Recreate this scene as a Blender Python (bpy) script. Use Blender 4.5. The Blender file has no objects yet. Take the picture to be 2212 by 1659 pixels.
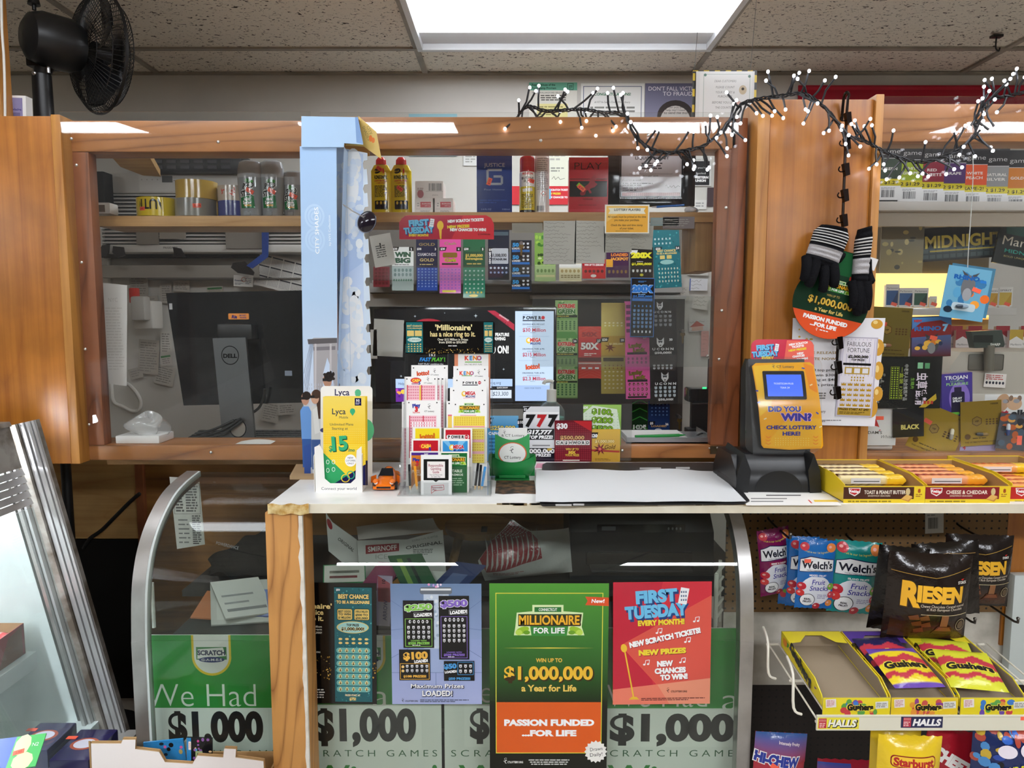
import bpy,bmesh,math,random
from mathutils import Vector,Matrix,geometry
random.seed(7)
R=math.radians
SC=bpy.context.scene
COL=SC.collection
# ---------------------------------------------------------------- camera, world, exposure
F,PITCH,CAMZ=1530.0,R(5.5),1.5          # focal length in pixels of the 2212 x 1659 photograph
cam=bpy.data.cameras.new('camera')
cam.sensor_fit='HORIZONTAL';cam.sensor_width=36.0;cam.lens=36.0*F/2212.0
cam.clip_start=0.02
camo=bpy.data.objects.new('camera',cam);COL.objects.link(camo)
camo.location=(0,0,CAMZ);camo.rotation_euler=(R(90)-PITCH,0,0)
SC.camera=camo
w=bpy.data.worlds.new('world');SC.world=w;w.use_nodes=True
w.node_tree.nodes['Background'].inputs[0].default_value=(.9,.95,1,1)
w.node_tree.nodes['Background'].inputs[1].default_value=.1
vs=SC.view_settings
SC.display_settings.display_device='sRGB'
vs.view_transform='Standard';vs.look='None';vs.gamma=1.0;vs.exposure=0.45
try:vs.use_curve_mapping=False
except Exception:pass
SC.cycles.transparent_max_bounces=40
SC.cycles.max_bounces=10
SC.cycles.caustics_reflective=False;SC.cycles.caustics_refractive=False
CZ,YW=2.60,3.36                           # ceiling height, back wall
LIGHT_F,LIGHT_B,LIGHT_R=8.0,7.0,42.0                   # emission of the troffers above the counter / unseen ones added just before it / further back in the shop
YP=2.085                                    # front face of the timber and plexiglass partition
YG=1.72                                     # front glass of the curved display case

def at(px,py,Y):
    "the point of the vertical plane at depth Y that the camera sees at pixel (px, py)"
    v=(829.5-py)/F;u=(px-1106.0)/F
    c,s=math.cos(PITCH),math.sin(PITCH)
    k=Y/(c+v*s)
    return Vector((u*k,Y,CAMZ+(v*c-s)*k))
def atz(px,py,z):
    v=(829.5-py)/F;u=(px-1106.0)/F
    c,s=math.cos(PITCH),math.sin(PITCH)
    k=(z-CAMZ)/(v*c-s)
    return Vector((u*k,(c+v*s)*k,z))
def hx(h):
    if not isinstance(h,str):return h
    h=h.lstrip('#')
    o=[]
    for i in(0,2,4):
        q=int(h[i:i+2],16)/255
        o.append(q/12.92 if q<=.04045 else((q+.055)/1.055)**2.4)
    return(o[0],o[1],o[2],1.0)
# ---------------------------------------------------------------- materials
MATS={}
def _new(name):
    m=bpy.data.materials.new(name);m.use_nodes=True
    nt=m.node_tree;b=nt.nodes['Principled BSDF']
    return m,nt,b
def _bump(nt,b,scale,strength,dist=.002,detail=3,stretch=None):
    tc=nt.nodes.new('ShaderNodeTexCoord');n=nt.nodes.new('ShaderNodeTexNoise');bp=nt.nodes.new('ShaderNodeBump')
    n.inputs['Scale'].default_value=scale;n.inputs['Detail'].default_value=detail
    src=tc.outputs['Object']
    if stretch:
        mp=nt.nodes.new('ShaderNodeMapping');mp.inputs['Scale'].default_value=stretch
        nt.links.new(src,mp.inputs['Vector']);src=mp.outputs['Vector']
    nt.links.new(src,n.inputs['Vector']);nt.links.new(n.outputs['Fac'],bp.inputs['Height'])
    bp.inputs['Strength'].default_value=strength;bp.inputs['Distance'].default_value=dist
    nt.links.new(bp.outputs['Normal'],b.inputs['Normal'])
def _coloured(name,rough,metal=0,bump=None,spec=.5,coat=0,stretch=None):
    "surface whose printed or dyed colour comes from the mesh's colour attribute"
    m,nt,b=_new(name)
    a=nt.nodes.new('ShaderNodeAttribute');a.attribute_name='Col'
    nt.links.new(a.outputs['Color'],b.inputs['Base Color'])
    b.inputs['Roughness'].default_value=rough;b.inputs['Metallic'].default_value=metal
    b.inputs['Specular IOR Level'].default_value=spec;b.inputs['Coat Weight'].default_value=coat
    b.inputs['Coat Roughness'].default_value=.08
    if bump:_bump(nt,b,*bump,stretch=stretch)
    return m
def _wood(name,c1,c2,axis,bands=26,dist=3.0,rough=.45,dirt=.25,streak=60,wave=.4):
    "timber: growth-ring bands and fibre streaks drawn out along one axis"
    m,nt,b=_new(name);N=nt.nodes.new;L=nt.links.new
    tc=N('ShaderNodeTexCoord');mp=N('ShaderNodeMapping');mp2=N('ShaderNodeMapping')
    sc=[1,1,1];sc[axis]=.11
    mp.inputs['Scale'].default_value=sc;L(tc.outputs['Object'],mp.inputs['Vector'])
    mp.inputs['Rotation'].default_value=(.05,.06,.04)
    sc2=[1,1,1];sc2[axis]=.03;mp2.inputs['Scale'].default_value=sc2;L(tc.outputs['Object'],mp2.inputs['Vector'])
    big=N('ShaderNodeTexNoise');big.inputs['Scale'].default_value=bands;big.inputs['Detail'].default_value=1;L(mp.outputs[0],big.inputs['Vector'])
    ml=N('ShaderNodeMath');ml.operation='MULTIPLY';ml.inputs[1].default_value=dist*6;L(big.outputs['Fac'],ml.inputs[0])
    sn=N('ShaderNodeMath');sn.operation='SINE';ml2=N('ShaderNodeMath');ml2.operation='MULTIPLY';ml2.inputs[1].default_value=3.14;L(ml.outputs[0],ml2.inputs[0]);L(ml2.outputs[0],sn.inputs[0])
    ab=N('ShaderNodeMath');ab.operation='ABSOLUTE';L(sn.outputs[0],ab.inputs[0]);pw=N('ShaderNodeMath');pw.operation='POWER';pw.inputs[1].default_value=.45;L(ab.outputs[0],pw.inputs[0])
    w1=N('ShaderNodeMath');w1.operation='MULTIPLY_ADD';w1.inputs[1].default_value=wave;w1.inputs[2].default_value=0;L(pw.outputs[0],w1.inputs[0])
    n=N('ShaderNodeTexNoise');n.inputs['Scale'].default_value=streak;n.inputs['Detail'].default_value=6;n.inputs['Roughness'].default_value=.65;L(mp2.outputs[0],n.inputs['Vector'])
    mx=N('ShaderNodeMath');mx.operation='MULTIPLY_ADD';mx.inputs[1].default_value=1.0-wave*.6;L(n.outputs['Fac'],mx.inputs[0]);L(w1.outputs[0],mx.inputs[2])
    cr=N('ShaderNodeValToRGB');cr.color_ramp.elements[0].color=hx(c1);cr.color_ramp.elements[1].color=hx(c2)
    cr.color_ramp.elements[0].position=.28;cr.color_ramp.elements[1].position=.72+wave*.15
    L(mx.outputs[0],cr.inputs['Fac'])
    d=N('ShaderNodeTexNoise');d.inputs['Scale'].default_value=9;d.inputs['Detail'].default_value=4;L(tc.outputs['Object'],d.inputs['Vector'])
    dr=N('ShaderNodeMapRange');dr.inputs[1].default_value=.3;dr.inputs[2].default_value=.7;dr.inputs[3].default_value=1-dirt;dr.inputs[4].default_value=1
    L(d.outputs['Fac'],dr.inputs[0])
    mm=N('ShaderNodeMix');mm.data_type='RGBA';mm.blend_type='MULTIPLY';mm.inputs[0].default_value=1
    L(cr.outputs[0],mm.inputs[6]);L(dr.outputs[0],mm.inputs[7]);L(mm.outputs[2],b.inputs['Base Color'])
    b.inputs['Roughness'].default_value=rough
    bp=N('ShaderNodeBump');bp.inputs['Strength'].default_value=.15;bp.inputs['Distance'].default_value=.002
    L(mx.outputs[0],bp.inputs['Height']);L(bp.outputs[0],b.inputs['Normal'])
    return m
def _mottled(name,c1,c2,scale,lo=.35,hi=.65,rough=.6,metal=0,stretch=(1,1,1),detail=5):
    m,nt,b=_new(name);N=nt.nodes.new;L=nt.links.new
    tc=N('ShaderNodeTexCoord');mp=N('ShaderNodeMapping');mp.inputs['Scale'].default_value=stretch
    L(tc.outputs['Object'],mp.inputs['Vector'])
    n=N('ShaderNodeTexNoise');n.inputs['Scale'].default_value=scale;n.inputs['Detail'].default_value=detail
    L(mp.outputs[0],n.inputs['Vector'])
    cr=N('ShaderNodeValToRGB');e=cr.color_ramp.elements
    e[0].position=lo;e[1].position=hi;e[0].color=hx(c1);e[1].color=hx(c2)
    L(n.outputs['Fac'],cr.inputs['Fac']);L(cr.outputs[0],b.inputs['Base Color'])
    b.inputs['Roughness'].default_value=rough;b.inputs['Metallic'].default_value=metal
    return m
def _tile(name):
    "fissured mineral-fibre ceiling tile"
    m,nt,b=_new(name);N=nt.nodes.new;L=nt.links.new
    tc=N('ShaderNodeTexCoord');mp=N('ShaderNodeMapping');mp.inputs['Scale'].default_value=(52,85,50);L(tc.outputs['Object'],mp.inputs[0])
    n=N('ShaderNodeTexNoise');n.inputs['Scale'].default_value=1;n.inputs['Detail'].default_value=2;n.inputs['Distortion'].default_value=1.2;L(mp.outputs[0],n.inputs[0])
    cr=N('ShaderNodeValToRGB');e=cr.color_ramp.elements
    e[0].position=.34;e[1].position=.39;e[0].color=hx('4a4238');e[1].color=hx('f0e8da')
    L(n.outputs['Fac'],cr.inputs[0])
    n2=N('ShaderNodeTexNoise');n2.inputs['Scale'].default_value=260;n2.inputs['Detail'].default_value=3;L(tc.outputs['Object'],n2.inputs[0])
    r2=N('ShaderNodeMapRange');r2.inputs[3].default_value=.8;r2.inputs[4].default_value=1.12;L(n2.outputs['Fac'],r2.inputs[0])
    mm=N('ShaderNodeMix');mm.data_type='RGBA';mm.blend_type='MULTIPLY';mm.inputs[0].default_value=1
    L(cr.outputs[0],mm.inputs[6]);L(r2.outputs[0],mm.inputs[7]);L(mm.outputs[2],b.inputs['Base Color'])
    b.inputs['Roughness'].default_value=.9
    return m
def _peg(name,base,hole,pitch,rad):
    m,nt,b=_new(name);N=nt.nodes.new;L=nt.links.new
    tc=N('ShaderNodeTexCoord');sx=N('ShaderNodeSeparateXYZ');L(tc.outputs['Object'],sx.inputs[0])
    outs=[]
    for k in(0,2):
        d=N('ShaderNodeMath');d.operation='DIVIDE';d.inputs[1].default_value=pitch;L(sx.outputs[k],d.inputs[0])
        fr=N('ShaderNodeMath');fr.operation='FRACT';L(d.outputs[0],fr.inputs[0])
        sb=N('ShaderNodeMath');sb.operation='SUBTRACT';sb.inputs[1].default_value=.5;L(fr.outputs[0],sb.inputs[0])
        sq=N('ShaderNodeMath');sq.operation='MULTIPLY';L(sb.outputs[0],sq.inputs[0]);L(sb.outputs[0],sq.inputs[1]);outs.append(sq)
    ad=N('ShaderNodeMath');ad.operation='ADD';L(outs[0].outputs[0],ad.inputs[0]);L(outs[1].outputs[0],ad.inputs[1])
    lt=N('ShaderNodeMath');lt.operation='LESS_THAN';lt.inputs[1].default_value=(rad/pitch)**2;L(ad.outputs[0],lt.inputs[0])
    n=N('ShaderNodeTexNoise');n.inputs['Scale'].default_value=9;L(tc.outputs['Object'],n.inputs[0])
    cr=N('ShaderNodeValToRGB');c=hx(base);cr.color_ramp.elements[0].color=tuple(x*.75 for x in c[:3])+(1,);cr.color_ramp.elements[1].color=c;L(n.outputs['Fac'],cr.inputs[0])
    mm=N('ShaderNodeMix');mm.data_type='RGBA';L(lt.outputs[0],mm.inputs[0]);L(cr.outputs[0],mm.inputs[6]);mm.inputs[7].default_value=hx(hole)
    L(mm.outputs[2],b.inputs['Base Color']);b.inputs['Roughness'].default_value=.7
    return m
def _clear(name,tint,ior=1.45,rough=.0,haze=0.0,hcol='ffffff'):
    "thin clear sheet: see-through with Fresnel reflections and a little scattering dust"
    m=bpy.data.materials.new(name);m.use_nodes=True;nt=m.node_tree;nt.nodes.clear();N=nt.nodes.new;L=nt.links.new
    out=N('ShaderNodeOutputMaterial');tr=N('ShaderNodeBsdfTransparent');gl=N('ShaderNodeBsdfGlossy');mx=N('ShaderNodeMixShader');lw=N('ShaderNodeLayerWeight');fr=N('ShaderNodeMath');pw=N('ShaderNodeMath');r0=((ior-1)/(ior+1))**2
    tr.inputs[0].default_value=hx(tint);gl.inputs['Roughness'].default_value=rough;lw.inputs[0].default_value=.5
    pw.operation='POWER';pw.inputs[1].default_value=5;L(lw.outputs['Facing'],pw.inputs[0])
    fr.operation='MULTIPLY_ADD';fr.inputs[1].default_value=1-r0;fr.inputs[2].default_value=r0;L(pw.outputs[0],fr.inputs[0])
    df=N('ShaderNodeBsdfDiffuse');df.inputs[0].default_value=hx(hcol);m2=N('ShaderNodeMixShader')
    tc=N('ShaderNodeTexCoord');n=N('ShaderNodeTexNoise');n.inputs['Scale'].default_value=5;n.inputs['Detail'].default_value=6;L(tc.outputs['Object'],n.inputs[0])
    ml=N('ShaderNodeMath');ml.operation='MULTIPLY';ml.inputs[1].default_value=haze*2;L(n.outputs['Fac'],ml.inputs[0])
    L(ml.outputs[0],m2.inputs[0]);L(tr.outputs[0],m2.inputs[1]);L(df.outputs[0],m2.inputs[2])
    L(fr.outputs[0],mx.inputs[0]);L(m2.outputs[0],mx.inputs[1]);L(gl.outputs[0],mx.inputs[2]);L(mx.outputs[0],out.inputs[0])
    return m
def _emit(name,colour,strength):
    m,nt,b=_new(name)
    b.inputs['Base Color'].default_value=hx(colour);b.inputs['Emission Color'].default_value=hx(colour);b.inputs['Emission Strength'].default_value=strength
    return m
def _screen(name,k):
    m,nt,b=_new(name);a=nt.nodes.new('ShaderNodeAttribute');a.attribute_name='Col'
    b.inputs['Base Color'].default_value=(.01,.01,.01,1);nt.links.new(a.outputs['Color'],b.inputs['Emission Color'])
    b.inputs['Emission Strength'].default_value=k;b.inputs['Roughness'].default_value=.25
    return m
FACT={
 'paper':lambda:_coloured('printed_paper',.65,spec=.3),'card':lambda:_coloured('coated_card',.32),'gloss':lambda:_coloured('glossy_card',.14),
 'board':lambda:_coloured('cardboard',.85,bump=(90,.25),spec=.2),'plastic':lambda:_coloured('moulded_plastic',.38),
 'shiny':lambda:_coloured('shiny_plastic',.12),'film':lambda:_coloured('wrapper_film',.2,bump=(28,.55,.006,4)),
 'foil':lambda:_coloured('metallic_foil',.28,metal=.75,bump=(16,.3,.004)),'metal':lambda:_coloured('bare_metal',.3,metal=1),
 'brushed':lambda:_coloured('brushed_metal',.38,metal=1,bump=(60,.06,.001)),'cloth':lambda:_coloured('knitted_cloth',.95,bump=(420,.8,.003),spec=.1),
 'matte':lambda:_coloured('matte_paint',.8,spec=.25),'rubber':lambda:_coloured('black_cable',.5),'crumple':lambda:_coloured('crumpled_plastic',.3,bump=(22,.9,.012,5)),
 'pine':lambda:_wood('stained_pine_beam','77451f','b27440',0,7,1.6,.38,.18,60,.55),
 'pinez':lambda:_wood('stained_pine_stile','5c2e19','995a36',2,7,1.8,.38,.25,60,.5),
 'ply':lambda:_wood('varnished_plywood','8a4c15','bb772c',2,4,1.0,.35,.25,45,.2),
 'plyedge':lambda:_wood('varnished_edging','94591f','c48a44',2,5,1,.4,.15,60,.3),
 'pale':lambda:_wood('pale_shelf_wood','94693d','c59b66',0,5,1.2,.45,.15,70,.3),
 'palez':lambda:_wood('pale_upright_wood','8a6540','b88f5c',2,6,1.2,.5,.2,70,.3),
 'post':lambda:_wood('old_fir_post','8a5526','cf9450',2,8,2.2,.5,.12,60,.6),
 'raw':lambda:_wood('raw_plywood','b58448','d6ae70',0,5,1,.6,.2,50,.3),
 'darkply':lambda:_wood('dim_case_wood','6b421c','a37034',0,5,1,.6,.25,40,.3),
 'tile':lambda:_tile('fissured_ceiling_tile'),'tbar':lambda:_mottled('ceiling_grid_paint','8e877b','a9a194',6,rough=.5),
 'wall':lambda:_mottled('painted_wall','d0cdc6','dad7d0',3,rough=.75),'wallp':lambda:_mottled('dingy_panel_paint','a29c92','c9c4ba',5,rough=.75),
 'floor':lambda:_mottled('vinyl_floor','8f877b','b3ab9d',5,rough=.35),'shopwall':lambda:_mottled('shop_wall_paint','5f5c57','76726b',3,rough=.8),
 'laminate':lambda:_mottled('white_laminate','d6d5d2','ecece9',8,.25,.6,rough=.22),'edge':lambda:_mottled('cream_edge_band','d8ceb6','ece5d2',9,rough=.45),
 'steel':lambda:_mottled('brushed_case_frame','a8a5a2','d2d0cd',5,rough=.38,metal=.85),'stained':lambda:_mottled('stained_aluminium','6d6256','a9a49c',14,.38,.6,rough=.45,metal=.6),
 'alu':lambda:_mottled('ribbed_aluminium','c4c4c5','e6e6e6',3,rough=.36,metal=.6),
 'enamel':lambda:_mottled('white_enamel','c2cbc8','d9e0dd',2.5,rough=.3),'dirtywhite':lambda:_mottled('scuffed_white_panel','8f897c','cdc8bc',7,.3,.55,rough=.5),
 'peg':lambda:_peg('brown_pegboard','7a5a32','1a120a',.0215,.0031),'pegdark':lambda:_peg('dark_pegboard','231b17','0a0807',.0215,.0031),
 'foam':lambda:_mottled('spray_foam','b98b3a','e6d29a',60,rough=.6),'peel':lambda:_mottled('peeling_white_paint','d8d0c2','efeae0',30,rough=.7),
 'granite':lambda:_mottled('worn_particle_board','1f1c18','6b4a32',40,.4,.6,rough=.6),
 'plexi':lambda:_clear('clear_plexiglass','fafbfa',1.3,.015,.006),'scrap':lambda:_clear('scuffed_plexiglass','f0f1ef',1.45,.03,.022),
 'glass':lambda:_clear('tinted_case_glass','f1f5f2',1.45,.012,.005),'caseglass':lambda:_clear('misted_case_glass','f6f9f8',1.5,.03,.10,'dfeae8'),
 'acrylic':lambda:_clear('clear_acrylic','fafbfb',1.45,.02,.012),'wrap':lambda:_clear('plastic_wrap','f2f2f2',1.6,.12,.25),'gel':lambda:_clear('sanitizer_gel','cfe6e4',1.3,.05,.1),
 'lens':lambda:_emit('lit_troffer_lens','f4f8ff',LIGHT_F),'lensr':lambda:_emit('lit_rear_troffer_lens','f4f8ff',LIGHT_R),'lens_added':lambda:_emit('added_troffer_lens','f4f8ff',LIGHT_B),
 'tube':lambda:_emit('lit_case_lamp','eef6ff',110.0),
 'led':lambda:_emit('lit_led','f2f4ff',14.0),'warm':lambda:_emit('lit_cigarette_shelf','ffd98a',1.0),'screen':lambda:_screen('lit_screen',.95),'dim':lambda:_screen('lit_screen_dim',.6),
}
def mat(n):
    if n not in MATS:MATS[n]=FACT[n]()
    return MATS[n]
# ---------------------------------------------------------------- geometry collector
class G:
    def __init__(s):s.v=[];s.f=[];s.c=[];s.m=[];s.M=Matrix()
    def add(s,vs,fs,col='ffffff',m='plastic',cols=None):
        o=len(s.v);M=s.M
        s.v+=[tuple(M@Vector(p))for p in vs]
        c=hx(col)
        for f in fs:
            s.f.append([o+i for i in f]);s.m.append(m)
            s.c.append([hx(cols[i])for i in f]if cols else c)
        return s
    def box(s,x0,y0,z0,x1,y1,z1,col='ffffff',m='plastic',bev=0):
        if bev<=0:
            s.add([(x0,y0,z0),(x1,y0,z0),(x1,y1,z0),(x0,y1,z0),(x0,y0,z1),(x1,y0,z1),(x1,y1,z1),(x0,y1,z1)],
                  [(0,3,2,1),(4,5,6,7),(0,1,5,4),(1,2,6,5),(2,3,7,6),(3,0,4,7)],col,m);return s
        b=bmesh.new();bmesh.ops.create_cube(b,size=1)
        for v in b.verts:v.co=Vector(((x0+x1)/2+v.co.x*(x1-x0),(y0+y1)/2+v.co.y*(y1-y0),(z0+z1)/2+v.co.z*(z1-z0)))
        bmesh.ops.bevel(b,geom=list(b.edges),offset=bev,segments=2,profile=.6,affect='EDGES')
        b.verts.index_update()
        s.add([v.co[:]for v in b.verts],[[v.index for v in f.verts]for f in b.faces],col,m);b.free();return s
    def cyl(s,p0,p1,r0,r1=None,col='ffffff',m='plastic',n=16,caps=True):
        r1=r0 if r1 is None else r1
        p0,p1=Vector(p0),Vector(p1);d=(p1-p0).normalized()
        a=d.orthogonal().normalized();b=d.cross(a)
        vs=[]
        for p,r in((p0,r0),(p1,r1)):
            for i in range(n):
                t=2*math.pi*i/n;vs.append(p+(a*math.cos(t)+b*math.sin(t))*r)
        fs=[(i,(i+1)%n,n+(i+1)%n,n+i)for i in range(n)]
        if caps:fs+=[tuple(range(n-1,-1,-1)),tuple(range(n,2*n))]
        return s.add(vs,fs,col,m)
    def tube(s,pts,r,col='101010',m='rubber',n=8,closed=False,smooth=0):
        pts=[Vector(p)for p in pts]
        if smooth:pts=spline(pts,smooth,closed)
        vs=[];k=len(pts);prev=None
        for i,p in enumerate(pts):
            q0=pts[i-1]if i or closed else p;q1=pts[(i+1)%k]if i<k-1 or closed else p
            d=(q1-q0);d=d.normalized()if d.length>1e-9 else Vector((0,0,1))
            a=d.orthogonal().normalized()if prev is None else(prev-d*prev.dot(d))
            a=a.normalized()if a.length>1e-6 else d.orthogonal().normalized()
            prev=a;b=d.cross(a)
            rr=r(i/(k-1))if callable(r)else r
            for j in range(n):
                t=2*math.pi*j/n;vs.append(p+(a*math.cos(t)+b*math.sin(t))*rr)
        fs=[]
        for i in range(k if closed else k-1):
            i2=(i+1)%k
            for j in range(n):fs.append((i*n+j,i*n+(j+1)%n,i2*n+(j+1)%n,i2*n+j))
        if not closed:fs+=[tuple(range(n-1,-1,-1)),tuple((k-1)*n+j for j in range(n))]
        return s.add(vs,fs,col,m)
    def lathe(s,prof,col='ffffff',m='plastic',n=28,o=(0,0,0),sx=1,sy=1,cols=None):
        vs=[];o=Vector(o)
        for r,z in prof:
            for i in range(n):
                t=2*math.pi*i/n;vs.append((o.x+r*sx*math.cos(t),o.y+r*sy*math.sin(t),o.z+z))
        for k in range(len(prof)-1):
            s.add(vs[k*n:(k+2)*n],[(i,(i+1)%n,n+(i+1)%n,n+i)for i in range(n)],cols[k]if cols else col,m)
        return s
    def sph(s,c,r,col='ffffff',m='plastic',n=16,k=10):
        c=Vector(c);r=(r,r,r)if not hasattr(r,'__len__')else r
        vs=[];fs=[]
        for i in range(k+1):
            a=math.pi*i/k
            for j in range(n):
                t=2*math.pi*j/n;vs.append((c.x+r[0]*math.sin(a)*math.cos(t),c.y+r[1]*math.sin(a)*math.sin(t),c.z+r[2]*math.cos(a)))
        for i in range(k):
            for j in range(n):fs.append((i*n+j,(i+1)*n+j,(i+1)*n+(j+1)%n,i*n+(j+1)%n))
        return s.add(vs,fs,col,m)
    def prism(s,pts,ax,a,b,col='ffffff',m='plastic',hole=None):
        "polygon pts (2-D, in the plane normal to axis ax) extruded from a to b"
        def P(p,t):return{0:(t,p[0],p[1]),1:(p[0],t,p[1]),2:(p[0],p[1],t)}[ax]
        n=len(pts);vs=[P(p,a)for p in pts]+[P(p,b)for p in pts]
        return s.add(vs,[tuple(range(n)),tuple(range(2*n-1,n-1,-1))]+[(i,n+i,n+(i+1)%n,(i+1)%n)for i in range(n)],col,m)
    def grid(s,fn,nu,nv,col='ffffff',m='plastic',cf=None):
        vs=[fn(i/nu,j/nv)for j in range(nv+1)for i in range(nu+1)]
        fs=[(j*(nu+1)+i,j*(nu+1)+i+1,(j+1)*(nu+1)+i+1,(j+1)*(nu+1)+i)for j in range(nv)for i in range(nu)]
        cols=[cf(i/nu,j/nv)for j in range(nv+1)for i in range(nu+1)]if cf else None
        return s.add(vs,fs,col,m,cols)
    def build(s,name,parent=None,M=None,flip=True):
        me=bpy.data.meshes.new(name)
        if M is None:
            lo=[min(p[i]for p in s.v)for i in range(3)];hi=[max(p[i]for p in s.v)for i in range(3)]
            org=Vector(((lo[0]+hi[0])/2,(lo[1]+hi[1])/2,lo[2]));M=Matrix.Translation(org)
        inv=M.inverted();wv=[inv@Vector(p)for p in s.v]
        me.from_pydata(wv,[],s.f)
        names=list(dict.fromkeys(s.m))
        for n in names:me.materials.append(mat(n))
        ix={n:i for i,n in enumerate(names)}
        me.polygons.foreach_set('material_index',[ix[n]for n in s.m])
        ca=me.color_attributes.new('Col','FLOAT_COLOR','CORNER');buf=[]
        for f,c in zip(s.f,s.c):
            if isinstance(c,list):
                for q in c:buf+=q
            else:buf+=list(c)*len(f)
        ca.data.foreach_set('color',buf)
        me.polygons.foreach_set('use_smooth',[True]*len(s.f))
        me.update()
        if not getattr(s,'flat',False):
            b=bmesh.new();b.from_mesh(me)
            bmesh.ops.recalc_face_normals(b,faces=b.faces);b.to_mesh(me);b.free()
        me.set_sharp_from_angle(angle=R(38))
        o=bpy.data.objects.new(name,me);COL.objects.link(o)
        if parent is not None:
            o.parent=parent;o.matrix_local=PW[parent.name].inverted()@M
            PW[o.name]=M.copy()
        else:
            o.matrix_world=M;PW[o.name]=M.copy()
        return o
PW={}                                        # world matrices as built, by object name
def spline(p,k=6,closed=False):
    out=[];n=len(p)
    for i in range(n if closed else n-1):
        p0=p[(i-1)%n]if closed or i else p[0];p1=p[i];p2=p[(i+1)%n];p3=p[(i+2)%n]if closed or i<n-2 else p[n-1]
        for j in range(k):
            t=j/k
            out.append(.5*((2*p1)+(p2-p0)*t+(2*p0-5*p1+4*p2-p3)*t*t+(3*p1-p0-3*p2+p3)*t**3))
    if not closed:out.append(p[-1].copy())
    return out
# ---------------------------------------------------------------- things
def tag(o,label,cat,group=None):
    o['label']=label;o['category']=cat
    if group:o['group']=group
    return o
def thing(name,label,cat,loc=(0,0,0),group=None,rz=0):
    o=bpy.data.objects.new(name,None);COL.objects.link(o);o.empty_display_size=.05
    o.location=loc;o.rotation_euler=(0,0,rz)
    PW[o.name]=Matrix.Translation(Vector(loc))@Matrix.Rotation(rz,4,'Z')
    return tag(o,label,cat,group)
def struct(name,g,kind='structure',label=None):
    o=g.build(name);o['kind']=kind
    if label:o['label']=label
    return o
def dup(root,loc=None,rz=None,label=None,group=None,M=None):
    r=root.copy();COL.objects.link(r)
    if M is not None:r.matrix_world=M
    if loc is not None:r.location=loc
    if rz is not None:r.rotation_euler=(0,0,rz)
    if label:r['label']=label
    if group:r['group']=group
    for ch in list(root.children):
        c=ch.copy();COL.objects.link(c);c.parent=r
        for q in ch.children:
            d=q.copy();COL.objects.link(d);d.parent=c
    return r
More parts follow.
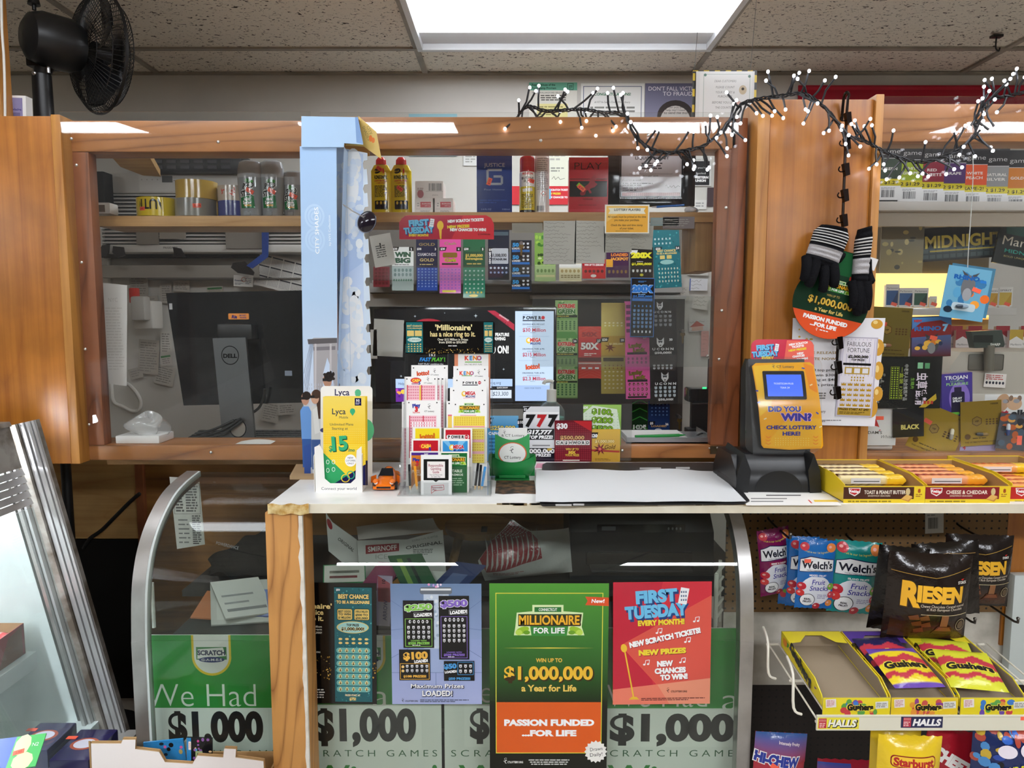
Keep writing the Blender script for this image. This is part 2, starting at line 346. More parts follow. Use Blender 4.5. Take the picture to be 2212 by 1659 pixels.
# ---------------------------------------------------------------- prints: a flat (or warped) sheet drawn in photograph-pixel units
_txt={}
def glyphs(t,bold,shear,sp,res=2):
    k=(t,bold,shear,sp,res)
    if k not in _txt:
        c=bpy.data.curves.new('t','FONT');c.body=t;c.resolution_u=res;c.offset=bold;c.shear=shear;c.space_character=sp
        o=bpy.data.objects.new('t',c);m=bpy.data.meshes.new_from_object(o)
        vs=[(v.co.x,v.co.y)for v in m.vertices];fs=[list(p.vertices)for p in m.polygons]
        bpy.data.objects.remove(o);bpy.data.curves.remove(c);bpy.data.meshes.remove(m)
        if not vs:vs=[(0,0)]
        _txt[k]=(vs,fs,min(p[0]for p in vs),max(p[0]for p in vs))
    return _txt[k]
CAP=.729
class Sheet(G):
    flat=True
    def __init__(s,x0,y0,x1,y1,Y,bg='ffffff',m='paper',t=.0006,rot=0,tilt=0,yaw=0,warp=None,step=None,back=None,outline=None,pivot='c',nobg=False):
        super().__init__()
        s.x0,s.y0,s.x1,s.y1,s.m0=x0,y0,x1,y1,m
        a,b=at(x0,y0,Y),at(x1,y1,Y)
        s.W,s.H=b.x-a.x,a.z-b.z
        s.sx,s.sz=s.W/(x1-x0),s.H/(y1-y0)
        cen=(a+b)/2
        T=Matrix.Translation(cen)
        Q=Matrix.Rotation(R(yaw),4,'Z')@Matrix.Rotation(R(tilt),4,'X')@Matrix.Rotation(R(rot),4,'Y')
        if pivot=='b':s.world=T@Matrix.Translation((0,0,-s.H/2))@Q@Matrix.Translation((0,0,s.H/2))
        else:s.world=T@Q
        s.lay=0;s.warp=warp;s.step=step or(max(s.W,s.H)/32 if warp else 0);s.t=t
        s.uc,s.vc=(x0+x1)/2,(y0+y1)/2
        if nobg:return
        out=outline or[(x0,y0),(x1,y0),(x1,y1),(x0,y1)]
        s.out=out
        if not warp:
            P=[((u-s.uc)*s.sx,-(v-s.vc)*s.sz)for u,v in out]
            n=len(P)
            s.add([(p[0],0,p[1])for p in P]+[(p[0],t,p[1])for p in P],
                  [tuple(range(n-1,-1,-1)),tuple(range(n,2*n))]+[(i,n+i,n+(i+1)%n,(i+1)%n)for i in range(n)][::1],back or bg,m)
            s.fixwind(0)
            s.poly(out,bg)
        else:
            s.poly(out,bg);s.backface(out,back or bg)
    def fixwind(s,i):pass
    def mapp(s,u,v,lay):
        x,z=(u-s.uc)*s.sx,-(v-s.vc)*s.sz
        off=lay*2.2e-5+1e-5
        if s.warp:
            y,=(s.warp((u-s.x0)/(s.x1-s.x0),(v-s.y0)/(s.y1-s.y0)),)
            if isinstance(y,tuple):return(x+y[0],y[1]-off*4,z+y[2])
            return(x,y-off*4,z)
        return(x,-off,z)
    def tris(s,pts,fs,col,cols=None,m=None):
        s.lay+=1;m=m or s.m0
        P=[tuple(p)for p in pts];out=[]
        if s.warp:
            st=s.step
            todo=[]
            for f in fs:
                for i in range(1,len(f)-1):todo.append((f[0],f[i],f[i+1]))
            P=list(P);mid={};cols=list(cols)if cols else None
            L=lambda a,b:math.hypot((P[a][0]-P[b][0])*s.sx,(P[a][1]-P[b][1])*s.sz)
            while todo:
                a,b,c=todo.pop()
                e=max((L(a,b),a,b,c),(L(b,c),b,c,a),(L(c,a),c,a,b))
                if e[0]<=st:out.append((a,b,c));continue
                k=(min(e[1],e[2]),max(e[1],e[2]))
                if k not in mid:
                    P.append(((P[e[1]][0]+P[e[2]][0])/2,(P[e[1]][1]+P[e[2]][1])/2));mid[k]=len(P)-1
                    if cols:cols.append(tuple((hx(cols[e[1]])[i]+hx(cols[e[2]])[i])/2 for i in range(4)))
                q=mid[k];todo+=[(e[1],q,e[3]),(q,e[2],e[3])]
        else:out=fs
        # orient towards the viewer (-Y): clockwise in (u, v-down) is counter-clockwise seen from -Y
        fixed=[]
        for f in out:
            A=sum(P[f[i]][0]*P[f[(i+1)%len(f)]][1]-P[f[(i+1)%len(f)]][0]*P[f[i]][1]for i in range(len(f)))
            fixed.append(f if A<0 else tuple(reversed(f)))
        s.add([s.mapp(p[0],p[1],s.lay)for p in P],fixed,col,m,cols)
        return s
    def backface(s,out,col,thick=None):
        tri=geometry.tessellate_polygon([[Vector((p[0],p[1],0))for p in out]])
        lay=s.lay;n0=len(s.f);s.tris(out,tri,col);s.lay=lay
        for i in range(n0,len(s.f)):s.f[i]=list(reversed(s.f[i]))
        idx={j for f in s.f[n0:]for j in f}
        for j in idx:
            p=s.v[j];s.v[j]=(p[0],(-p[1]if thick else p[1]+s.t),p[2])
    def rect(s,x0,y0,x1,y1,col,rot=0,m=None,cols=None):
        P=[(x0,y0),(x1,y0),(x1,y1),(x0,y1)]
        if rot:P=s._rot(P,(x0+x1)/2,(y0+y1)/2,rot)
        return s.tris(P,[(0,1,2,3)],col,cols,m)
    def grad(s,x0,y0,x1,y1,ca,cb):return s.rect(x0,y0,x1,y1,ca,cols=[ca,ca,cb,cb])
    def _rot(s,P,cx,cy,a):
        c,n=math.cos(R(a)),math.sin(R(a))
        return[(cx+(x-cx)*c-(y-cy)*n,cy+(x-cx)*n+(y-cy)*c)for x,y in P]
    def poly(s,P,col,m=None,cols=None):
        tri=geometry.tessellate_polygon([[Vector((p[0],p[1],0))for p in P]])
        return s.tris(P,tri,col,cols,m)
    def ell(s,cx,cy,rx,ry,col,n=24,rot=0,m=None,a0=0,a1=360):
        P=[(cx+rx*math.cos(R(a0+(a1-a0)*i/n)),cy+ry*math.sin(R(a0+(a1-a0)*i/n)))for i in range(n if a1-a0==360 else n+1)]
        if rot:P=s._rot(P,cx,cy,rot)
        return s.tris([(cx,cy)]+P,[(0,i,i+1)for i in range(1,len(P))]+([(0,len(P),1)]if a1-a0==360 else[]),col,None,m)
    def ring(s,cx,cy,rx,ry,w,col,n=28,a0=0,a1=360,m=None):
        P=[]
        for i in range(n+1):
            t=R(a0+(a1-a0)*i/n);P+=[(cx+rx*math.cos(t),cy+ry*math.sin(t)),(cx+(rx-w)*math.cos(t),cy+(ry-w)*math.sin(t))]
        return s.tris(P,[(2*i,2*i+2,2*i+3,2*i+1)for i in range(n)],col,None,m)
    def frame(s,x0,y0,x1,y1,w,col):
        for r in((x0,y0,x1,y0+w),(x0,y1-w,x1,y1),(x0,y0+w,x0+w,y1-w),(x1-w,y0+w,x1,y1-w)):s.rect(*r,col);s.lay-=1
        s.lay+=1;return s
    def rrect(s,x0,y0,x1,y1,r,col,m=None):return s.poly(rr(x0,y0,x1,y1,r),col,m)
    def line(s,pts,w,col):
        for(a,b),(c,d)in zip(pts,pts[1:]):
            L=math.hypot(c-a,d-b)or 1;nx,ny=-(d-b)/L*w/2,(c-a)/L*w/2
            s.tris([(a+nx,b+ny),(c+nx,d+ny),(c-nx,d-ny),(a-nx,b-ny)],[(0,1,2,3)],col);s.lay-=1
        s.lay+=1;return s
    def t_(s,t,u,v,size,col,al='c',b=0.0,w=None,rot=0,sh=0,sp=1,out=None,arc=0,m=None):
        "text: cap height size px, centred vertically on v"
        if out:
            s.t_(t,u,v,size,out[0],al,b+out[1],(w*1.0 if w else None),rot,sh,sp,None,arc,m)
        vs,fs,lo,hi=glyphs(t,round(b,3),sh,sp,6 if size>17 else 3 if size>8 else 2)
        k=size/CAP;kx=k
        if w:kx=w/max(hi-lo,1e-6)
        o={'c':(lo+hi)/2,'l':lo,'r':hi}[al]
        P=[(u+(x-o)*kx,v-(y-CAP/2)*k)for x,y in vs]
        if arc:P=[(x,y+arc*((x-u)/max((hi-lo)*kx/2,1e-6))**2)for x,y in P]
        if rot:P=s._rot(P,u,v,rot)
        return s.tris(P,fs,col,None,m)
    def micro(s,x0,y0,x1,y1,n,col,fill=.85,al='l',h=.5):
        "lines too small to read in the photograph"
        lh=(y1-y0)/n;vs=[];fs=[]
        for i in range(n):
            L=(x1-x0)*(random.uniform(.55,1)if i==n-1 else random.uniform(.82,1));x=x0 if al=='l' else x0+((x1-x0)-L)/2;e=x+L
            while x<e-lh*.3:
                wd=min(random.uniform(.8,3.2)*lh,e-x);o=len(vs)
                y=y0+i*lh+lh*(1-h)/2
                vs+=[(x,y),(x+wd,y),(x+wd,y+lh*h),(x,y+lh*h)];fs.append((o,o+1,o+2,o+3));x+=wd+lh*.35
        return s.tris(vs,fs,col)
    def bars(s,x0,y0,x1,y1,col='202020',n=22):
        x=x0;st=(x1-x0)/n;vs=[];fs=[]
        for i in range(n):
            wd=st*random.choice((.35,.5,.8));o=len(vs);a=x0+i*st
            vs+=[(a,y0),(a+wd,y0),(a+wd,y1),(a,y1)];fs.append((o,o+1,o+2,o+3))
        return s.tris(vs,fs,col)
    def cells(s,x0,y0,x1,y1,nx,ny,col,fx=.6,fy=.6,kind='r',ch=None):
        vs=[];fs=[];dx,dy=(x1-x0)/nx,(y1-y0)/ny
        for j in range(ny):
            for i in range(nx):
                cx,cy=x0+(i+.5)*dx,y0+(j+.5)*dy;o=len(vs)
                if kind=='r':q=[(cx-dx*fx/2,cy-dy*fy/2),(cx+dx*fx/2,cy-dy*fy/2),(cx+dx*fx/2,cy+dy*fy/2),(cx-dx*fx/2,cy+dy*fy/2)]
                elif kind=='e':q=[(cx+dx*fx/2*math.cos(t*math.pi/5),cy+dy*fy/2*math.sin(t*math.pi/5))for t in range(10)]
                elif kind=='s':q=[(cx-dx*fx/2,cy-dy*fy/2),(cx+dx*fx/2,cy-dy*fy/2),(cx+dx*fx/2,cy+dy*fy*.2),(cx,cy+dy*fy/2),(cx-dx*fx/2,cy+dy*fy*.2)]
                elif kind=='d':q=[(cx,cy-dy*fy/2),(cx+dx*fx/2,cy),(cx,cy+dy*fy/2),(cx-dx*fx/2,cy)]
                elif kind=='w':q=[(cx-dx*fx/2,cy+dy*fy/2),(cx-dx*fx/2,cy-dy*fy/3),(cx-dx*fx/5,cy),(cx,cy-dy*fy/2),(cx+dx*fx/5,cy),(cx+dx*fx/2,cy-dy*fy/3),(cx+dx*fx/2,cy+dy*fy/2)]
                elif kind=='p':q=[(cx-dx*fx/2,cy+dy*fy/4),(cx-dx*fx/5,cy-dy*fy/2),(cx+dx*fx/2,cy-dy*fy/4),(cx+dx*fx/5,cy+dy*fy/2)]
                vs+=q
                if kind=='w':fs+=[(o,o+1,o+2,o+4,o+5,o+6),(o+2,o+3,o+4)]
                else:fs.append(tuple(range(o,o+len(q))))
        s.tris(vs,fs,col)
        if ch:
            for j in range(ny):
                for i in range(nx):
                    s.t_(ch[0],x0+(i+.5)*dx,y0+(j+.5)*dy,dy*fy*.5,ch[1],b=.03);s.lay-=1
            s.lay+=1
        return s
    def blobs(s,x0,y0,x1,y1,n,cols,r0,r1):
        b0=s.lay
        for i in range(n):
            s.lay=b0+i%26;s.ell(random.uniform(x0,x1),random.uniform(y0,y1),random.uniform(r0,r1),random.uniform(r0,r1),random.choice(cols),n=9)
        s.lay=b0+27;return s
    def done(s,name,label=None,cat=None,group=None,parent=None):
        W=s.world;s.v=[tuple(W@Vector(p))for p in s.v]
        o=s.build(name,parent,W)
        if label:tag(o,label,cat,group)
        return o
def rr(x0,y0,x1,y1,r,n=5):
    P=[]
    for cx,cy,a in((x1-r,y0+r,-90),(x1-r,y1-r,0),(x0+r,y1-r,90),(x0+r,y0+r,180)):
        for i in range(n+1):P.append((cx+r*math.cos(R(a+90*i/n)),cy+r*math.sin(R(a+90*i/n))))
    return P
def star(cx,cy,r0,r1,n):
    return[(cx+(r0 if i%2 else r1)*math.cos(math.pi*i/n),cy+(r0 if i%2 else r1)*math.sin(math.pi*i/n))for i in range(2*n)]
def price(s,cx,cy,rot=25,w=18,h=9,t='',col='ff6a50'):
    s.rect(cx-w/2,cy-h/2,cx+w/2,cy+h/2,col,rot)
    if t:s.t_(t,cx,cy,h*.55,'b02818',rot=rot,b=.01)
def puff(d,wr=.0,px=2.4):
    def f(u,v):
        k=max(0,1-abs(2*u-1)**px)*max(0,1-abs(2*v-1)**(px+1))
        return-d*k-wr*math.sin(u*9+v*4)*math.sin(v*8-u*3)*k
    return f
# ================================================================ THE ROOM
g=G();g.box(-4.2,-4.5,-.06,4.2,3.5,0,m='floor');struct('floor',g)
g=G();g.box(-4.2,YW,0,4.2,YW+.1,CZ+.2,m='wall');struct('wall_back',g)
g=G();g.box(-4.2,-4.5,0,4.2,-4.4,CZ+.2,m='shopwall');struct('wall_front',g)
g=G();g.box(-4.3,-4.5,0,-4.2,3.5,CZ+.2,m='shopwall');struct('wall_left',g)
g=G();g.box(4.2,-4.5,0,4.3,3.5,CZ+.2,m='shopwall');struct('wall_right',g)
# ceiling: lay-in tiles 0.61 x 1.22 on a grid
TX0,TY0,TW,TD=-.395,3.05,1.22,.61
LIT={(0,-1),(-1,-3),(1,-3),(3,-4),(-3,-8),(-1,-8),(1,-8),(3,-8)}
g=G();bars=G()
nx=range(-4,4);ny=range(-13,1)
for i in nx:
    for j in ny:
        x,y=TX0+i*TW,TY0+j*TD
        if(i,j)in LIT:continue
        y1=min(y+TD,YW)
        sag=random.uniform(-.002,.004)
        g.box(x+.004,y+.004,CZ+.004+sag,x+TW-.004,y1-.004,CZ+.02,m='tile')
for i in list(nx)+[4]:
    x=TX0+i*TW;bars.box(x-.012,TY0-13*TD,CZ-.004,x+.012,YW,CZ+.004,m='tbar')
for j in list(ny)+[1]:
    y=min(TY0+j*TD,YW-.012)
    bars.box(TX0-4*TW,y-.012,CZ-.005,TX0+4*TW,y+.012,CZ+.003,m='tbar')
struct('ceiling',g);struct('ceiling_grid_frame',bars)
def troffer(x,y,lens,label,grp=None):
    r=thing('ceiling_light',label,'light',(x+TW/2,y+TD/2,CZ-.02),grp)
    f=G();z0,z1=CZ-.016,CZ+.01;e=.03
    f.box(x+.006,y+.006,z0,x+TW-.006,y+e,z1,'e4e6e8','plastic',.003);f.box(x+.006,y+TD-e,z0,x+TW-.006,y+TD-.006,z1,'e4e6e8','plastic',.003)
    f.box(x+.006,y+e,z0,x+e,y+TD-e,z1,'e4e6e8','plastic',.003);f.box(x+TW-e,y+e,z0,x+TW-.006,y+TD-e,z1,'e4e6e8','plastic',.003)
    f.box(x+.006,y+.006,z1,x+TW-.006,y+TD-.006,z1+.1,'d8d8d8','plastic')
    f.build('frame',r)
    l=G();l.box(x+e,y+e,CZ-.008,x+TW-e,y+TD-.19,CZ+.006,m=lens);l.build('diffuser',r)
    return r
troffer(TX0,TY0-TD,'lens','lit white ceiling light panel above the service counter')
for k,(i,j)in enumerate(sorted(LIT-{(0,-1)})):
    troffer(TX0+i*TW,TY0+j*TD,'lensr' if j<-5 else 'lens_added','lit white ceiling light panel out of view over the shop floor','ceiling lights over the shop floor')  # unseen lights nearest the counter are added to brighten the ticket racks
def hook(px,py,Y):
    p=at(px,py,Y);g=G()
    g.box(p.x-.02,p.y-.012,CZ-.012,p.x+.02,p.y+.012,CZ-.003,'1c1c1c')
    g.tube([(p.x,p.y,CZ-.012),(p.x,p.y,CZ-.05),(p.x+.012,p.y,CZ-.062),(p.x+.016,p.y,CZ-.05)],.003,'1c1c1c',smooth=4)
    tag(g.build('ceiling_hook'),'small black hook clipped to the ceiling grid','hook')
hook(2150,120,2.9)
# ================================================================ TIMBER PARTITION WITH PLEXIGLASS
YB=YP+.09
def zt(py,Y=YP):return at(1106,py,Y).z
def xt(px,py,Y=YP):return at(px,py,Y).x
def screw(g,px,py,Y=YP,r=.0045):
    p=at(px,py,Y);g.sph((p.x,Y-.002,p.z),(r,.003,r),'c9c6c0','metal',10,6)
def board(name,label,x0,x1,z0,z1,m,y0=YP,y1=None,bev=.004,cat='beam',col='ffffff'):
    g=G();g.box(x0,y0,z0,x1,y1 or YB,z1,col,m,bev);return tag(g.build(name),label,cat)
def pxbox(px0,py0,px1,py1,Y):
    a,b=at(px0,py0,Y),at(px1,py1,Y);return a.x,b.x,b.z,a.z
zbot,zsill=zt(994),zt(962)
zu0,zu1=zt(328),zt(260)
xL,xR=xt(168,620),xt(1583,620)
# left bay
board('timber_beam','brown pine beam across the top of the window with the computer monitor',xt(152,295),xt(735,295),zu0,zu1,'pine')
board('timber_beam','grainy pine beam with the string lights, above the lottery ticket window',xt(735,295),xt(1592,290),zt(322),zt(252),'pine')
board('timber_sill','scratched pine sill under the window with the computer monitor',xt(182,975),xt(735,975),zbot,zsill,'pine',y1=YB+.05)
board('timber_sill','chipped pine sill behind the counter under the lottery ticket window',xt(735,975),xt(1570,975),zt(990),zsill,'pine',y1=YB+.02)
board('timber_post','dark red-brown post with a white strip of paper beside it, by the plywood panel',xt(173,640),xt(208,640),zsill,zu0,'pinez',y1=YP+.04)
board('timber_post','red-brown post between the ticket window and the plywood panel with the gloves',xt(1543,640),xt(1572,640),zsill,zt(322),'pinez',y1=YP+.04)
board('timber_post','narrow pine post hidden behind the tall blue display box',xt(690,640),xt(775,640),zsill,zu0,'pinez',y1=YP+.04)
# corner plywood panels
x0,x1=xt(0,600)-.9,xt(152,600)
r=thing('plywood_board','wide orange plywood panel under the black fan','panel',((x0+x1)/2,YP,zt(995)))
g=G();g.box(x0,YP-.045,zt(995),x1-.001,YP-.02,zt(260),m='ply',bev=.002);g.build('sheet',r)
g=G();g.box(x1,YP-.048,zt(995),x1+.026,YB,zt(257),m='plyedge',bev=.003);g.build('edge_strip',r)
x0,x1=xt(1617,600),xt(1868,600)
r=thing('plywood_board','orange plywood panel with hanging gloves and posters','panel',((x0+x1)/2,YP,zt(1020)))
g=G();g.box(x0+.03,YP-.05,zt(1020),x1-.022,YP-.028,zt(226),m='ply',bev=.002);g.build('sheet',r)
g=G();g.box(x0-.006,YP-.054,zt(1020),x0+.029,YB,zt(222),m='plyedge',bev=.003);g.build('edge_strip',r)
g=G();g.box(x1-.021,YP-.06,zt(1000),x1+.002,YB,zt(217),m='plyedge',bev=.003);g.build('edge_strip',r)
board('timber_post','dark red corner post against the edge of the plywood panel',xt(1571,600),xt(1606,600),zt(1000),zt(254),'pinez',YP,YB)
# right bay beam
board('timber_beam','brown wavy-grained beam above the window of cigar boxes',x1+.003,x1+.9,zt(306),zt(224),'pine')
board('timber_sill','worn wooden sill behind the cracker boxes',x1+.003,x1+.9,zt(1000),zt(978),'pine',y1=YB+.16)
# plexiglass sheets screwed to the front
def pane(name,label,px0,py0,px1,py1,Y,m='plexi',screws=(),t=.004,lean=2.7):
    x0,x1,z0,z1=pxbox(px0,py0,px1,py1,Y)
    r=thing(name,label,'plexiglass',((x0+x1)/2,Y,z0))
    k=math.tan(R(lean));g=G();g.box(x0,Y-t,z0,x1,Y,z1,m=m);g.v=[(a,b-(c-z0)*k,c)for a,b,c in g.v];g.build('clear_sheet',r)
    for q in screws:
        s=G();screw(s,q[0],q[1],Y-t-(zt(q[1])-z0)*k);s.build('screw',r)
    return r
pane('plexiglass_sheet','large clear sheet over the window with the computer monitor',153,252,700,993,YP-.001,screws=[(155,300),(472,307),(166,357),(177,567),(185,754),(193,917),(183,977),(456,977)])
pane('plexiglass_sheet','large clear sheet over the lottery ticket window',700,252,1569,872,YP-.001,screws=[(1168,304),(1400,292),(1568,449),(1559,671),(1553,776)])
pane('plexiglass_strip','low clear strip across the foot of the ticket window, cut away at the pass-through',700,872,1363,995,YP-.001,'scrap',screws=[(1344,973)],lean=0)
pane('plexiglass_scrap','loose clear sheet hung inside the ticket window',1150,640,1572,792,YP+.006,'scrap',screws=[(1528,769)],lean=0)
pane('plexiglass_sheet','clear sheet over the window of cigar boxes and novelty packs',1891,220,2420,985,YP-.001,screws=[(1899,252),(1887,492),(1861,945)])
# corner bracket at the pass-through
p=at(1560,972,YP-.004);g=G();g.box(p.x-.035,YP-.006,p.z-.012,p.x+.012,YP-.001,p.z+.012,'6a5a45','brushed',.001)
g.box(p.x+.012,YP-.02,p.z-.02,p.x+.024,YP-.001,p.z+.006,'6a5a45','brushed',.001)
screw(g,1532,968,YP-.006,.003);screw(g,1549,967,YP-.006,.003);tag(g.build('corner_bracket'),'rusty steel bracket at the end of the pass-through sill','bracket')
# shelves behind the plexiglass
YS=YB+.05
x0,x1,z0,z1=pxbox(207,466,735,489,YS)
g=G();g.box(x0,YS,z0,x1,YS+.16,z1,m='pale',bev=.002);tag(g.build('wall_shelf'),'pale wooden shelf carrying tape rolls and deodorants','shelf')
SHL=z1
x0,x1,z0,z1=pxbox(770,458,1549,480,YS)
r=thing('wall_shelf','long pale wooden shelf carrying perfume boxes and lighter fuel','shelf',((x0+x1)/2,YS,z0))
g=G();g.box(x0,YS,z0,x1,YS+.2,z1,m='pale',bev=.002);g.build('board',r)
a=at(1502,585,YS);g=G();g.box(a.x,YS+.01,a.z,x1,YS+.19,z0,m='palez',bev=.002);g.build('side_upright',r)
SHC=z1
# loose plywood offcut sticking out at the top left of the window
g=G();a=at(205,338,YB+.02);b=at(322,372,YB-.0+.02)
g.prism([(a.x,YB+.3),(a.x+.05,YB+.32),(b.x,YB+.03),(b.x-.11,YB+.02),(a.x,YB+.16)],2,zt(352,YB+.1)+.0,zt(338,YB+.1)+.004,m='raw');tag(g.build('plywood_offcut'),'raw plywood offcut wedged under the top beam','board')
# ================================================================ CURVED GLASS DISPLAY CASE
ARC=[(YG,0.10),(YG,.62),(1.722,.69),(1.733,.80),(1.752,.865),(1.780,.915),(1.825,.962),(1.895,1.006),(1.97,1.028),(2.06,1.040)]
arc=spline([Vector((0,a,b))for a,b in ARC],4)
XL_,XR_=-.957,.600
root=thing('display_case','curved-glass display case with brushed metal end frames under the counter','display case',((XL_+XR_)/2,1.9,0))
def arcband(x0,x1,inset,out,m,col='ffffff'):
    g=G();n=len(arc)
    nrm=[]
    for i in range(n):
        d=(arc[min(i+1,n-1)]-arc[max(i-1,0)]).normalized();nrm.append(Vector((0,-d.z,d.y)))
    vs=[]
    for p,q in zip(arc,nrm):vs+=[p+q*out+Vector((x0,0,0)),p+q*out+Vector((x1,0,0)),p-q*inset+Vector((x1,0,0)),p-q*inset+Vector((x0,0,0))]
    fs=[(0,1,2,3),(4*n-4,4*n-1,4*n-2,4*n-3)]
    for i in range(n-1):
        for k in range(4):fs.append((4*i+k,4*i+(k+1)%4,4*i+4+(k+1)%4,4*i+4+k))
    g.add(vs,fs,col,m);return g
arcband(XL_-.004,XL_+.030,.030,.004,'steel').build('end_frame',root)
arcband(XL_+.030,XL_+.036,.012,.003,'enamel').build('end_trim',root)
arcband(XR_-.024,XR_+.010,.030,.004,'steel').build('end_frame',root)
arcband(XL_+.034,XR_-.024,.006,0,'glass').build('curved_glass',root)
g=G();g.box(XL_,YG-.01,0,XR_,2.06,.1,'8a8884','brushed',.004);g.build('plinth',root)
g=G();g.box(XL_+.03,2.05,.1,XR_-.03,2.06,.62,'2a2a28','matte');g.build('back_panel',root)
def deck(z,y0,y1,name='shelf'):
    g=G();g.box(XL_+.04,y0,z-.012,XR_-.03,y1,z,'35332f','plastic',.003);g.build(name,root)
deck(.645,1.84,2.06);deck(.40,1.80,2.05)
# white ladder bracket strips seen through the glass
def ladder(px,py0,py1,Y,flip=1):
    g=G();a,b=at(px,py0,Y),at(px,py1,Y)
    g.tube([(a.x,Y,a.z),(a.x,Y,b.z)],.006,'dcdcd2','plastic');g.tube([(a.x+.024*flip,Y+.05,a.z+.02),(a.x+.024*flip,Y+.05,b.z)],.005,'dcdcd2','plastic')
    for i in range(5):
        z=a.z-(a.z-b.z)*i/5;g.tube([(a.x,Y,z),(a.x+.026*flip,Y+.03,z+.012)],.0045,'dcdcd2','plastic')
    g.build('bracket_ladder',root)
ladder(289,1290,1373,1.82);ladder(1548,1240,1360,1.82,1)
CT0,CT1,CTZ=1.60,YP-.008,atz(1106,1088,1.0685).z
CXL=at(580,1088,1.6).x
# ================================================================ WHITE COUNTER AND ITS POST
r=thing('counter','white laminate counter top with chipped front edge','counter',(.4,1.85,CTZ-.022))
g=G();g.box(CXL,CT0+.002,CTZ-.021,1.75,CT1-.01,CTZ,m='laminate',bev=.0015);g.build('top',r)
g=G();g.box(CXL+.09,CT0,CTZ-.0225,1.75,CT0+.0025,CTZ-.001,m='edge')
for i in range(34):
    x=random.choice((random.uniform(.0,.5),random.uniform(-.05,.16),random.uniform(.42,.56)));wd=random.uniform(.006,.035)
    g.box(x,CT0-.0004,CTZ-random.uniform(.002,.005),x+wd,CT0+random.uniform(.003,.006),CTZ+.0003,random.choice(('9a8464','84704e','b09c7a')),'matte')
g.build('front_edge',r)
g=G();
g.grid(lambda u,v:(CXL-.001+u*.095,CT0-.004-.003*math.sin(u*9)*math.sin(v*3),CTZ-.024+v*.024+.002*math.sin(u*14)),14,4,m='foam');g.build('foam_patch',r)
g=G();a,b=atz(1072,1038,CTZ),atz(1158,1066,CTZ)
g.prism([(a.x,b.y),(a.x+.02,b.y-.008),(a.x+.06,b.y),(b.x,b.y-.006),(b.x,a.y),(a.x,a.y)],2,CTZ-.0005,CTZ+.0004,m='granite');g.build('worn_patch',r)
px0=at(580,1380,CT0+.004).x;px1=at(659,1380,CT0+.004).x
r=thing('counter_post','square fir post with flaking white paint holding up the counter end','post',((px0+px1)/2,CT0+.05,0))
g=G();g.box(px0,CT0+.006,0,px1,CT0+.095,CTZ-.022,m='post',bev=.004);g.build('shaft',r)
g=G();n=30;vs=[]
for i in range(n+1):
    z=.3+(CTZ-.03-.3)*i/n;vs+=[(px1-random.uniform(.005,.011),CT0+.0055,z),(px1+.001,CT0+.0055,z),(px1+.001,CT0+.014,z)]
g.add(vs,[f for i in range(n)for f in((3*i,3*i+1,3*i+4,3*i+3),(3*i+1,3*i+2,3*i+5,3*i+4))],m='peel');g.build('flaking_paint',r)
# ================================================================ ON THE COUNTER
def YC(py):return atz(1106,py,CTZ).y
def zat(py,Y):return at(1106,py,Y).z
def lot(s,cx,cy,k,col,txt=None,tc=None):
    "the lottery's leaping figure and its wordmark"
    s.line([(cx-k*.35,cy+k*.1),(cx,cy),(cx+k*.25,cy-k*.1)],k*.09,col);s.line([(cx,cy),(cx-k*.12,cy+k*.3),(cx+k*.15,cy+k*.5)],k*.1,col)
    s.ring(cx+k*.02,cy-k*.32,k*.26,k*.2,k*.05,col,12,130,330);s.ell(cx+k*.05,cy-k*.15,k*.07,k*.07,col,8)
    if txt:s.t_(txt,cx,cy+k*.95,k*.32,tc or col,b=.015)
# ---- phone plan brochure holder
Y=YC(1066)+.012
r=thing('brochure_holder','white cardboard holder of yellow phone plan brochures at the foot of the tall blue box','holder',tuple(atz(735,1066,CTZ)))
s=Sheet(686,835,804,1064,Y+.052,'f3f1ec','card',.002,outline=rr(686,835,804,1064,9),tilt=-6,pivot='b')
s.t_('Lyca',735,848,14,'1d1d4f',b=.02);s.ell(771,849,7,7,'4fb98a');s.poly([(764,853),(771,862),(779,852)],'4fb98a');s.ell(790,930,18,24,'5cc08e',m='card')
s.ell(694,930,9,5,'2a2f6e');s.done('back_card',parent=r)
s=Sheet(679,962,783,1068,Y,'f4f2ee','card',.0015,outline=[(679,1068),(679,966),(690,961),(698,974),(700,1034),(712,1044),(757,1044),(768,1034),(772,973),(783,964),(783,1068)])
s.t_('Connect your world',731,1055,6.5,'2b2b4a',w=78);s.done('front_pocket',parent=r)
a,b=at(679,1068,Y),at(783,1068,Y)
for xx in(a.x,b.x-.0015):g=G();g.prism([(Y+.001,CTZ+.001),(Y+.048,CTZ+.001),(Y+.055,CTZ+.11),(Y+.001,CTZ+.09)],0,xx,xx+.0015,'ebe9e3','card');g.build('side_gusset',r)
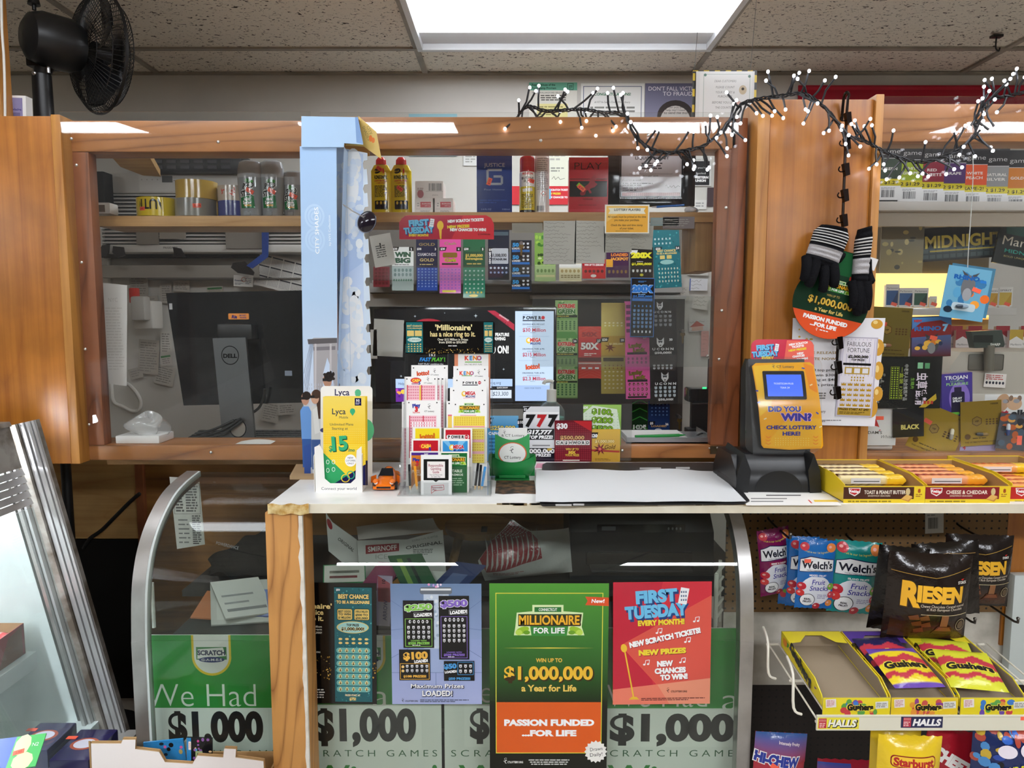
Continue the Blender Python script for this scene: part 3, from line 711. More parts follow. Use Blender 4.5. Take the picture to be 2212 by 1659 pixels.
def lyca(k):
    dx,dy=k*2.2,k*-.6
    s=Sheet(694+dx,858+dy,790+dx,1048+dy,Y+.008+k*.0045,'fbd83a','gloss',.0008,tilt=-4,pivot='b')
    if k==0:
        s.grad(694,858,790,960,'fbe06a','f8cb20');s.cells(694,925,790,1000,22,16,'fbe480',.4,.4,'d')
        s.rect(766,861,781,877,'17184a');s.t_('5G',773,866,5,'ffffff',b=.03);s.micro(768,870,779,875,2,'c8c8e0')
        s.t_('Lyca',730,889,13,'2b3a52',b=.01);s.t_('Mobile',741,902,5.5,'2b3a52');s.ell(761,889,6,6,'3fb17e');s.poly([(755,891),(761,899),(767,891)],'3fb17e')
        s.t_('Unlimited Plans',736,917,5.5,'33404c',w=53);s.t_('Starting at',732,926,5.5,'33404c',w=36)
        s.t_('15',733,959,30,'1b5b44',b=.05,w=36,rot=-4);s.t_('15',731,957,30,'3cb37e',b=.04,w=36,rot=-4);s.t_('$',711,969,12,'2f9c6c',b=.03);s.t_('/mo',758,972,7,'27865e',b=.03)
        s.poly([(694,978),(770,1048),(694,1048)],'37a868');s.poly([(712,1048),(790,1003),(790,1048)],'1b1c52')
        s.ring(744,1033,10,9,2,'f5d33a');s.ring(756,1026,9,9,2,'36b58a')
        s.ell(756,995,13,13,'ffffff');s.t_('NEW',756,989,4,'222244',b=.01);s.t_('CUSTOMERS',756,995,4,'222244',w=22);s.t_('ONLY',756,1001,4,'222244')
        for q in((704,998),(717,998),(704,1016),(717,1014)):s.ring(*q,4,5,1.2,'e8f6ee',10)
    else:s.rect(766+dx,861+dy,781+dx,877+dy,'17184a');s.rect(787+dx,995,790+dx,1048,'17184a')
    s.done('brochure',['yellow phone plan brochure at the front of the white cardboard holder','second yellow brochure peeking out behind the front one in the cardboard holder','rearmost yellow brochure in the cardboard holder'][k],'brochure','phone plan brochures in the holder')
for k in(0,1,2):lyca(k)
# ---- toy car
p=atz(829,1061,CTZ);W=.058;r=thing('toy_car','small orange toy sports car facing the shopper beside the slip rack','toy car',tuple(p))
def V(x,y,z):return(p.x+x*W,p.y+y*W,CTZ+z*W)
prof=[(-.02,.12),(0,.3),(.35,.42),(.62,.47),(.95,.76),(1.35,.80),(1.75,.55),(2.0,.46),(2.05,.15)]
g=G();sec=[]
def hw(y,z):return(.5 if z<.5 else .5-(z-.5)*.55)*(1-.12*max(0,(.35-y)/.35))
rows=[]
for y,zt_ in prof:
    row=[]
    for i in range(13):
        t=-1+2*i/12;h=hw(y,zt_)if False else .5*(1-.14*max(0,.4-y)/.4)
        zz=.1+(zt_-.1)*(1-abs(t)**(2.2 if zt_>.5 else 5));row.append(V(t*h,y,zz))
    rows.append(row)
g.add([q for row in rows for q in row],[(j*13+i,j*13+i+1,(j+1)*13+i+1,(j+1)*13+i)for j in range(len(rows)-1)for i in range(12)],'ef7a1c','shiny')
for x in(-.36,.36):g.sph(V(x,.16,.40),(.13*W,.22*W,.1*W),'ef7a1c','shiny')
g.box(*V(-.46,-.03,.07),*V(.46,.12,.26),'ef7a1c','shiny',.002)
g.build('body',r)
g=G();g.add([V(-.33,.68,.49),V(.33,.68,.49),V(.24,.97,.765),V(-.24,.97,.765)],[(0,1,2,3)],'14161a','matte')
g.v=[(a,b-.0022,c+.002)for a,b,c in g.v];g.build('windscreen',r)
for x in(-.34,.34):
    g=G();g.sph(V(x,.02,.36),(.085*W,.04*W,.075*W),'e8e6dc','shiny');g.build('headlight',r)
    for y in(.35,1.62):
        g=G();c=V(x*1.32,y,.17);g.cyl((c[0]-.004,c[1],c[2]),(c[0]+.004,c[1],c[2]),.17*W,col='141414',m='rubber',n=18);g.build('wheel',r)
    g=G();g.add([V(x*1.35,.75,.2),V(x*1.95,.62,.22),V(x*1.9,.62,.5),V(x*1.3,.75,.55)],[(0,1,2,3)],'d96a18','shiny');g.build('door',r)
g=G();g.box(*V(-.3,-.045,.12),*V(.3,-.02,.2),'1a1210','plastic');g.box(*V(-.44,-.04,.22),*V(-.33,-.025,.27),'1a1210');g.box(*V(.33,-.04,.22),*V(.44,-.025,.27),'1a1210');g.build('bumper_grille',r)
# ---- slip rack
YR=YC(1074)+.008
r=thing('slip_rack','clear acrylic rack of lottery play slips with a black header sign','rack',tuple(atz(965,1070,CTZ)))
s=Sheet(872,694,1069,764,YR+.16,'0b0a0a','gloss',.002,outline=rr(872,694,1069,764,6))
for x0 in(877,1045):
    s.rect(x0,696,x0+(36 if x0<900 else 20),762,'1d6f74');w_=36 if x0<900 else 20;m_=x0+w_/2
    s.blobs(x0+2,698,x0+w_-2,760,40,['2d8f92','17585e','4fb0ae'],.8,1.6)
    s.t_('BEST CHANCE',m_,704,3.4,'f1dc92',b=.03,w=w_-4);s.t_('TO BE A MILLIONAIRE',m_,709,2.6,'f1dc92',b=.02,w=w_-4)
    s.rect(x0+2,714,m_-1,726,'e2c878');s.rect(m_+1,714,x0+w_-2,726,'e2c878');s.ell(m_,734,w_*.42,5,'cfe8e0');s.t_('$1,000,000!',m_,734,3,'4a3a14',w=w_*.7)
    s.cells(x0+2,741,x0+w_-2,761,5,4,'e2c878',.6,.5,'e')
s.t_("'Millionaire'",980,707,12,'f3e3a6',b=.03,w=80);s.t_('has a nice ring to it.',978,721,11,'e9d596',b=.03,w=98)
s.t_('Over $15 Million in Prizes',978,733,5,'f4efdc',b=.012,w=66);s.t_('from $500 to $50,000!',978,739,5,'f4efdc',b=.012,w=60)
s.micro(968,745,990,749,1,'dddddd');s.blobs(915,752,1043,763,90,['a8843a','e0c070','6a5224','3a2c12'],.5,1.4);s.done('header_sign',parent=r)
LN=.012
def slip(x0,y0,x1,y1,k,bg,kind,label,extra=None,t=.005,m='paper',tilt=-7):
    s=Sheet(x0,y0,x1,y1,YR+.012+k*LN,bg,m,t,tilt=tilt,pivot='b',back='efefef')
    if extra:extra(s)
    s.done(kind,label,'slip pad' if kind=='slip_pad' else 'leaflet','play slips and leaflets in the slip rack')
def ticks(s,x0,x1,y):
    for x in(x0,x1):s.rect(x-1.3,y-1.3,x+1.3,y+1.3,'181818');s.lay-=1
    s.lay+=1
def logo_lotto(s,cx,cy,k,col='e2572b'):s.t_('lotto!',cx,cy,k,'8a2a12',b=.07,w=k*3.1,rot=-5);s.t_('lotto!',cx,cy,k,col,b=.04,w=k*3,rot=-5)
def logo_keno(s,cx,cy,k):
    for i,(ch,c)in enumerate(zip('KENO',('e0452f','3f8fd0','f0902a','3b79c4'))):s.t_(ch,cx+(i-1.5)*k*.95,cy,k,c,b=.05);s.lay-=1
    s.lay+=1
    s.ring(cx+1.42*k,cy,k*.42,k*.5,k*.16,'e0452f',16)
def logo_power(s,cx,cy,k,w_,dark=False):
    if dark:
        s.rrect(cx-w_/2-2,cy-k*.7,cx+w_/2+2,cy+k*.7,k*.6,'f2f2f2')
    for i,ch in enumerate('POWER'):s.t_(ch,cx-w_/2+w_*(i+.5)/6,cy,k,'151515',b=.05);s.lay-=1
    s.lay+=1
    s.ell(cx+w_/2-w_/12,cy,k*.7,k*.7,'c4202c',16);s.rect(cx+w_/2-w_/12-k*.5,cy-k*.15,cx+w_/2-w_/12+k*.5,cy+k*.15,'f0d8d8')
def logo_mega(s,cx,cy,k):
    s.ell(cx-k*1.35,cy,k*.75,k*.8,'f0c53a',14);s.ell(cx-k*1.3,cy-k*.1,k*.45,k*.45,'f7f3e0',12)
    s.t_('MEGA',cx+k*.5,cy-k*.2,k,'ffffff',b=.09,w=k*3.1);s.t_('MEGA',cx+k*.5,cy-k*.2,k,'d0202a',b=.05,w=k*3);s.t_('MILLIONS',cx+k*.5,cy+k*.75,k*.6,'23358a',b=.04,w=k*2.8)
def logo_cash(s,cx,cy,k):
    s.ell(cx,cy,k*2,k*1.0,'c8202a',20);s.ell(cx,cy,k*1.85,k*.85,'e23a34',20);s.t_('CASH',cx+k*.1,cy,k,'f9e24a',b=.05,w=k*2.8);s.t_('5',cx+k*1.3,cy+k*.9,k*1.1,'2c3a9c',b=.06);s.rect(cx-k*1.6,cy+k*1.1,cx+k*.9,cy+k*1.4,'9c3060')
def logo_mil(s,cx,cy,w_):
    k=w_/100
    s.poly([(cx-46*k,cy-16*k),(cx-24*k,cy-18*k),(cx-24*k,cy-27*k),(cx+20*k,cy-27*k),(cx+20*k,cy-18*k),(cx+48*k,cy-16*k),(cx+46*k,cy+4*k),(cx+50*k,cy+16*k),(cx-50*k,cy+16*k),(cx-48*k,cy+4*k)],'dff0b8')
    s.poly([(cx-44*k,cy-14*k),(cx+46*k,cy-14*k),(cx+44*k,cy+3*k),(cx-44*k,cy+3*k)],'2e3516');s.rect(cx-21*k,cy-24*k,cx+17*k,cy-17*k,'2f7a3a')
    s.t_('CONNECTICUT',cx-2*k,cy-20.5*k,4*k,'ffffff',b=.02,w=26*k)
    s.t_('MILLIONAIRE',cx+k,cy-5*k,13*k,'3a2408',b=.06,w=88*k);s.t_('MILLIONAIRE',cx,cy-6*k,13*k,'f4b92c',b=.03,w=86*k)
    s.poly([(cx-27*k,cy+3*k),(cx+27*k,cy+3*k),(cx+25*k,cy+17*k),(cx-25*k,cy+17*k)],'3a8c3c');s.t_('FOR LIFE',cx,cy+9*k,8*k,'ffffff',b=.03,w=44*k)
    for q in(-1,1):
        s.ell(cx+q*38*k,cy+9*k,10*k,5*k,'9cc832',12,rot=q*20);s.ell(cx+q*43*k,cy+12*k,5*k,4*k,'c2e05a',10);s.ell(cx+q*32*k,cy+12*k,5*k,3*k,'6ea42a',10)
def grid_(s,x0,y0,x1,y1,c1,c2,dark):
    s.rect(x0,y0,x1,y1,c1);s.cells(x0+2,y0+1,x1-1,y1-1,12,max(3,int((y1-y0)/6)),c2,.7,.55);s.rect(x0,y0,x0+2.2,y1,dark);s.rect((x0+x1)/2,y0,(x0+x1)/2+2.2,y1,dark)
def f(s):s.t_('TRY',932,766,7,'ffffff',b=.02);s.t_('FAST',917,776,8,'2f8fe0',b=.05,w=27,sh=.25);s.t_('PLAY',944,776,8,'5fc23f',b=.05,w=27,sh=.25);s.t_('!',960,776,9,'5fc23f',b=.03);s.t_('FAST PLAY combines the',929,786,4,'d8d8d8',b=.01,w=56)
slip(896,757,967,925,11,'0e0e10','leaflet','black leaflet headed TRY FASTPLAY, topmost in the slip rack',f,m='gloss')
def f(s):ticks(s,891,960,795);logo_lotto(s,912,806,9);lot(s,938,801,9,'444444','CT Lottery')
slip(886,789,967,925,10,'f6f5f3','slip_pad','white lotto slips right below the black FASTPLAY leaflet',f)
def f(s):ticks(s,877,939,819);logo_cash(s,897,822,6);lot(s,924,819,9,'444444','CT Lottery');grid_(s,877,832,940,925,'f6c7d0','e28a9c','cc3048');s.rect(905,833,908,925,'f0d040')
for k in(2,1,0):
    d=k*8.5
    slip(872+d,814+k*1.5,944+d,925,8+k*.6,'f7f6f4','slip_pad',['white cash slips with a pink number grid, foremost of their three','pink-gridded cash slips just behind the foremost of the three','pink-gridded cash slips at the back of the three'][k],f if k==0 else(lambda s,d=d:(ticks(s,940+d-2,940+d-1,819),grid_(s,900+d,832,941+d,925,'f6c7d0','e28a9c','cc3048'))))
def f(s):ticks(s,880,943,871);s.t_('Play',897,877,8,'2c3a9c',b=.06,rot=-8);s.t_('3',897,885,10,'d8262e',b=.08);s.t_('Day & Night',897,892,3.5,'d8262e',b=.03,w=16);lot(s,926,879,11,'444444','CT Lottery');grid_(s,881,899,942,990,'f6c7d0','e28a9c','cc3048');s.cells(886,912,938,924,9,2,'ffffff',.5,.8)
slip(874,866,952,1050,6,'f7f6f4','slip_pad','white daily number slips with a pink grid, below the cash slips',f)
s=Sheet(865,869,884,1040,YR+.02+6.7*LN,'f7f6f4','paper',.004,tilt=-7,pivot='b');ticks(s,870,871,873);s.rect(872,899,882,1036,'f0b4c0');s.cells(873,905,881,1030,2,18,'dd8496',.6,.5)
s.done('slip_pad','slips sticking out sideways past the daily number slips','slip pad','play slips and leaflets in the slip rack')
def f(s):s.rect(988,760,1055,925,'f4f2ee');logo_keno(s,1021,773,9.5);s.rect(1003,781,1040,783,'6fae45');s.t_('ON THE SPOT FUN',1021,787,3.6,'444444',w=38)
slip(980,758,1059,925,11,'e2906c','leaflet','orange bordered KENO leaflet, topmost of the second column',f,m='gloss')
def f(s):ticks(s,987,1047,798);logo_keno(s,1007,806,8);lot(s,1034,804,9,'444444','CT Lottery');s.rect(996,811,1019,812.5,'6fae45')
slip(978,791,1055,925,10,'f6f5f3','slip_pad','white keno slips just below the orange KENO leaflet',f)
def f(s):ticks(s,986,1047,822);logo_power(s,1018,827,5,42);s.rect(998,831,1032,833,'333333')
slip(977,815,1056,925,9,'f6f5f3','slip_pad','white slips with the small POWER ball logo',f)
def f(s):ticks(s,979,1042,844);logo_mega(s,1012,851,7.5);s.rect(1000,860,1026,861,'f0a0b0')
slip(971,837,1051,925,8,'f6f5f3','slip_pad','white slips with the mega millions logo',f)
def f(s):ticks(s,982,1045,875);logo_mil(s,1013,885,50);s.cells(993,897,1028,900,12,1,'e88ca0',.6,.8);s.rect(978,900,1047,925,'f3dc55');s.cells(980,902,1046,924,13,5,'dfb43a',.6,.5);s.rect(978,921,1047,924,'f0a8b8')
slip(975,866,1052,1050,6,'f7f6f4','slip_pad','slips with the green millionaire logo and a yellow grid',f)
s=Sheet(964,867,978,940,YR+.02+6.7*LN,'f7f6f4','paper',.003,tilt=-7,pivot='b');ticks(s,969,970,872);s.rect(967,898,976,936,'f3cf60');s.rect(967,896,976,899,'e46a84');s.done('slip_pad','yellow-gridded slips peeking out from behind the green millionaire slips','slip pad','play slips and leaflets in the slip rack')
s=Sheet(1016,927,1046,1000,YR+.02+5.4*LN,'f2dc5a','paper',.003,tilt=-7,pivot='b');s.cells(1018,930,1045,998,5,12,'e0b440',.6,.5);s.rect(1016,950,1046,956,'eeb0bc');s.rect(1016,975,1046,981,'eeb0bc');s.done('slip_pad','all-yellow slip grid beside the red POWER leaflet','slip pad','play slips and leaflets in the slip rack')
# lower tier
def f(s):s.rect(895,927,949,990,'f6dc2a');logo_lotto(s,922,944,11,'e87524')
slip(889,924,953,1055,4.4,'f6f4ee','leaflet','yellow lotto leaflet above the red cash leaflet',f,m='gloss')
def f(s):s.rect(891,953,946,1010,'c2202c');logo_cash(s,918,965,7.5)
slip(887,949,950,1060,3.2,'f6f4ee','leaflet','red cash leaflet above the daily number leaflet',f,m='gloss')
def f(s):
    s.grad(887,979,946,1066,'e0842c','c9741e');s.rect(887,979,946,985,'4b2a86');s.t_('DAY',920,982,3.2,'ffffff',b=.02);s.t_('Play',898,994,7,'2c3a9c',b=.06);s.t_('3',900,1002,10,'d8262e',b=.08)
    s.t_('PRIZE PAYOUT',912,1019,6,'ffe9c8',b=.03,w=46);s.t_('TABLE',905,1026,5,'ffe9c8',b=.03);s.ell(916,1062,29,24,'f4f0ea');lot(s,903,1048,8,'555555')
slip(884,976,950,1068,2,'f6f4ee','leaflet','orange and purple daily number prize leaflet behind the gambling guide',f,m='gloss')
def f(s):s.rect(961,930,1016,990,'c62230');logo_power(s,988,945,6,46,True);s.cells(963,953,1014,958,10,1,'e46a6a',.4,.6)
slip(957,926,1020,1055,4.4,'f6f4ee','leaflet','red POWER ball leaflet above the blue mega leaflet',f,m='gloss')
def f(s):s.rect(955,954,1010,1010,'3b97d8');s.poly([(982,980),(955,954),(968,954)],'7cc0ea');s.poly([(982,980),(990,954),(1006,954)],'7cc0ea');logo_mega(s,986,968,8)
slip(951,950,1014,1060,3.2,'f6f4ee','leaflet','blue mega millions leaflet above the green millionaire leaflet',f,m='gloss')
def f(s):s.rect(952,980,1009,1066,'1f6a35');logo_mil(s,981,997,52);s.t_('PRIZE TABLE',976,1018,6,'e8f4e0',b=.03,w=44);s.t_('LITE PREMIOS',978,1026,4.5,'e8f4e0',b=.03,w=44);s.micro(960,1032,1005,1050,4,'9cc8a0')
slip(949,977,1013,1068,2,'f6f4ee','leaflet','green millionaire prize table leaflet behind the gambling guide',f,m='gloss')
def f(s):
    s.rect(914,993,969,1038,'181818');s.poly([(934,1037),(948,1037),(941,1042)],'181818');s.rect(922,998,961,1033,'f2ecea')
    for t,y in(('Responsible',1006),('Gambling',1013),('Guide',1020)):s.t_(t,941,y,6,'a03048',b=.012,w=len(t)*2.9)
    s.t_('Tips and Resources',941,1026,3,'333333',w=28);s.t_('for Safer Play',941,1030,3,'333333',w=20);s.rect(914,1043,969,1074,'d8d8d6')
    s.line([(931,1050),(958,1048),(959,1058),(939,1060),(931,1066),(931,1050)],1,'c03040');s.t_('Responsible',944,1053,4,'8a2030',b=.02,w=24);s.t_('Play',938,1058,4,'8a2030',b=.02)
slip(908,984,976,1076,.2,'f4f4f2','leaflet','responsible gambling guide leaflet in the lowest front pocket of the rack',f,m='gloss',tilt=-5)
# acrylic of the rack
def ac(g,x0,y0,x1,y1,k,tilt=-7):
    Yk=YR+.012+k*LN;a,b=at(x0,y0,Yk),at(x1,y1,Yk);dz=a.z-b.z;dy=math.tan(R(-tilt))*dz
    g.add([(a.x,Yk,b.z),(b.x,Yk,b.z),(b.x,Yk+dy,a.z),(a.x,Yk+dy,a.z),(a.x,Yk+.002,b.z),(b.x,Yk+.002,b.z),(b.x,Yk+.002+dy,a.z),(a.x,Yk+.002+dy,a.z)],[(0,1,2,3),(7,6,5,4),(0,4,5,1),(1,5,6,2),(2,6,7,3),(3,7,4,0)],'ffffff','acrylic')
for q in((904,1040,980,1078,-.5),(880,1010,1018,1070,1.2),(864,925,1062,1000,5.2)):
    g=G();ac(g,*q);g.build('pocket_front',r)
for px in(866,1061):
    a=at(px,1060,YR+.03);g=G();y0=YR+.02
    g.prism([(y0,CTZ+.001),(y0+.13,CTZ+.001),(y0+.155,CTZ+.36),(y0+.12,CTZ+.36),(y0+.06,CTZ+.15),(y0,CTZ+.07)],0,a.x-.001,a.x+.001,m='acrylic');g.build('side_panel',r)
g=G();a,b=at(864,1060,YR+.04),at(1062,1060,YR+.04);g.box(a.x,YR+.0,CTZ,b.x,YR+.15,CTZ+.003,m='acrylic');g.build('base_sheet',r)
for px in((872,905),(1022,1050)):
    g=G();a,b=at(px[0],1055,YR+.012),at(px[1],1055,YR+.012);g.box(a.x,YR+.004,CTZ+.003,b.x,YR+.005,CTZ+.06,m='acrylic');g.box(a.x,YR+.03,CTZ+.003,b.x,YR+.031,CTZ+.075,m='acrylic');g.build('pencil_cup',r)
def pencil(px,top,lean,col,label,tip='d8b888'):
    a=at(px,1058,YR+.016);b=at(px+lean,top,YR+.02);g=G();d=(b-a);e=a+d*.16
    g.cyl(e,b,.0033,col=col,m='shiny',n=6);tp=G();tp.cyl(a,e,.0006,.0033,tip,'matte',8)
    o=thing('pencil',label,'pencil',tuple(a),'golf pencils in the slip rack cups');g.build('barrel',o);tp.build('tip',o)
pencil(886,1003,-2,'1c1c1e','black pencil beside the orange one in the rack cup');pencil(901,1007,-5,'f0a020','orange pencil in the rack cup next to the toy car')
pencil(1026,1000,7,'16161a','black pencil next to the blue one, furthest from the green box');pencil(1034,1004,5,'141418','black pencil between another black one and the blue one');pencil(1040,1008,8,'3b8fd0','light blue pencil in the rack cup next to the green box')
# ---- green slip box
Yb=YC(1040)+.012
r=thing('slip_box','green plastic scrap slip box with a lottery oval','box',tuple(atz(1106,1040,CTZ)))
arcp=[(1069,1000),(1069,938)]+[(1069+75*i/10,938+13*math.sin(math.pi*i/10))for i in range(1,10)]+[(1144,937),(1144,1000)]
s=Sheet(1069,937,1144,1000,Yb+.03,'2f9b52','plastic',.002,outline=arcp,tilt=-8,pivot='b');s.ell(1107,980,31,24,'d9612f',30);s.ell(1107,980,28.5,22,'f4f4f0',30);lot(s,1106,972,14,'444444');s.t_('CT Lottery',1107,988,6,'333333',b=.01,w=36);s.done('back_plate',parent=r)
g=G();a=at(1055,1042,Yb);b=at(1158,987,Yb);cx=(a.x+b.x)/2;hw_=(b.x-a.x)/2;zt_=b.z;H=b.z-CTZ
def tray(u,v):
    t=u*math.pi;x=-math.cos(t);yy=math.sin(t)
    taper=.72+.28*min(1,v*1.6)**.6
    return(cx+x*hw_*taper*(1+.03*math.sin(v*3)),Yb+.045-yy*.05*taper,CTZ+.001+v*H*(1-.25*yy**2))
g.grid(tray,30,8,'12803a','plastic');g.grid(lambda u,v:(lambda q:(cx+(q[0]-cx)*.95,Yb+.045+(q[1]-Yb-.045)*.93,q[2]+.0005))(tray(u,v)),30,8,'0f6e32','plastic')
g.box(cx-hw_*.72,Yb-.002,CTZ,cx+hw_*.72,Yb+.045,CTZ+.004,'0f6e32','plastic');g.box(cx-hw_*.97,Yb+.043,CTZ+.002,cx+hw_*.97,Yb+.046,zt_,'117a37','plastic',.001);g.box(cx-hw_*.55,Yb-.003,CTZ+.006,cx+hw_*.55,Yb+.004,CTZ+.014,'117a37','plastic',.001);g.build('tray',r)
s=Sheet(1077,925,1139,990,Yb+.04,'f8f7f4','paper',.001,tilt=-8,pivot='b');s.rect(1073,926,1078,945,'e88040')if False else None;s.t_('& CT Lottery',1108,941,5.5,'444444',w=50);lot(s,1090,934,9,'555555');s.done('play_slip','white slip standing in the green slip box','slip')
# ---- counter mat with a sheet of paper
def fq(pts,z):return[(lambda q:(q.x,q.y))(atz(x,y,z))for x,y in pts]
r=thing('counter_mat','black rubber counter mat partly covered by a sheet of pale paper','mat',tuple(atz(1370,1060,CTZ)))
g=G();g.prism(fq([(1166,1090),(1172,1094),(1608,1090),(1619,1084),(1560,1006),(1548,1002),(1180,1002),(1172,1006)],CTZ),2,CTZ+.0003,CTZ+.004,'151517','rubber');
for x0,x1,y in((1425,1470,1016),(1382,1428,1012),(1460,1490,1011),(1200,1235,1091),(1238,1262,1090)):
    g.prism(fq([(x0,y-2),(x1,y-2),(x1,y+2),(x0,y+2)],CTZ+.004),2,CTZ+.004,CTZ+.0043,'b9b9b9','matte')
g.build('mat',r)
P=[fq([q],CTZ+.006)[0]for q in((1157,1086),(1612,1085),(1545,1018),(1158,1016))]
def ps(u,v):
    a=Vector(P[0]).lerp(Vector(P[1]),u);b=Vector(P[3]).lerp(Vector(P[2]),u);q=a.lerp(b,v)
    return(q.x,q.y,CTZ+.0072+.0035*max(0,math.sin((u-.45)*math.pi*2.2))*max(0,v-.3)+.002*math.sin(u*13+v*4)*v+.0015*abs(math.sin((u-.52)*8)))
g=G();g.grid(ps,40,16,'e0e3e5','paper');tag(g.build('paper_sheet'),'large creased sheet of pale grey paper lying on the black mat','paper')
def slab(name,label,cat,pts,z,t,col,m='paper',group=None,extra=()):
    g=G();g.prism(fq(pts,z),2,z+.0002,z+t,col,m)
    for q,c in extra:g.prism(fq(q,z+t),2,z+t,z+t+.0002,c,m)
    return tag(g.build(name),label,cat,group)
slab('bet_slip','pink and yellow printed slip lying against the foot of the ticket window','slip',[(1150,1014),(1276,1014),(1274,999),(1158,998)],CTZ,.0015,'f6eef0',extra=[([(1156,1011),(1256,1011),(1254,1001),(1160,1001)],'eeaac0'),([(1178,1011),(1186,1011),(1186,1001),(1178,1001)],'f0d868'),([(1206,1011),(1214,1011),(1214,1001),(1206,1001)],'f0d868'),([(1230,1011),(1238,1011),(1238,1001),(1230,1001)],'f0d868'),([(1258,1011),(1268,1011),(1267,1001),(1258,1001)],'707070')])
slab('notice_sheet','white printed notice lying under the ticket checker beside the mat','paper',[(1612,1092),(1818,1092),(1790,1068),(1600,1062)],CTZ,.0008,'f4f3f0',extra=[([(1622,1076+6*i),(1700-8*i,1076+6*i),(1700-8*i,1078+6*i),(1622,1078+6*i)],'8a8a8a')for i in range(2)]+[([(1760,1084),(1812,1084),(1806,1080),(1757,1080)],'f2cf4a'),([(1745,1080),(1752,1087),(1755,1087),(1748,1080)],'d84a44'),([(1655,1071),(1730,1071),(1730,1069),(1655,1069)],'555555')])
slab('notice_sheet','white slip of paper standing against the post by the pass-through','paper',[(1560,1010),(1585,1040),(1600,1040),(1572,1002)],CTZ,.0008,'efefec')
# ---- ticket checker
Yk=YC(1066)+.01
r=thing('ticket_checker','black ticket checker with a yellow face and a small blue screen','scanner',tuple(atz(1680,1066,CTZ)))
a,b=at(1588,1066,Yk),at(1774,1066,Yk);cx=(a.x+b.x)/2;hw_=(b.x-a.x)/2;c15=at(1680,1000,Yk)
g=G()
def wing(sgn):
    x0,x1=cx+sgn*hw_,cx+sgn*hw_*.62
    return[(x0,0),(x1,0)]
g.prism([(Yk,CTZ),(Yk+.20,CTZ),(Yk+.20,CTZ+.03),(Yk+.16,CTZ+.085),(Yk+.05,CTZ+.085),(Yk+.012,CTZ+.055),(Yk,CTZ+.03)],0,cx-hw_*.98,cx+hw_*.98,'131416','plastic')
for sgn in(-1,1):
    g.add([(cx+sgn*hw_*1.0,Yk-.002,CTZ),(cx+sgn*hw_*.72,Yk-.006,CTZ),(cx+sgn*hw_*.66,Yk-.004,CTZ+.055),(cx+sgn*hw_*.80,Yk+.0,CTZ+.095),(cx+sgn*hw_*.95,Yk,CTZ+.055),
           (cx+sgn*hw_*1.0,Yk+.16,CTZ),(cx+sgn*hw_*.72,Yk+.16,CTZ),(cx+sgn*hw_*.66,Yk+.16,CTZ+.055),(cx+sgn*hw_*.80,Yk+.14,CTZ+.1),(cx+sgn*hw_*.95,Yk+.15,CTZ+.055)],
          [(0,1,2,3,4),(9,8,7,6,5),(0,5,6,1),(1,6,7,2),(2,7,8,3),(3,8,9,4),(4,9,5,0)],'17181a','plastic')
g.build('base',r)
g=G();n=16;vs=[(cx,Yk-.0015,CTZ+.004)]
for i in range(n+1):t=math.pi*i/n;vs.append((cx+hw_*.55*math.cos(t),Yk-.0015,CTZ+.004+.05*math.sin(t)))
g.add(vs,[(0,i,i+1)for i in range(1,n+1)],'0c0d0e','plastic');g.build('slot_recess',r)
YF=Yk+.035
A,B=at(1640,970,YF),at(1752,780,YF)
g=G();xl,xr_=at(1632,960,YF).x,at(1757,960,YF).x
g.prism([(YF+.012,CTZ+.05),(YF+.11,CTZ+.05),(YF+.12,A.z),(YF+.13,B.z-.03),(YF+.10,B.z),(YF+.075,B.z),(YF+.018,A.z)],0,xl,xr_,'141517','plastic');g.build('housing',r)
s=Sheet(1636,783,1762,966,YF+.03,'f4ac1c','gloss',.003,tilt=-14,warp=lambda u,v:-.012*math.sin(math.pi*v),outline=[(1632,790),(1640,783),(1752,781),(1759,788),(1768,962),(1765,967),(1702,970),(1648,966),(1643,960)],step=.012)
s.poly([(1634,790),(1690,784),(1662,880),(1640,900)],'f8c332');s.poly([(1764,905),(1765,962),(1700,968),(1648,962),(1700,900)],'f6b82a');s.poly([(1738,783),(1757,790),(1760,850),(1744,840)],'f08c1c')
s.t_('CT Lottery',1700,791,5.5,'33404a',b=.01,w=36);lot(s,1676,790,9,'33404a')
s.rrect(1651,801,1737,864,3,'17181c');s.rect(1656,806,1732,859,'0e1014');s.rect(1658,809,1730,857,'3d6bf0',m='screen');s.t_('TICKETSCAN PLUS',1692,829,4,'e8f0ff',b=.0,w=40,m='screen');s.t_('TSAA 24',1694,838,4,'e8f0ff',w=19,m='screen')
s.t_('DID YOU',1690,884,11,'ffffff',b=.07,w=68);s.t_('DID YOU',1690,884,11,'35309a',b=.045,w=66);s.t_('WIN?',1713,901,15,'f3b7d8',b=.1,w=66);s.t_('WIN?',1713,901,15,'35309a',b=.06,w=63)
s.t_('CHECK LOTTERY',1703,923,8,'2a2f8c',b=.04,w=102);s.t_('HERE!',1703,936,8,'2a2f8c',b=.04,w=36)
for q,a_ in(((1736,795),20),((1638,870),-20),((1756,893),40),((1636,845),10)):s.rect(q[0]-3,q[1]-1.5,q[0]+3,q[1]+1.5,'4a4aa8',a_);s.lay-=1
for q in((1748,832),(1650,905),(1762,922)):s.rect(q[0]-3,q[1]-1.2,q[0]+3,q[1]+1.2,'fbe9b0',-25);s.lay-=1
s.lay+=1
for x in(1656,1752):
    for y in(942,949,956):s.line([(x-5,y),(x,y+3),(x+5,y)],1.2,'f07a2a')
s.cells(1668,944,1740,962,14,4,'f4d860',.35,.5,'e');s.done('face',parent=r)
g=G();A,B=at(1610,978,YF-.004),at(1782,772,YF-.004);P_=rr(A.x,-B.z,B.x,-A.z,.022,6);n=len(P_)
def shear_y(z):return(z-A.z)*.08
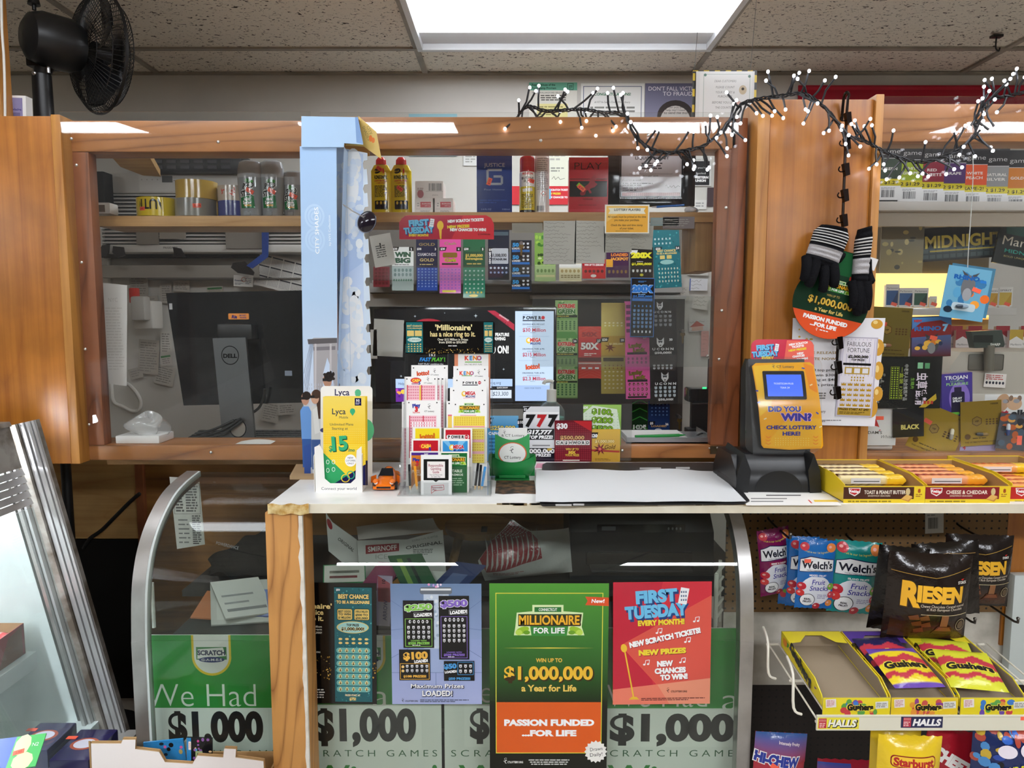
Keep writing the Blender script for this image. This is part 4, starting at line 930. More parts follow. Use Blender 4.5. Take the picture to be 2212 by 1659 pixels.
vs=[(x,YF-.004+shear_y(-q)-.012*math.sin(math.pi*min(1,max(0,(-q-A.z)/(B.z-A.z)))),-q)for x,q in P_]
hole=[(cx_*.86+(A.x+B.x)/2*.14,yy-.004,(z_-(A.z+B.z)/2)*.9+(A.z+B.z)/2)for cx_,yy,z_ in vs]
g.add(vs+[(x,y+.004,z)for x,y,z in vs],[tuple(range(n)),tuple(range(2*n-1,n-1,-1))]+[(i,n+i,n+(i+1)%n,(i+1)%n)for i in range(n)],'ffffff','acrylic');g.build('clear_guard',r)
s=Sheet(1624,733,1757,800,YF+.085,'d02a48','gloss',.0015,outline=rr(1624,733,1757,800,16),tilt=-8)
s.poly([(1690,800),(1700,735),(1750,736),(1757,745),(1757,800)],'ee6a5a')
def first_tuesday(s,cx,cy,k,c='6fc3ee'):
    for t,y,w_ in(('FIRST',-.55,2.9),('TUESDAY',.5,4.4)):
        s.t_(t,cx-k*.25+k*.12,cy+y*k+k*.14,k*.85,'1d3f7c',b=.09,w=w_*k,rot=-4);s.t_(t,cx-k*.25,cy+y*k,k*.85,c,b=.06,w=w_*k,rot=-4)
    s.rect(cx+k*1.35,cy-k*1.1,cx+k*1.95,cy+k*.05,'f4f6fa',10);s.cells(cx+k*1.42,cy-k*.95,cx+k*1.88,cy-k*.1,3,3,'5a6a8a',.6,.5)
first_tuesday(s,1657,757,13);s.t_('EVERY',1659,773,6,'f7e03c',b=.05,w=26);s.t_('MONTH!',1661,781,6,'f7e03c',b=.05,w=30)
for t,x,y,c,w_ in(('NEW SCRATCH',1724,742,'ffffff',40),('TICKETS!',1723,748,'ffffff',26),('NEW PRIZES!',1722,755,'f7e03c',38),('NEW',1728,763,'ffffff',14),('CHANCES',1724,769,'ffffff',26),('TO WIN!',1732,775,'ffffff',24)):s.t_(t,x,y,4.4,c,b=.05,w=w_,rot=-8)
s.done('topper_card',parent=r)
# ---- cracker trays
def cracker_tray(px0,px1,label,band,text,sub,packs,y0=1.606,logo=True,dpt=.215):
    a,b=at(px0,1090,y0),at(px1,1050,y0);x0,x1=a.x,b.x;z0,z1=CTZ+.0012,CTZ+.047
    r=thing('cracker_tray',label,'cracker box',((x0+x1)/2,y0+dpt/2,z0),'cracker trays on the counter')
    g=G();g.box(x0,y0+.001,z0,x1,y0+dpt,z0+.001,'a8865a','board')
    for xx in(x0,x1-.0015):g.prism([(y0+.001,z0),(y0+dpt,z0),(y0+dpt,z1+.012),(y0+.06,z1+.010),(y0+.001,z1-.004)],0,xx,xx+.0015,'f0cf2e','card')
    for xx in(x0+.0016,x1-.0022):g.prism([(y0+.002,z0),(y0+dpt-.002,z0),(y0+dpt-.002,z1+.010),(y0+.06,z1+.008),(y0+.002,z1-.006)],0,xx,xx+.0006,'b08c5c','board')
    g.box(x0,y0+dpt-.0015,z0,x1,y0+dpt,z1+.012,'f0cf2e','card');g.box(x0+.0016,y0+dpt-.0024,z0,x1-.0016,y0+dpt-.0016,z1+.010,'b08c5c','board');g.build('carton',r)
    s=Sheet(px0,1050,px1,1092,y0,'f2d22c','card',.0012,back='b08c5c')
    s.rect(px0,1052,px1-24,1078,band);W=px1-px0
    s.poly([(px0+10,1054),(px0+36,1054),(px0+35,1064),(px0+24,1072),(px0+12,1066)],'f4f0e8');s.poly([(px0+12,1055.5),(px0+34.5,1055.5),(px0+33,1063),(px0+24,1069.5),(px0+13.5,1065)],'c4242c');s.t_('Keebler',px0+23,1061,6,'ffffff',b=.04,w=20,rot=6)
    s.t_(text,px0+88,1063,8,'fff6e4',b=.02,w=88);s.t_(sub,px0+76,1071,3.2,'f4e4c8',b=.01,w=48);s.micro(px0+10,1080,px0+110,1086,1,'9c8420')
    s.rect(px1-24,1052,px1-2,1078,'f2d22c');s.t_('8',px1-13,1060,8,'a03018',b=.05);s.micro(px1-20,1066,px1-6,1074,2,'b0702a');s.poly([(px1-52,1078),(px1-40,1070),(px1-26,1074),(px1-34,1084)],'cf8e3e');s.poly([(px1-50,1077),(px1-40,1068),(px1-27,1072),(px1-36,1081)],'e8b860');s.ell(px1-37,1062,5,8,'d8c08a',10)
    s.done('front_label',parent=r)
    return x0,x1,z0,r
def pack(x0,x1,y,z,c1,c2,c3,label,grp,first=[None],flat=0):
    L=x1-x0;r=thing('cracker_pack',label,'cracker pack',((x0+x1)/2,y,z),grp)
    g=G();n=26
    def cellp(u,v):
        x=x0+L*u;t=v*2*math.pi;e=1-.08*(1 if int(u*n)%3==0 else 0);q=.3 if u<.03 or u>.97 else 1
        return(x,y+.017*e*math.copysign(abs(math.cos(t))**.45,math.cos(t)),z+.0125+.0115*e*q*math.copysign(abs(math.sin(t))**.45,math.sin(t)))
    def cf(u,v):return hx(c2)if u>.72 else(hx(c1)if .06<v<.30 else hx(c3))
    g.grid(cellp,n,16,c1,'film',cf);o=g.build('wrapper',r)
    s=G();s.box(x0+L*.18,y-.0182,z+.006,x0+L*.62,y-.0178,z+.019,'e8e4dc','paper');s.box(x0+L*.22,y-.0185,z+.010,x0+L*.6,y-.0182,z+.012,'555555','paper');s.build('nutrition_panel',o)
    return r
def fill(x0,x1,z0,cols,names,rows,y0,lay):
    for j in range(rows):
        for l in range(lay[j]):
            pack(x0+.006+.004*l+random.uniform(0,.004),x1-.016+random.uniform(0,.006),y0+.034+.038*j+random.uniform(-.001,.001),z0+.0015+l*.0245,*cols,f'{names} cracker pack, {"bottom" if l == 0 else "second" if l == 1 else "third"} layer, {["front", "second", "third", "fourth", "rear"][j]} row of its tray',names+' packs')
x0,x1,z0,r=cracker_tray(1823,1997,'yellow and brown toast and peanut butter cracker tray beside the ticket checker','4a2414','TOAST & PEANUT BUTTER','SANDWICH CRACKERS',None)
fill(x0,x1,z0,('5a2c16','f2c42c','ecd9a0'),'peanut butter',5,1.606,[1,2,2,2,2])
x0,x1,z0,r=cracker_tray(2000,2181,'yellow and dark red cheese and cheddar cracker tray, second from the ticket checker','8c1c26','CHEESE & CHEDDAR','SANDWICH CRACKERS',None)
fill(x0,x1,z0,('a8222c','f0a52c','e9a06a'),'cheddar',5,1.606,[1,2,2,2,2])
x0,x1,z0,r=cracker_tray(2184,2364,'yellow and red cracker tray cut off by the edge of the view','c42a22','CHEESE & PEANUT BUTTER','SANDWICH CRACKERS',None,1.62,dpt=.25)
fill(x0,x1,z0,('c8452c','f2c42c','efa860'),'cheese',5,1.62,[0,1,1,1,2])
# cash tray card under the rack, stack under the blue box
YBX=YC(1034)+.02
slab('cardboard_sheet','stack of cardboard under the tall blue display box','cardboard',[(626,1036),(700,1036),(700,1010),(640,1010)],CTZ,.010,'a58a68','board')
# ================================================================ BEHIND THE WINDOW WITH THE MONITOR
DESK=at(1,962,2.40).z
g=G();x0,x1=xt(170,960),xt(1585,960)
g.box(x0,YB+.05,DESK-.03,x1,2.54,DESK,m='pale',bev=.002);tag(g.build('inner_desk'),'long inner desk top behind the sill carrying keyboard and monitors','desk')
def sh(*a,name,label,cat='paper',group=None,fn=None,**k):
    s=Sheet(*a,**k)
    if fn:fn(s)
    return s.done(name,label,cat,group)
# air conditioner let into the wall
YA=3.2
r=thing('air_conditioner','grey-white louvred air conditioner set in the wall above the monitor','air conditioner',tuple(at(430,545,YA)))
a,b=at(212,545,YA),at(648,374,YA)
g=G();g.box(a.x,YA+.03,a.z,b.x,YW-.005,b.z,'c4c0ba','plastic',.004);zt1,zt2,zt3=at(430,417,YA).z,at(430,528,YA).z,at(430,545,YA).z
g.box(a.x,YA,zt1,b.x,YA+.03,b.z,'cbc8c2','plastic',.006);g.box(a.x,YA-.004,zt3,b.x,YA+.03,zt2,'d6d3cd','plastic',.006);g.box(a.x,YA,zt2,a.x+.02,YA+.03,zt1,'c4c0ba','plastic');g.build('casing',r)
g=G();g.box(a.x+.02,YA+.026,zt2,b.x,YA+.032,zt1,'2a2826','matte')
n=14
for i in range(n):
    z=zt2+(zt1-zt2)*(i+.3)/n
    g.add([(a.x+.02,YA+.002,z),(b.x,YA+.002,z),(b.x,YA+.022,z+.011),(a.x+.02,YA+.022,z+.011),(a.x+.02,YA+.002,z+.004),(b.x,YA+.002,z+.004),(b.x,YA+.022,z+.014),(a.x+.02,YA+.022,z+.014)],[(0,1,2,3),(4,7,6,5),(0,4,5,1),(3,2,6,7)],'d2cfc9','plastic')
g.build('louver_grille',r)
s=Sheet(300,378,420,414,YA-.0007,'cbc8c2','plastic');s.rect(350,380,373,394,'35332f');s.t_('WINDOW AIR',388,385,3,'8a8680');s.micro(375,388,412,392,1,'8a8680');s.cells(300,384,346,392,4,1,'9a968f',.25,.4,'e');s.done('control_panel',parent=r)
s=Sheet(345,530,420,541,YA-.0047,'d6d3cd','plastic');s.t_('FRIGIDAIRE',368,535,4.5,'807c76',b=.03);s.done('maker_badge',parent=r)
# dark crates on top
g=G();a,b=at(322,373,3.16),at(525,334,3.16);g.box(a.x,3.14,a.z,b.x,3.3,b.z,'2b2b2c','plastic',.01)
for i in range(6):
    for j in range(3):x=a.x+.03+i*(b.x-a.x-.06)/6;z=a.z+.012+j*.024;g.box(x,3.137,z,x+.04,3.141,z+.014,'47464a','plastic')
tag(g.build('crate'),'black ventilated plastic crate on top of the air conditioner','crate')
g=G();a,b=at(207,445,3.12),at(229,372,3.12);g.box(a.x,3.1,a.z,b.x,3.17,b.z,'242322','matte',.003);tag(g.build('black_bracket'),'black upright bracket at the end of the air conditioner','bracket')
# cardboard patches and tape over the louvers
for i,(q,c,lb)in enumerate((((293,484,344,528),'8e857a','brown paper patch taped over the louvers beside the wider patch with faint writing'),((343,484,402,516),'9a9186','brown paper patch with faint writing over the middle of the louvers'),((486,484,568,537),'918a82','grey-brown paper patch at the end of the louvers by the blue tape'))):
    sh(*q,3.188-.002*(i%2),c,name='paper_patch',label=lb,group='paper patches on the air conditioner',fn=(lambda s:s.t_('P80',380,491,8,'6a6258',b=.01,rot=-5))if i==1 else None)
g=G();p=[at(565,488,3.17),at(580,488,3.17),at(579,555,3.17),at(545,580,3.17),at(532,574,3.17),at(566,548,3.17)]
g.prism([(q.x,q.z)for q in p],1,3.17,3.175,'2f4f9e','film');tag(g.build('tape_strip'),'bright blue strip of tape hanging from the air conditioner','tape')
for q,lb in(([(214,548),(222,530),(238,528),(236,546),(228,556)],'torn black tape scrap under the end of the air conditioner'),([(246,532),(268,534),(271,552),(255,557),(244,545)],'torn black tape scrap next to the lower edge of the cooler louvers'),([(375,534),(392,537),(402,556),(378,553)],'torn black tape scrap below the maker badge'),([(505,568),(530,565),(550,588),(548,595),(515,590),(500,578)],'large torn black tape scrap above the business card')):
    g=G();g.prism([(lambda v:(v.x,v.z))(at(*z,3.185))for z in q],1,3.178,3.186,'2e2a28','film');tag(g.build('tape_scrap'),lb,'tape')
# rails and boards on the wall
for k,(y0,y1,x0,x1,c)in enumerate(((545,556,212,560,'4a4642'),(573,600,212,560,'b3ada3'),(600,604,320,650,'6e6962'))):
    g=G();a,b=at(x0,y1,3.3),at(x1,y0,3.3);g.box(a.x,3.30-.004*k,a.z,b.x,YW-.004,b.z,c,'matte',.002);o=g.build('trim_%d'%(k+1));o['kind']='structure'
# papers pinned to the wall
def receipt(s):s.micro(s.x0+4,s.y0+4,s.x1-4,s.y1-4,max(3,int((s.y1-s.y0)/6)),'8f8a84',h=.35)
WP=[(278,580,321,640,0,'b7b1a8','faded paper above the white wall phone'),(374,606,410,630,3,'cfcac1','small receipt beside the business card'),(303,640,345,690,-6,'b0aaa2','pale sheet behind the white wall phone'),(446,618,482,634,-3,'c6c3b4','small green-headed receipt peeking over the monitor'),
      (345,715,372,765,2,'d8d4cc','narrow receipt at the edge of the monitor'),(297,734,345,808,5,'bdb6ab','grimy receipt pinned below the wall phone'),(334,790,378,832,14,'c9c4bb','curled receipt half behind the monitor'),(346,765,372,790,-8,'d6d2ca','small tilted receipt with a green stripe'),(278,795,308,818,-14,'b9b2a8','torn paper corner by the white cable'),
      (565,868,605,912,12,'c5c0b6','wrinkled note behind the monitor stand by its cable'),(600,870,640,896,-4,'d0ccc4','receipt beside the tall blue box below the monitor'),(585,492,632,538,2,'c8c4bc','faint printed sheet under the shelf near the blue tape'),(628,488,652,540,-3,'d5d1c8','white sheet half hidden by the blue box under the shelf'),(345,612,372,655,0,'c0bab1','grey sheet above the corner of the monitor')]
for i,(x0,y0,x1,y1,ro,c,lb)in enumerate(WP):
    s=Sheet(x0,y0,x1,y1,YW-.012-.004*(i%3),c,rot=ro);receipt(s)
    if 'green' in lb:s.rect(x0+2,y0+3,x1-2,y0+7,'4f8a55')
    s.done('wall_paper_note',lb,'paper','papers pinned behind the monitor')
s=Sheet(553,555,660,628,3.3,'e6e4df',rot=14)
for i in range(4):
    for j in range(3):
        x,y=556+i*26,560+j*22;s.rect(x,y,x+23,y+3,'3e3e44');s.cells(x,y+4,x+23,y+19,7,5,'8c8c92',.45,.45)
s.done('year_calendar','tilted white year calendar with small month grids','calendar')
s=Sheet(504,595,547,619,3.28,'f3f1ec',rot=3);s.t_('Essential',516,606,4,'33446a',b=.02);s.ring(526,604,5,5,1,'c05a3a');s.micro(530,600,544,614,4,'9a9aa0');s.micro(507,611,526,616,2,'9a9aa0');s.done('business_card','white business card with a small round logo pinned on the wall','card')
for x,y in((380,580),(457,588),(598,536),(495,577)):
    g=G();p=at(x,y,YW);g.cyl((p.x,YW-.03,p.z),(p.x,YW-.001,p.z),.003,col='2a2624',m='metal',n=8);g.cyl((p.x,YW-.033,p.z),(p.x,YW-.03,p.z),.006,col='3a3634',m='metal',n=10)
    tag(g.build('nail'),{380:'bent nail in the white rail under the louvers',457:'dark nail in the white rail nearer the business card',598:'nail in the wall above the calendar',495:'nail beside the torn black tape above the business card'}[x],'nail')
# wall phone with cable and white strip of paper
r=thing('wall_phone','white wall telephone mounted behind the strip of paper','telephone',tuple(at(312,712,3.2)))
g=G();a,b=at(294,710,3.22),at(332,650,3.22);g.box(a.x,3.2,a.z,b.x,3.3,b.z,'d8d4cc','plastic',.006);g.build('base',r)
g=G();a,b=at(290,692,3.17),at(318,640,3.17);g.box(a.x,3.14,a.z,b.x,3.2,b.z,'bdb9b2','plastic',.012);g.build('handset',r)
g=G();a,b=at(284,655,3.18),at(297,622,3.18);g.box(a.x,3.16,a.z,b.x,3.2,b.z,'d63c32','plastic',.006);g.build('red_clip',r)
g=G();g.tube([at(x,y,3.351)for x,y in((236,555),(235,590),(238,640),(238,760),(241,835),(246,868),(265,878),(285,888),(300,885),(304,868),(295,848),(280,832),(268,822),(262,790))],.008,'e4e1da','plastic',smooth=6);tag(g.build('power_cable'),'white looping cable hanging behind the strip of paper','cable')
s=Sheet(216,610,286,836,YB+.06,'efedea',outline=[(216,610),(286,616),(271,834),(226,829)],t=.0004);s.t_('NYC',247,647,9,'d2cfca',b=.0);s.micro(226,662,270,800,22,'dad7d3',h=.3);s.done('paper_strip','long blank white strip of paper taped inside by the post','paper')
# monitor seen from behind, keyboard
YM=2.40
r=thing('computer_monitor','black computer monitor seen from behind on a grey stand','monitor',tuple(at(505,955,YM-.1)))
s=Sheet(358,628,722,874,YM,'17181a','shiny',.025,outline=[(358,633),(722,626),(716,868),(386,876)]);s.rect(410,641,610,644,'0a0a0b');s.poly([(480,712),(555,709),(556,730),(480,732)],'0e0f10');s.rect(364,655,371,668,'c8c8cc');s.rect(614,800,630,811,'8d95a6');ob=s.done('back_shell',parent=r)
s=Sheet(493,677,538,690,YM-.001,'f49a4a','gloss',.0005,outline=rr(493,677,538,690,2));s.t_('Ria',506,684,7,'3a2f7a',b=.05,sh=.2);s.t_('MONEY',525,681,3.4,'3a2f7a',b=.03,w=15);s.t_('TRANSFER',525,686,3.4,'3a2f7a',b=.03,w=15);s.done('orange_sticker',parent=ob)
ST=YM-.07
s=Sheet(459,729,552,955,ST,'6d6f71','brushed',.014,outline=[(459,731),(537,729),(551,955),(474,955)]);s.ring(499,767,21,20.5,2,'1c1c1e',32);s.t_('DELL',499,768,8.5,'1c1c1e',b=.05,w=33);s.ell(511,925,19,19,'b9b4ab',28);s.ring(511,925,20.5,20.5,2.4,'1d1d1f',28);s.done('stand',parent=r)
g=G();a=at(505,955,ST);g.box(a.x-.12,ST-.04,DESK+.0003,a.x+.12,ST+.08,DESK+.010,'606264','brushed',.004);g.build('stand_foot',r)
g=G();a,b=at(480,732,YM-.02),at(552,700,YM-.02);g.box(a.x,ST+.012,a.z,b.x,YM+.001,b.z,'111214','plastic',.004);g.build('mount',r)
for k,pts in enumerate(([(548,890),(560,880),(568,862),(572,840)],[(420,950),(450,945),(480,938),(505,922),(525,908)],[(410,945),(440,942),(478,930),(500,918),(520,904)],[(425,938),(455,930),(485,918),(505,908)])):
    g=G();g.tube([at(x,y,(ST-.012)if k else YM-.03)for x,y in pts],.0045,'141416','rubber',smooth=5);tag(g.build('black_cable'),['black cable hanging at the side of the monitor stand','lowest of the black cables looped at the ring of the monitor stand','middle black cable looped at the ring of the monitor stand','topmost black cable looped at the ring of the monitor stand'][k],'cable','black cables at the monitor stand')
def keyboard(px0,px1,Yk,label):
    a=at(px0,955,Yk);b=at(px1,955,Yk);r=thing('keyboard',label,'keyboard',((a.x+b.x)/2,Yk+.07,DESK))
    g=G();g.prism([(Yk,DESK+.0003),(Yk+.14,DESK+.0003),(Yk+.14,DESK+.030),(Yk,DESK+.014)],0,a.x,b.x,'1f2021','plastic');g.build('body',r)
    g=G();n=22;w_=(b.x-a.x-.02)/n
    for j in range(5):
        for i in range(n):
            x=a.x+.01+i*w_;y=Yk+.008+j*.026;z=DESK+.014+(y-Yk)*.115;g.box(x+.001,y,z,x+w_-.001,y+.022,z+.008,'2c2d2f','plastic')
    g.build('keys',r)
keyboard(390,690,2.385,'black keyboard on the inner desk in front of the monitor stand')
g=G()
# white box with crumpled wrap on the sill
p=at(298,962,YB);r=thing('white_carton','small white carton wrapped in crumpled clear plastic on the sill','carton',(p.x,YP+.06,zsill))
a,b=at(252,962,YP+.03),at(345,940,YP+.03);g=G();g.box(a.x,YP+.025,zsill+.0005,b.x,YP+.12,zsill+.024,'eae8e6','card',.003);g.build('box',r)
g=G();c=at(318,930,YP+.06)
g.grid(lambda u,v:(c.x+(.055+.02*math.sin(9*u+5*v))*math.cos(2*math.pi*u)*math.sin(math.pi*v),YP+.07+(.04+.014*math.sin(13*u))*math.sin(2*math.pi*u)*math.sin(math.pi*v),zsill+.05-.034*math.cos(math.pi*v)*(1+.35*math.sin(17*u+3*v))),22,14,m='wrap');g.build('plastic_wrap',r)
g=G();g.grid(lambda u,v:(at(512+76*u,960,YP+.03).x,YP+.015+.05*v,zsill+.001+.006*math.sin(u*3)*v),10,4,'e9e6df','paper');tag(g.build('receipt'),'white receipt lying on the sill in front of the keyboard','receipt')
# tape rolls, deodorants on the shelf
YT=YS+.03
def roll(px0,px1,py0,py1,Y,cols,name,label,fn=None):
    a,b=at(px0,py1,Y),at(px1,py0,Y);R_=(b.x-a.x)/2;cx=(a.x+b.x)/2;z0,z1=a.z,b.z;cy=Y+R_
    r=thing('tape_roll',label,'tape roll',(cx,cy,z0),'tape rolls on the shelf')
    g=G();n=36
    for k in range(len(cols)):
        za,zb=z0+(z1-z0)*k/len(cols),z0+(z1-z0)*(k+1)/len(cols)
        g.lathe([(R_,za),(R_,zb)],cols[k],'gloss',n,(cx,cy,0))
    g.lathe([(R_,z0),(R_*.72,z0)],cols[0],'gloss',n,(cx,cy,0));g.lathe([(R_*.72,z1),(R_,z1)],cols[-1],'gloss',n,(cx,cy,0));g.build('tape',r)
    g=G();g.lathe([(R_*.72,z0),(R_*.72,z1)],'b69060','board',n,(cx,cy,0));g.lathe([(R_*.66,z0),(R_*.66,z1)],'a8845a','board',n,(cx,cy,0));g.build('core',r)
    if fn:
        H=py1-py0;W=px1-px0
        s=Sheet(px0,py0,px1,py1,Y,cols[0],'gloss',nobg=True,warp=lambda u,v:(R_*math.sin((u-.5)*2.4)-(u-.5)*2*R_,R_*(1-math.cos((u-.5)*2.4))-.0006,0),step=.006);fn(s);s.done('print',parent=r)
roll(278,362,424,465,YT,['e9cf2c','e9cf2c'],'','yellow CAUTION tape roll with upside-down black letters',lambda s:(s.t_('CAUTION',318,441,22,'1b1b1a',b=.02,w=92,rot=180),price(s,306,450,0,15,8,'1.99')))
roll(362,447,426,465,YT-.01,['8d8b84'],'','grey duct tape roll under the tan roll',lambda s:price(s,422,443,-5,16,9,'5.99'))
roll(363,449,386,426,YT-.01,['c3a24e'],'','tan packing tape roll on top of the grey roll')
roll(455,475,428,464,YT+.06,['c09838'],'','narrow tan tape roll behind the grey one')
roll(461,522,399,465,YT+.015,['4a5494','c2b5a8'],'','blue and clear tape rolls with red print beside the deodorants',lambda s:(s.t_('HX',478,414,9,'c84a44',b=.04,rot=-60),s.t_('HX',503,412,9,'c84a44',b=.04,rot=-60)))
g=G();a,b=at(207,462,YT),at(237,437,YT);g.box(a.x-.02,YT,a.z,b.x,YT+.05,b.z,'eceae6','plastic',.006);g.box(a.x,YT-.001,a.z+.006,b.x-.016,YT+.002,b.z-.008,'7a6a5a','plastic',.0);tag(g.build('plug_adapter'),'white plug adapter at the end of the shelf by the post','adapter')
def deodorant(px0,px1,py0,Y,label,free=False):
    a,b=at(px0,466,Y),at(px1,py0,Y);R_=(b.x-a.x)/2;cx=(a.x+b.x)/2;H=b.z-a.z;cy=Y+R_*.62
    r=thing('deodorant_stick',label,'deodorant',(cx,cy,a.z),'deodorants on the shelf')
    o=(cx,cy,a.z);g=G();g.lathe([(0,0),(R_*.8,0),(R_*.86,.004),(R_*.9,H*.3),(R_*.99,H*.52),(R_,H*.69)],'8f9498' if not free else '6e757c','shiny',30,o,1,.62);g.build('body',r)
    g=G();g.lathe([(R_*1.0,H*.69),(R_*1.01,H*.72),(R_*.98,H*.86),(R_*.85,H*.97),(R_*.6,H),(0,H)],'a9adb1' if not free else '585d64','shiny',30,o,1,.62);g.build('cap',r)
    g=G();g.box(cx-R_*.42,cy-R_*.60,a.z,cx+R_*.12,cy-R_*.5,a.z+.014,'7c8186','plastic',.002);g.build('dial',r)
    s=Sheet(px0,py0,px1,466,Y,nobg=True,m='gloss',warp=lambda u,v:(0,R_*.6-R_*.6*math.sqrt(max(.02,1-((u-.5)*2/1.02)**2)),0),step=.008)
    w_=px1-px0;y1=466;hh=y1-py0
    s.poly([(px0+w_*.12,py0+hh*.33),(px0+w_*.78,py0+hh*.3),(px0+w_*.72,py0+hh*.6),(px0+w_*.8,py0+hh*.86),(px0+w_*.14,py0+hh*.86)],'8f9498' if not free else '9aa6a0');s.poly([(px0+w_*.12,py0+hh*.66),(px0+w_*.72,py0+hh*.56),(px0+w_*.8,py0+hh*.86),(px0+w_*.14,py0+hh*.86)],'1f7a44')
    for k,t in enumerate(('SPEED','STICK')):s.t_(t,px0+w_*.44,py0+hh*(.46+.13*k),12,'ffffff',b=.1,w=w_*.68,rot=-9,sh=.2);s.t_(t,px0+w_*.44,py0+hh*(.46+.13*k),12,'15181a',b=.05,w=w_*.64,rot=-9,sh=.2)
    if not free:s.t_('Irish',px0+w_*.44,py0+hh*.7,6,'ffffff',b=.04);s.t_('Spring',px0+w_*.44,py0+hh*.76,7,'ffffff',b=.04,w=w_*.4);s.rect(px0+w_*.3,py0+hh*.8,px0+w_*.64,py0+hh*.83,'d8a53a');s.blobs(px0+w_*.4,py0+hh*.36,px0+w_*.7,py0+hh*.39,6,['3f8a3a','2a6a2e'],3,5)
    else:s.t_('FREE!',px0+w_*.4,py0+hh*.14,7,'ffffff',b=.04)
    price(s,px0+w_*(.6 if not free else .5),py0+hh*(.56 if not free else .32),28 if not free else-5,18,9,'3.49');s.done('label',parent=r)
deodorant(510,560,344,YT-.01,'grey deodorant stick next to the tape rolls, first of the three');deodorant(558,607,344,YT,'grey deodorant stick with a green label, middle of the three');deodorant(606,652,368,YT+.02,'darker FREE deodorant stick half hidden by the blue box')
# ================================================================ FAN ON TOP OF THE PARTITION
YFN=2.47;c=at(214,116,YFN);Rf=at(208,-14,YFN).z-c.z
r=thing('pedestal_fan','black pedestal fan turned sideways above the plywood panel','fan',tuple(at(135,330,YFN)))
ax=Vector((.60,.80,.02)).normalized();up=Vector((0,0,1));e1=ax.cross(up).normalized();e2=e1.cross(ax)
def FP(h,rad,t):return c+ax*h+(e1*math.cos(t)+e2*math.sin(t))*rad
def cage(name,prof,n,col='1a1a1b',rings=(),wr=.0013):
    g=G()
    for i in range(n):
        t=2*math.pi*i/n;g.tube([FP(h,rad,t+tw)for h,rad,tw in prof],wr,col,'plastic',5)
    for h,rad,wdt in rings:g.tube([FP(h,rad,2*math.pi*i/48)for i in range(48)],wdt,col,'plastic',6,True)
    g.build(name,r)
cage('rear_cage',[(-.055,.05,0),(-.05,.10,0),(-.03,.165,0),(-.004,Rf,0)],72,rings=((-.05,.10,.0016),(-.03,.165,.0016),(0,Rf,.004),(-.058,.05,.004)))
cage('front_cage',[(.062,.03,.5),(.058,.09,.34),(.04,.16,.14),(.004,Rf,0)],72,rings=((.055,.10,.0016),(.036,.165,.0016),(.004,Rf,.0035)))
g=G();g.cyl(c+ax*.058,c+ax*.066,.034,.03,'202022','plastic',24);g.build('badge_cap',r)
g=G();vs=[];pr=[(-.225,.0),(-.22,.045),(-.205,.070),(-.17,.083),(-.09,.083),(-.062,.07),(-.058,0)]
for h,rad in pr:
    for i in range(28):vs.append(FP(h,rad,2*math.pi*i/28))
g.add(vs,[(k*28+i,k*28+(i+1)%28,(k+1)*28+(i+1)%28,(k+1)*28+i)for k in range(len(pr)-1)for i in range(28)],'18191a','plastic');om=g.build('motor_housing',r)
g=G();q=FP(-.185,.082,math.pi/2);g.cyl(q,q+up*.018,.006,col='141415',n=12);g.cyl(q+up*.016,q+up*.032,.018,.015,'141415','plastic',20);g.build('oscillation_knob',om)
g=G();g.cyl(c-ax*.02,c+ax*.03,.035,.03,'1d1d1f','plastic',24);g.build('hub',r)
for k in range(3):
    g=G();t0=k*2*math.pi/3+.5
    g.grid(lambda u,v:FP(-.012+.04*(v-.5)*(1-.3*u),.03+(Rf-.045)*u,t0+(v-.5)*(1.5-.35*u)+.35*u),10,10,'232325','shiny');g.v=g.v
    g.build('blade',r)
m_=FP(-.13,0,0);pz=at(135,330,YFN).z
g=G();q=Vector((at(135,200,YFN).x,m_.y,0))
g.cyl((q.x,q.y,pz),(q.x,q.y,at(0,185,YFN).z),.030,.028,'1b1b1c','plastic',20);g.cyl((q.x,q.y,at(0,185,YFN).z),(q.x+.01,q.y,m_.z-.07),.022,.03,'161617','plastic',16);g.box(q.x-.03,q.y-.03,at(0,172,YFN).z,q.x+.045,q.y+.03,at(0,152,YFN).z,'141415','plastic',.006);g.build('neck',r)
g=G();g.sph((q.x-.005,q.y-.03,at(0,187,YFN).z),(.007,.004,.007),'d8d8d8','metal',12,8);g.cyl((q.x+.035,q.y-.02,at(0,160,YFN).z),(q.x+.035,q.y-.02,at(0,185,YFN).z),.006,col='c0c0c0',m='metal',n=10);g.build('tilt_screw',r)
for y0,y1,zb in((0,0,0),):
    g=G();g.cyl((q.x,q.y,.02),(q.x,q.y,pz),.016,col='1b1b1c',n=16);g.build('pole',r);g=G();g.lathe([(.2,0),(.2,.012),(.12,.03),(.03,.045)],'1b1b1c','plastic',32,(q.x,q.y,.001));g.build('foot_base',r)
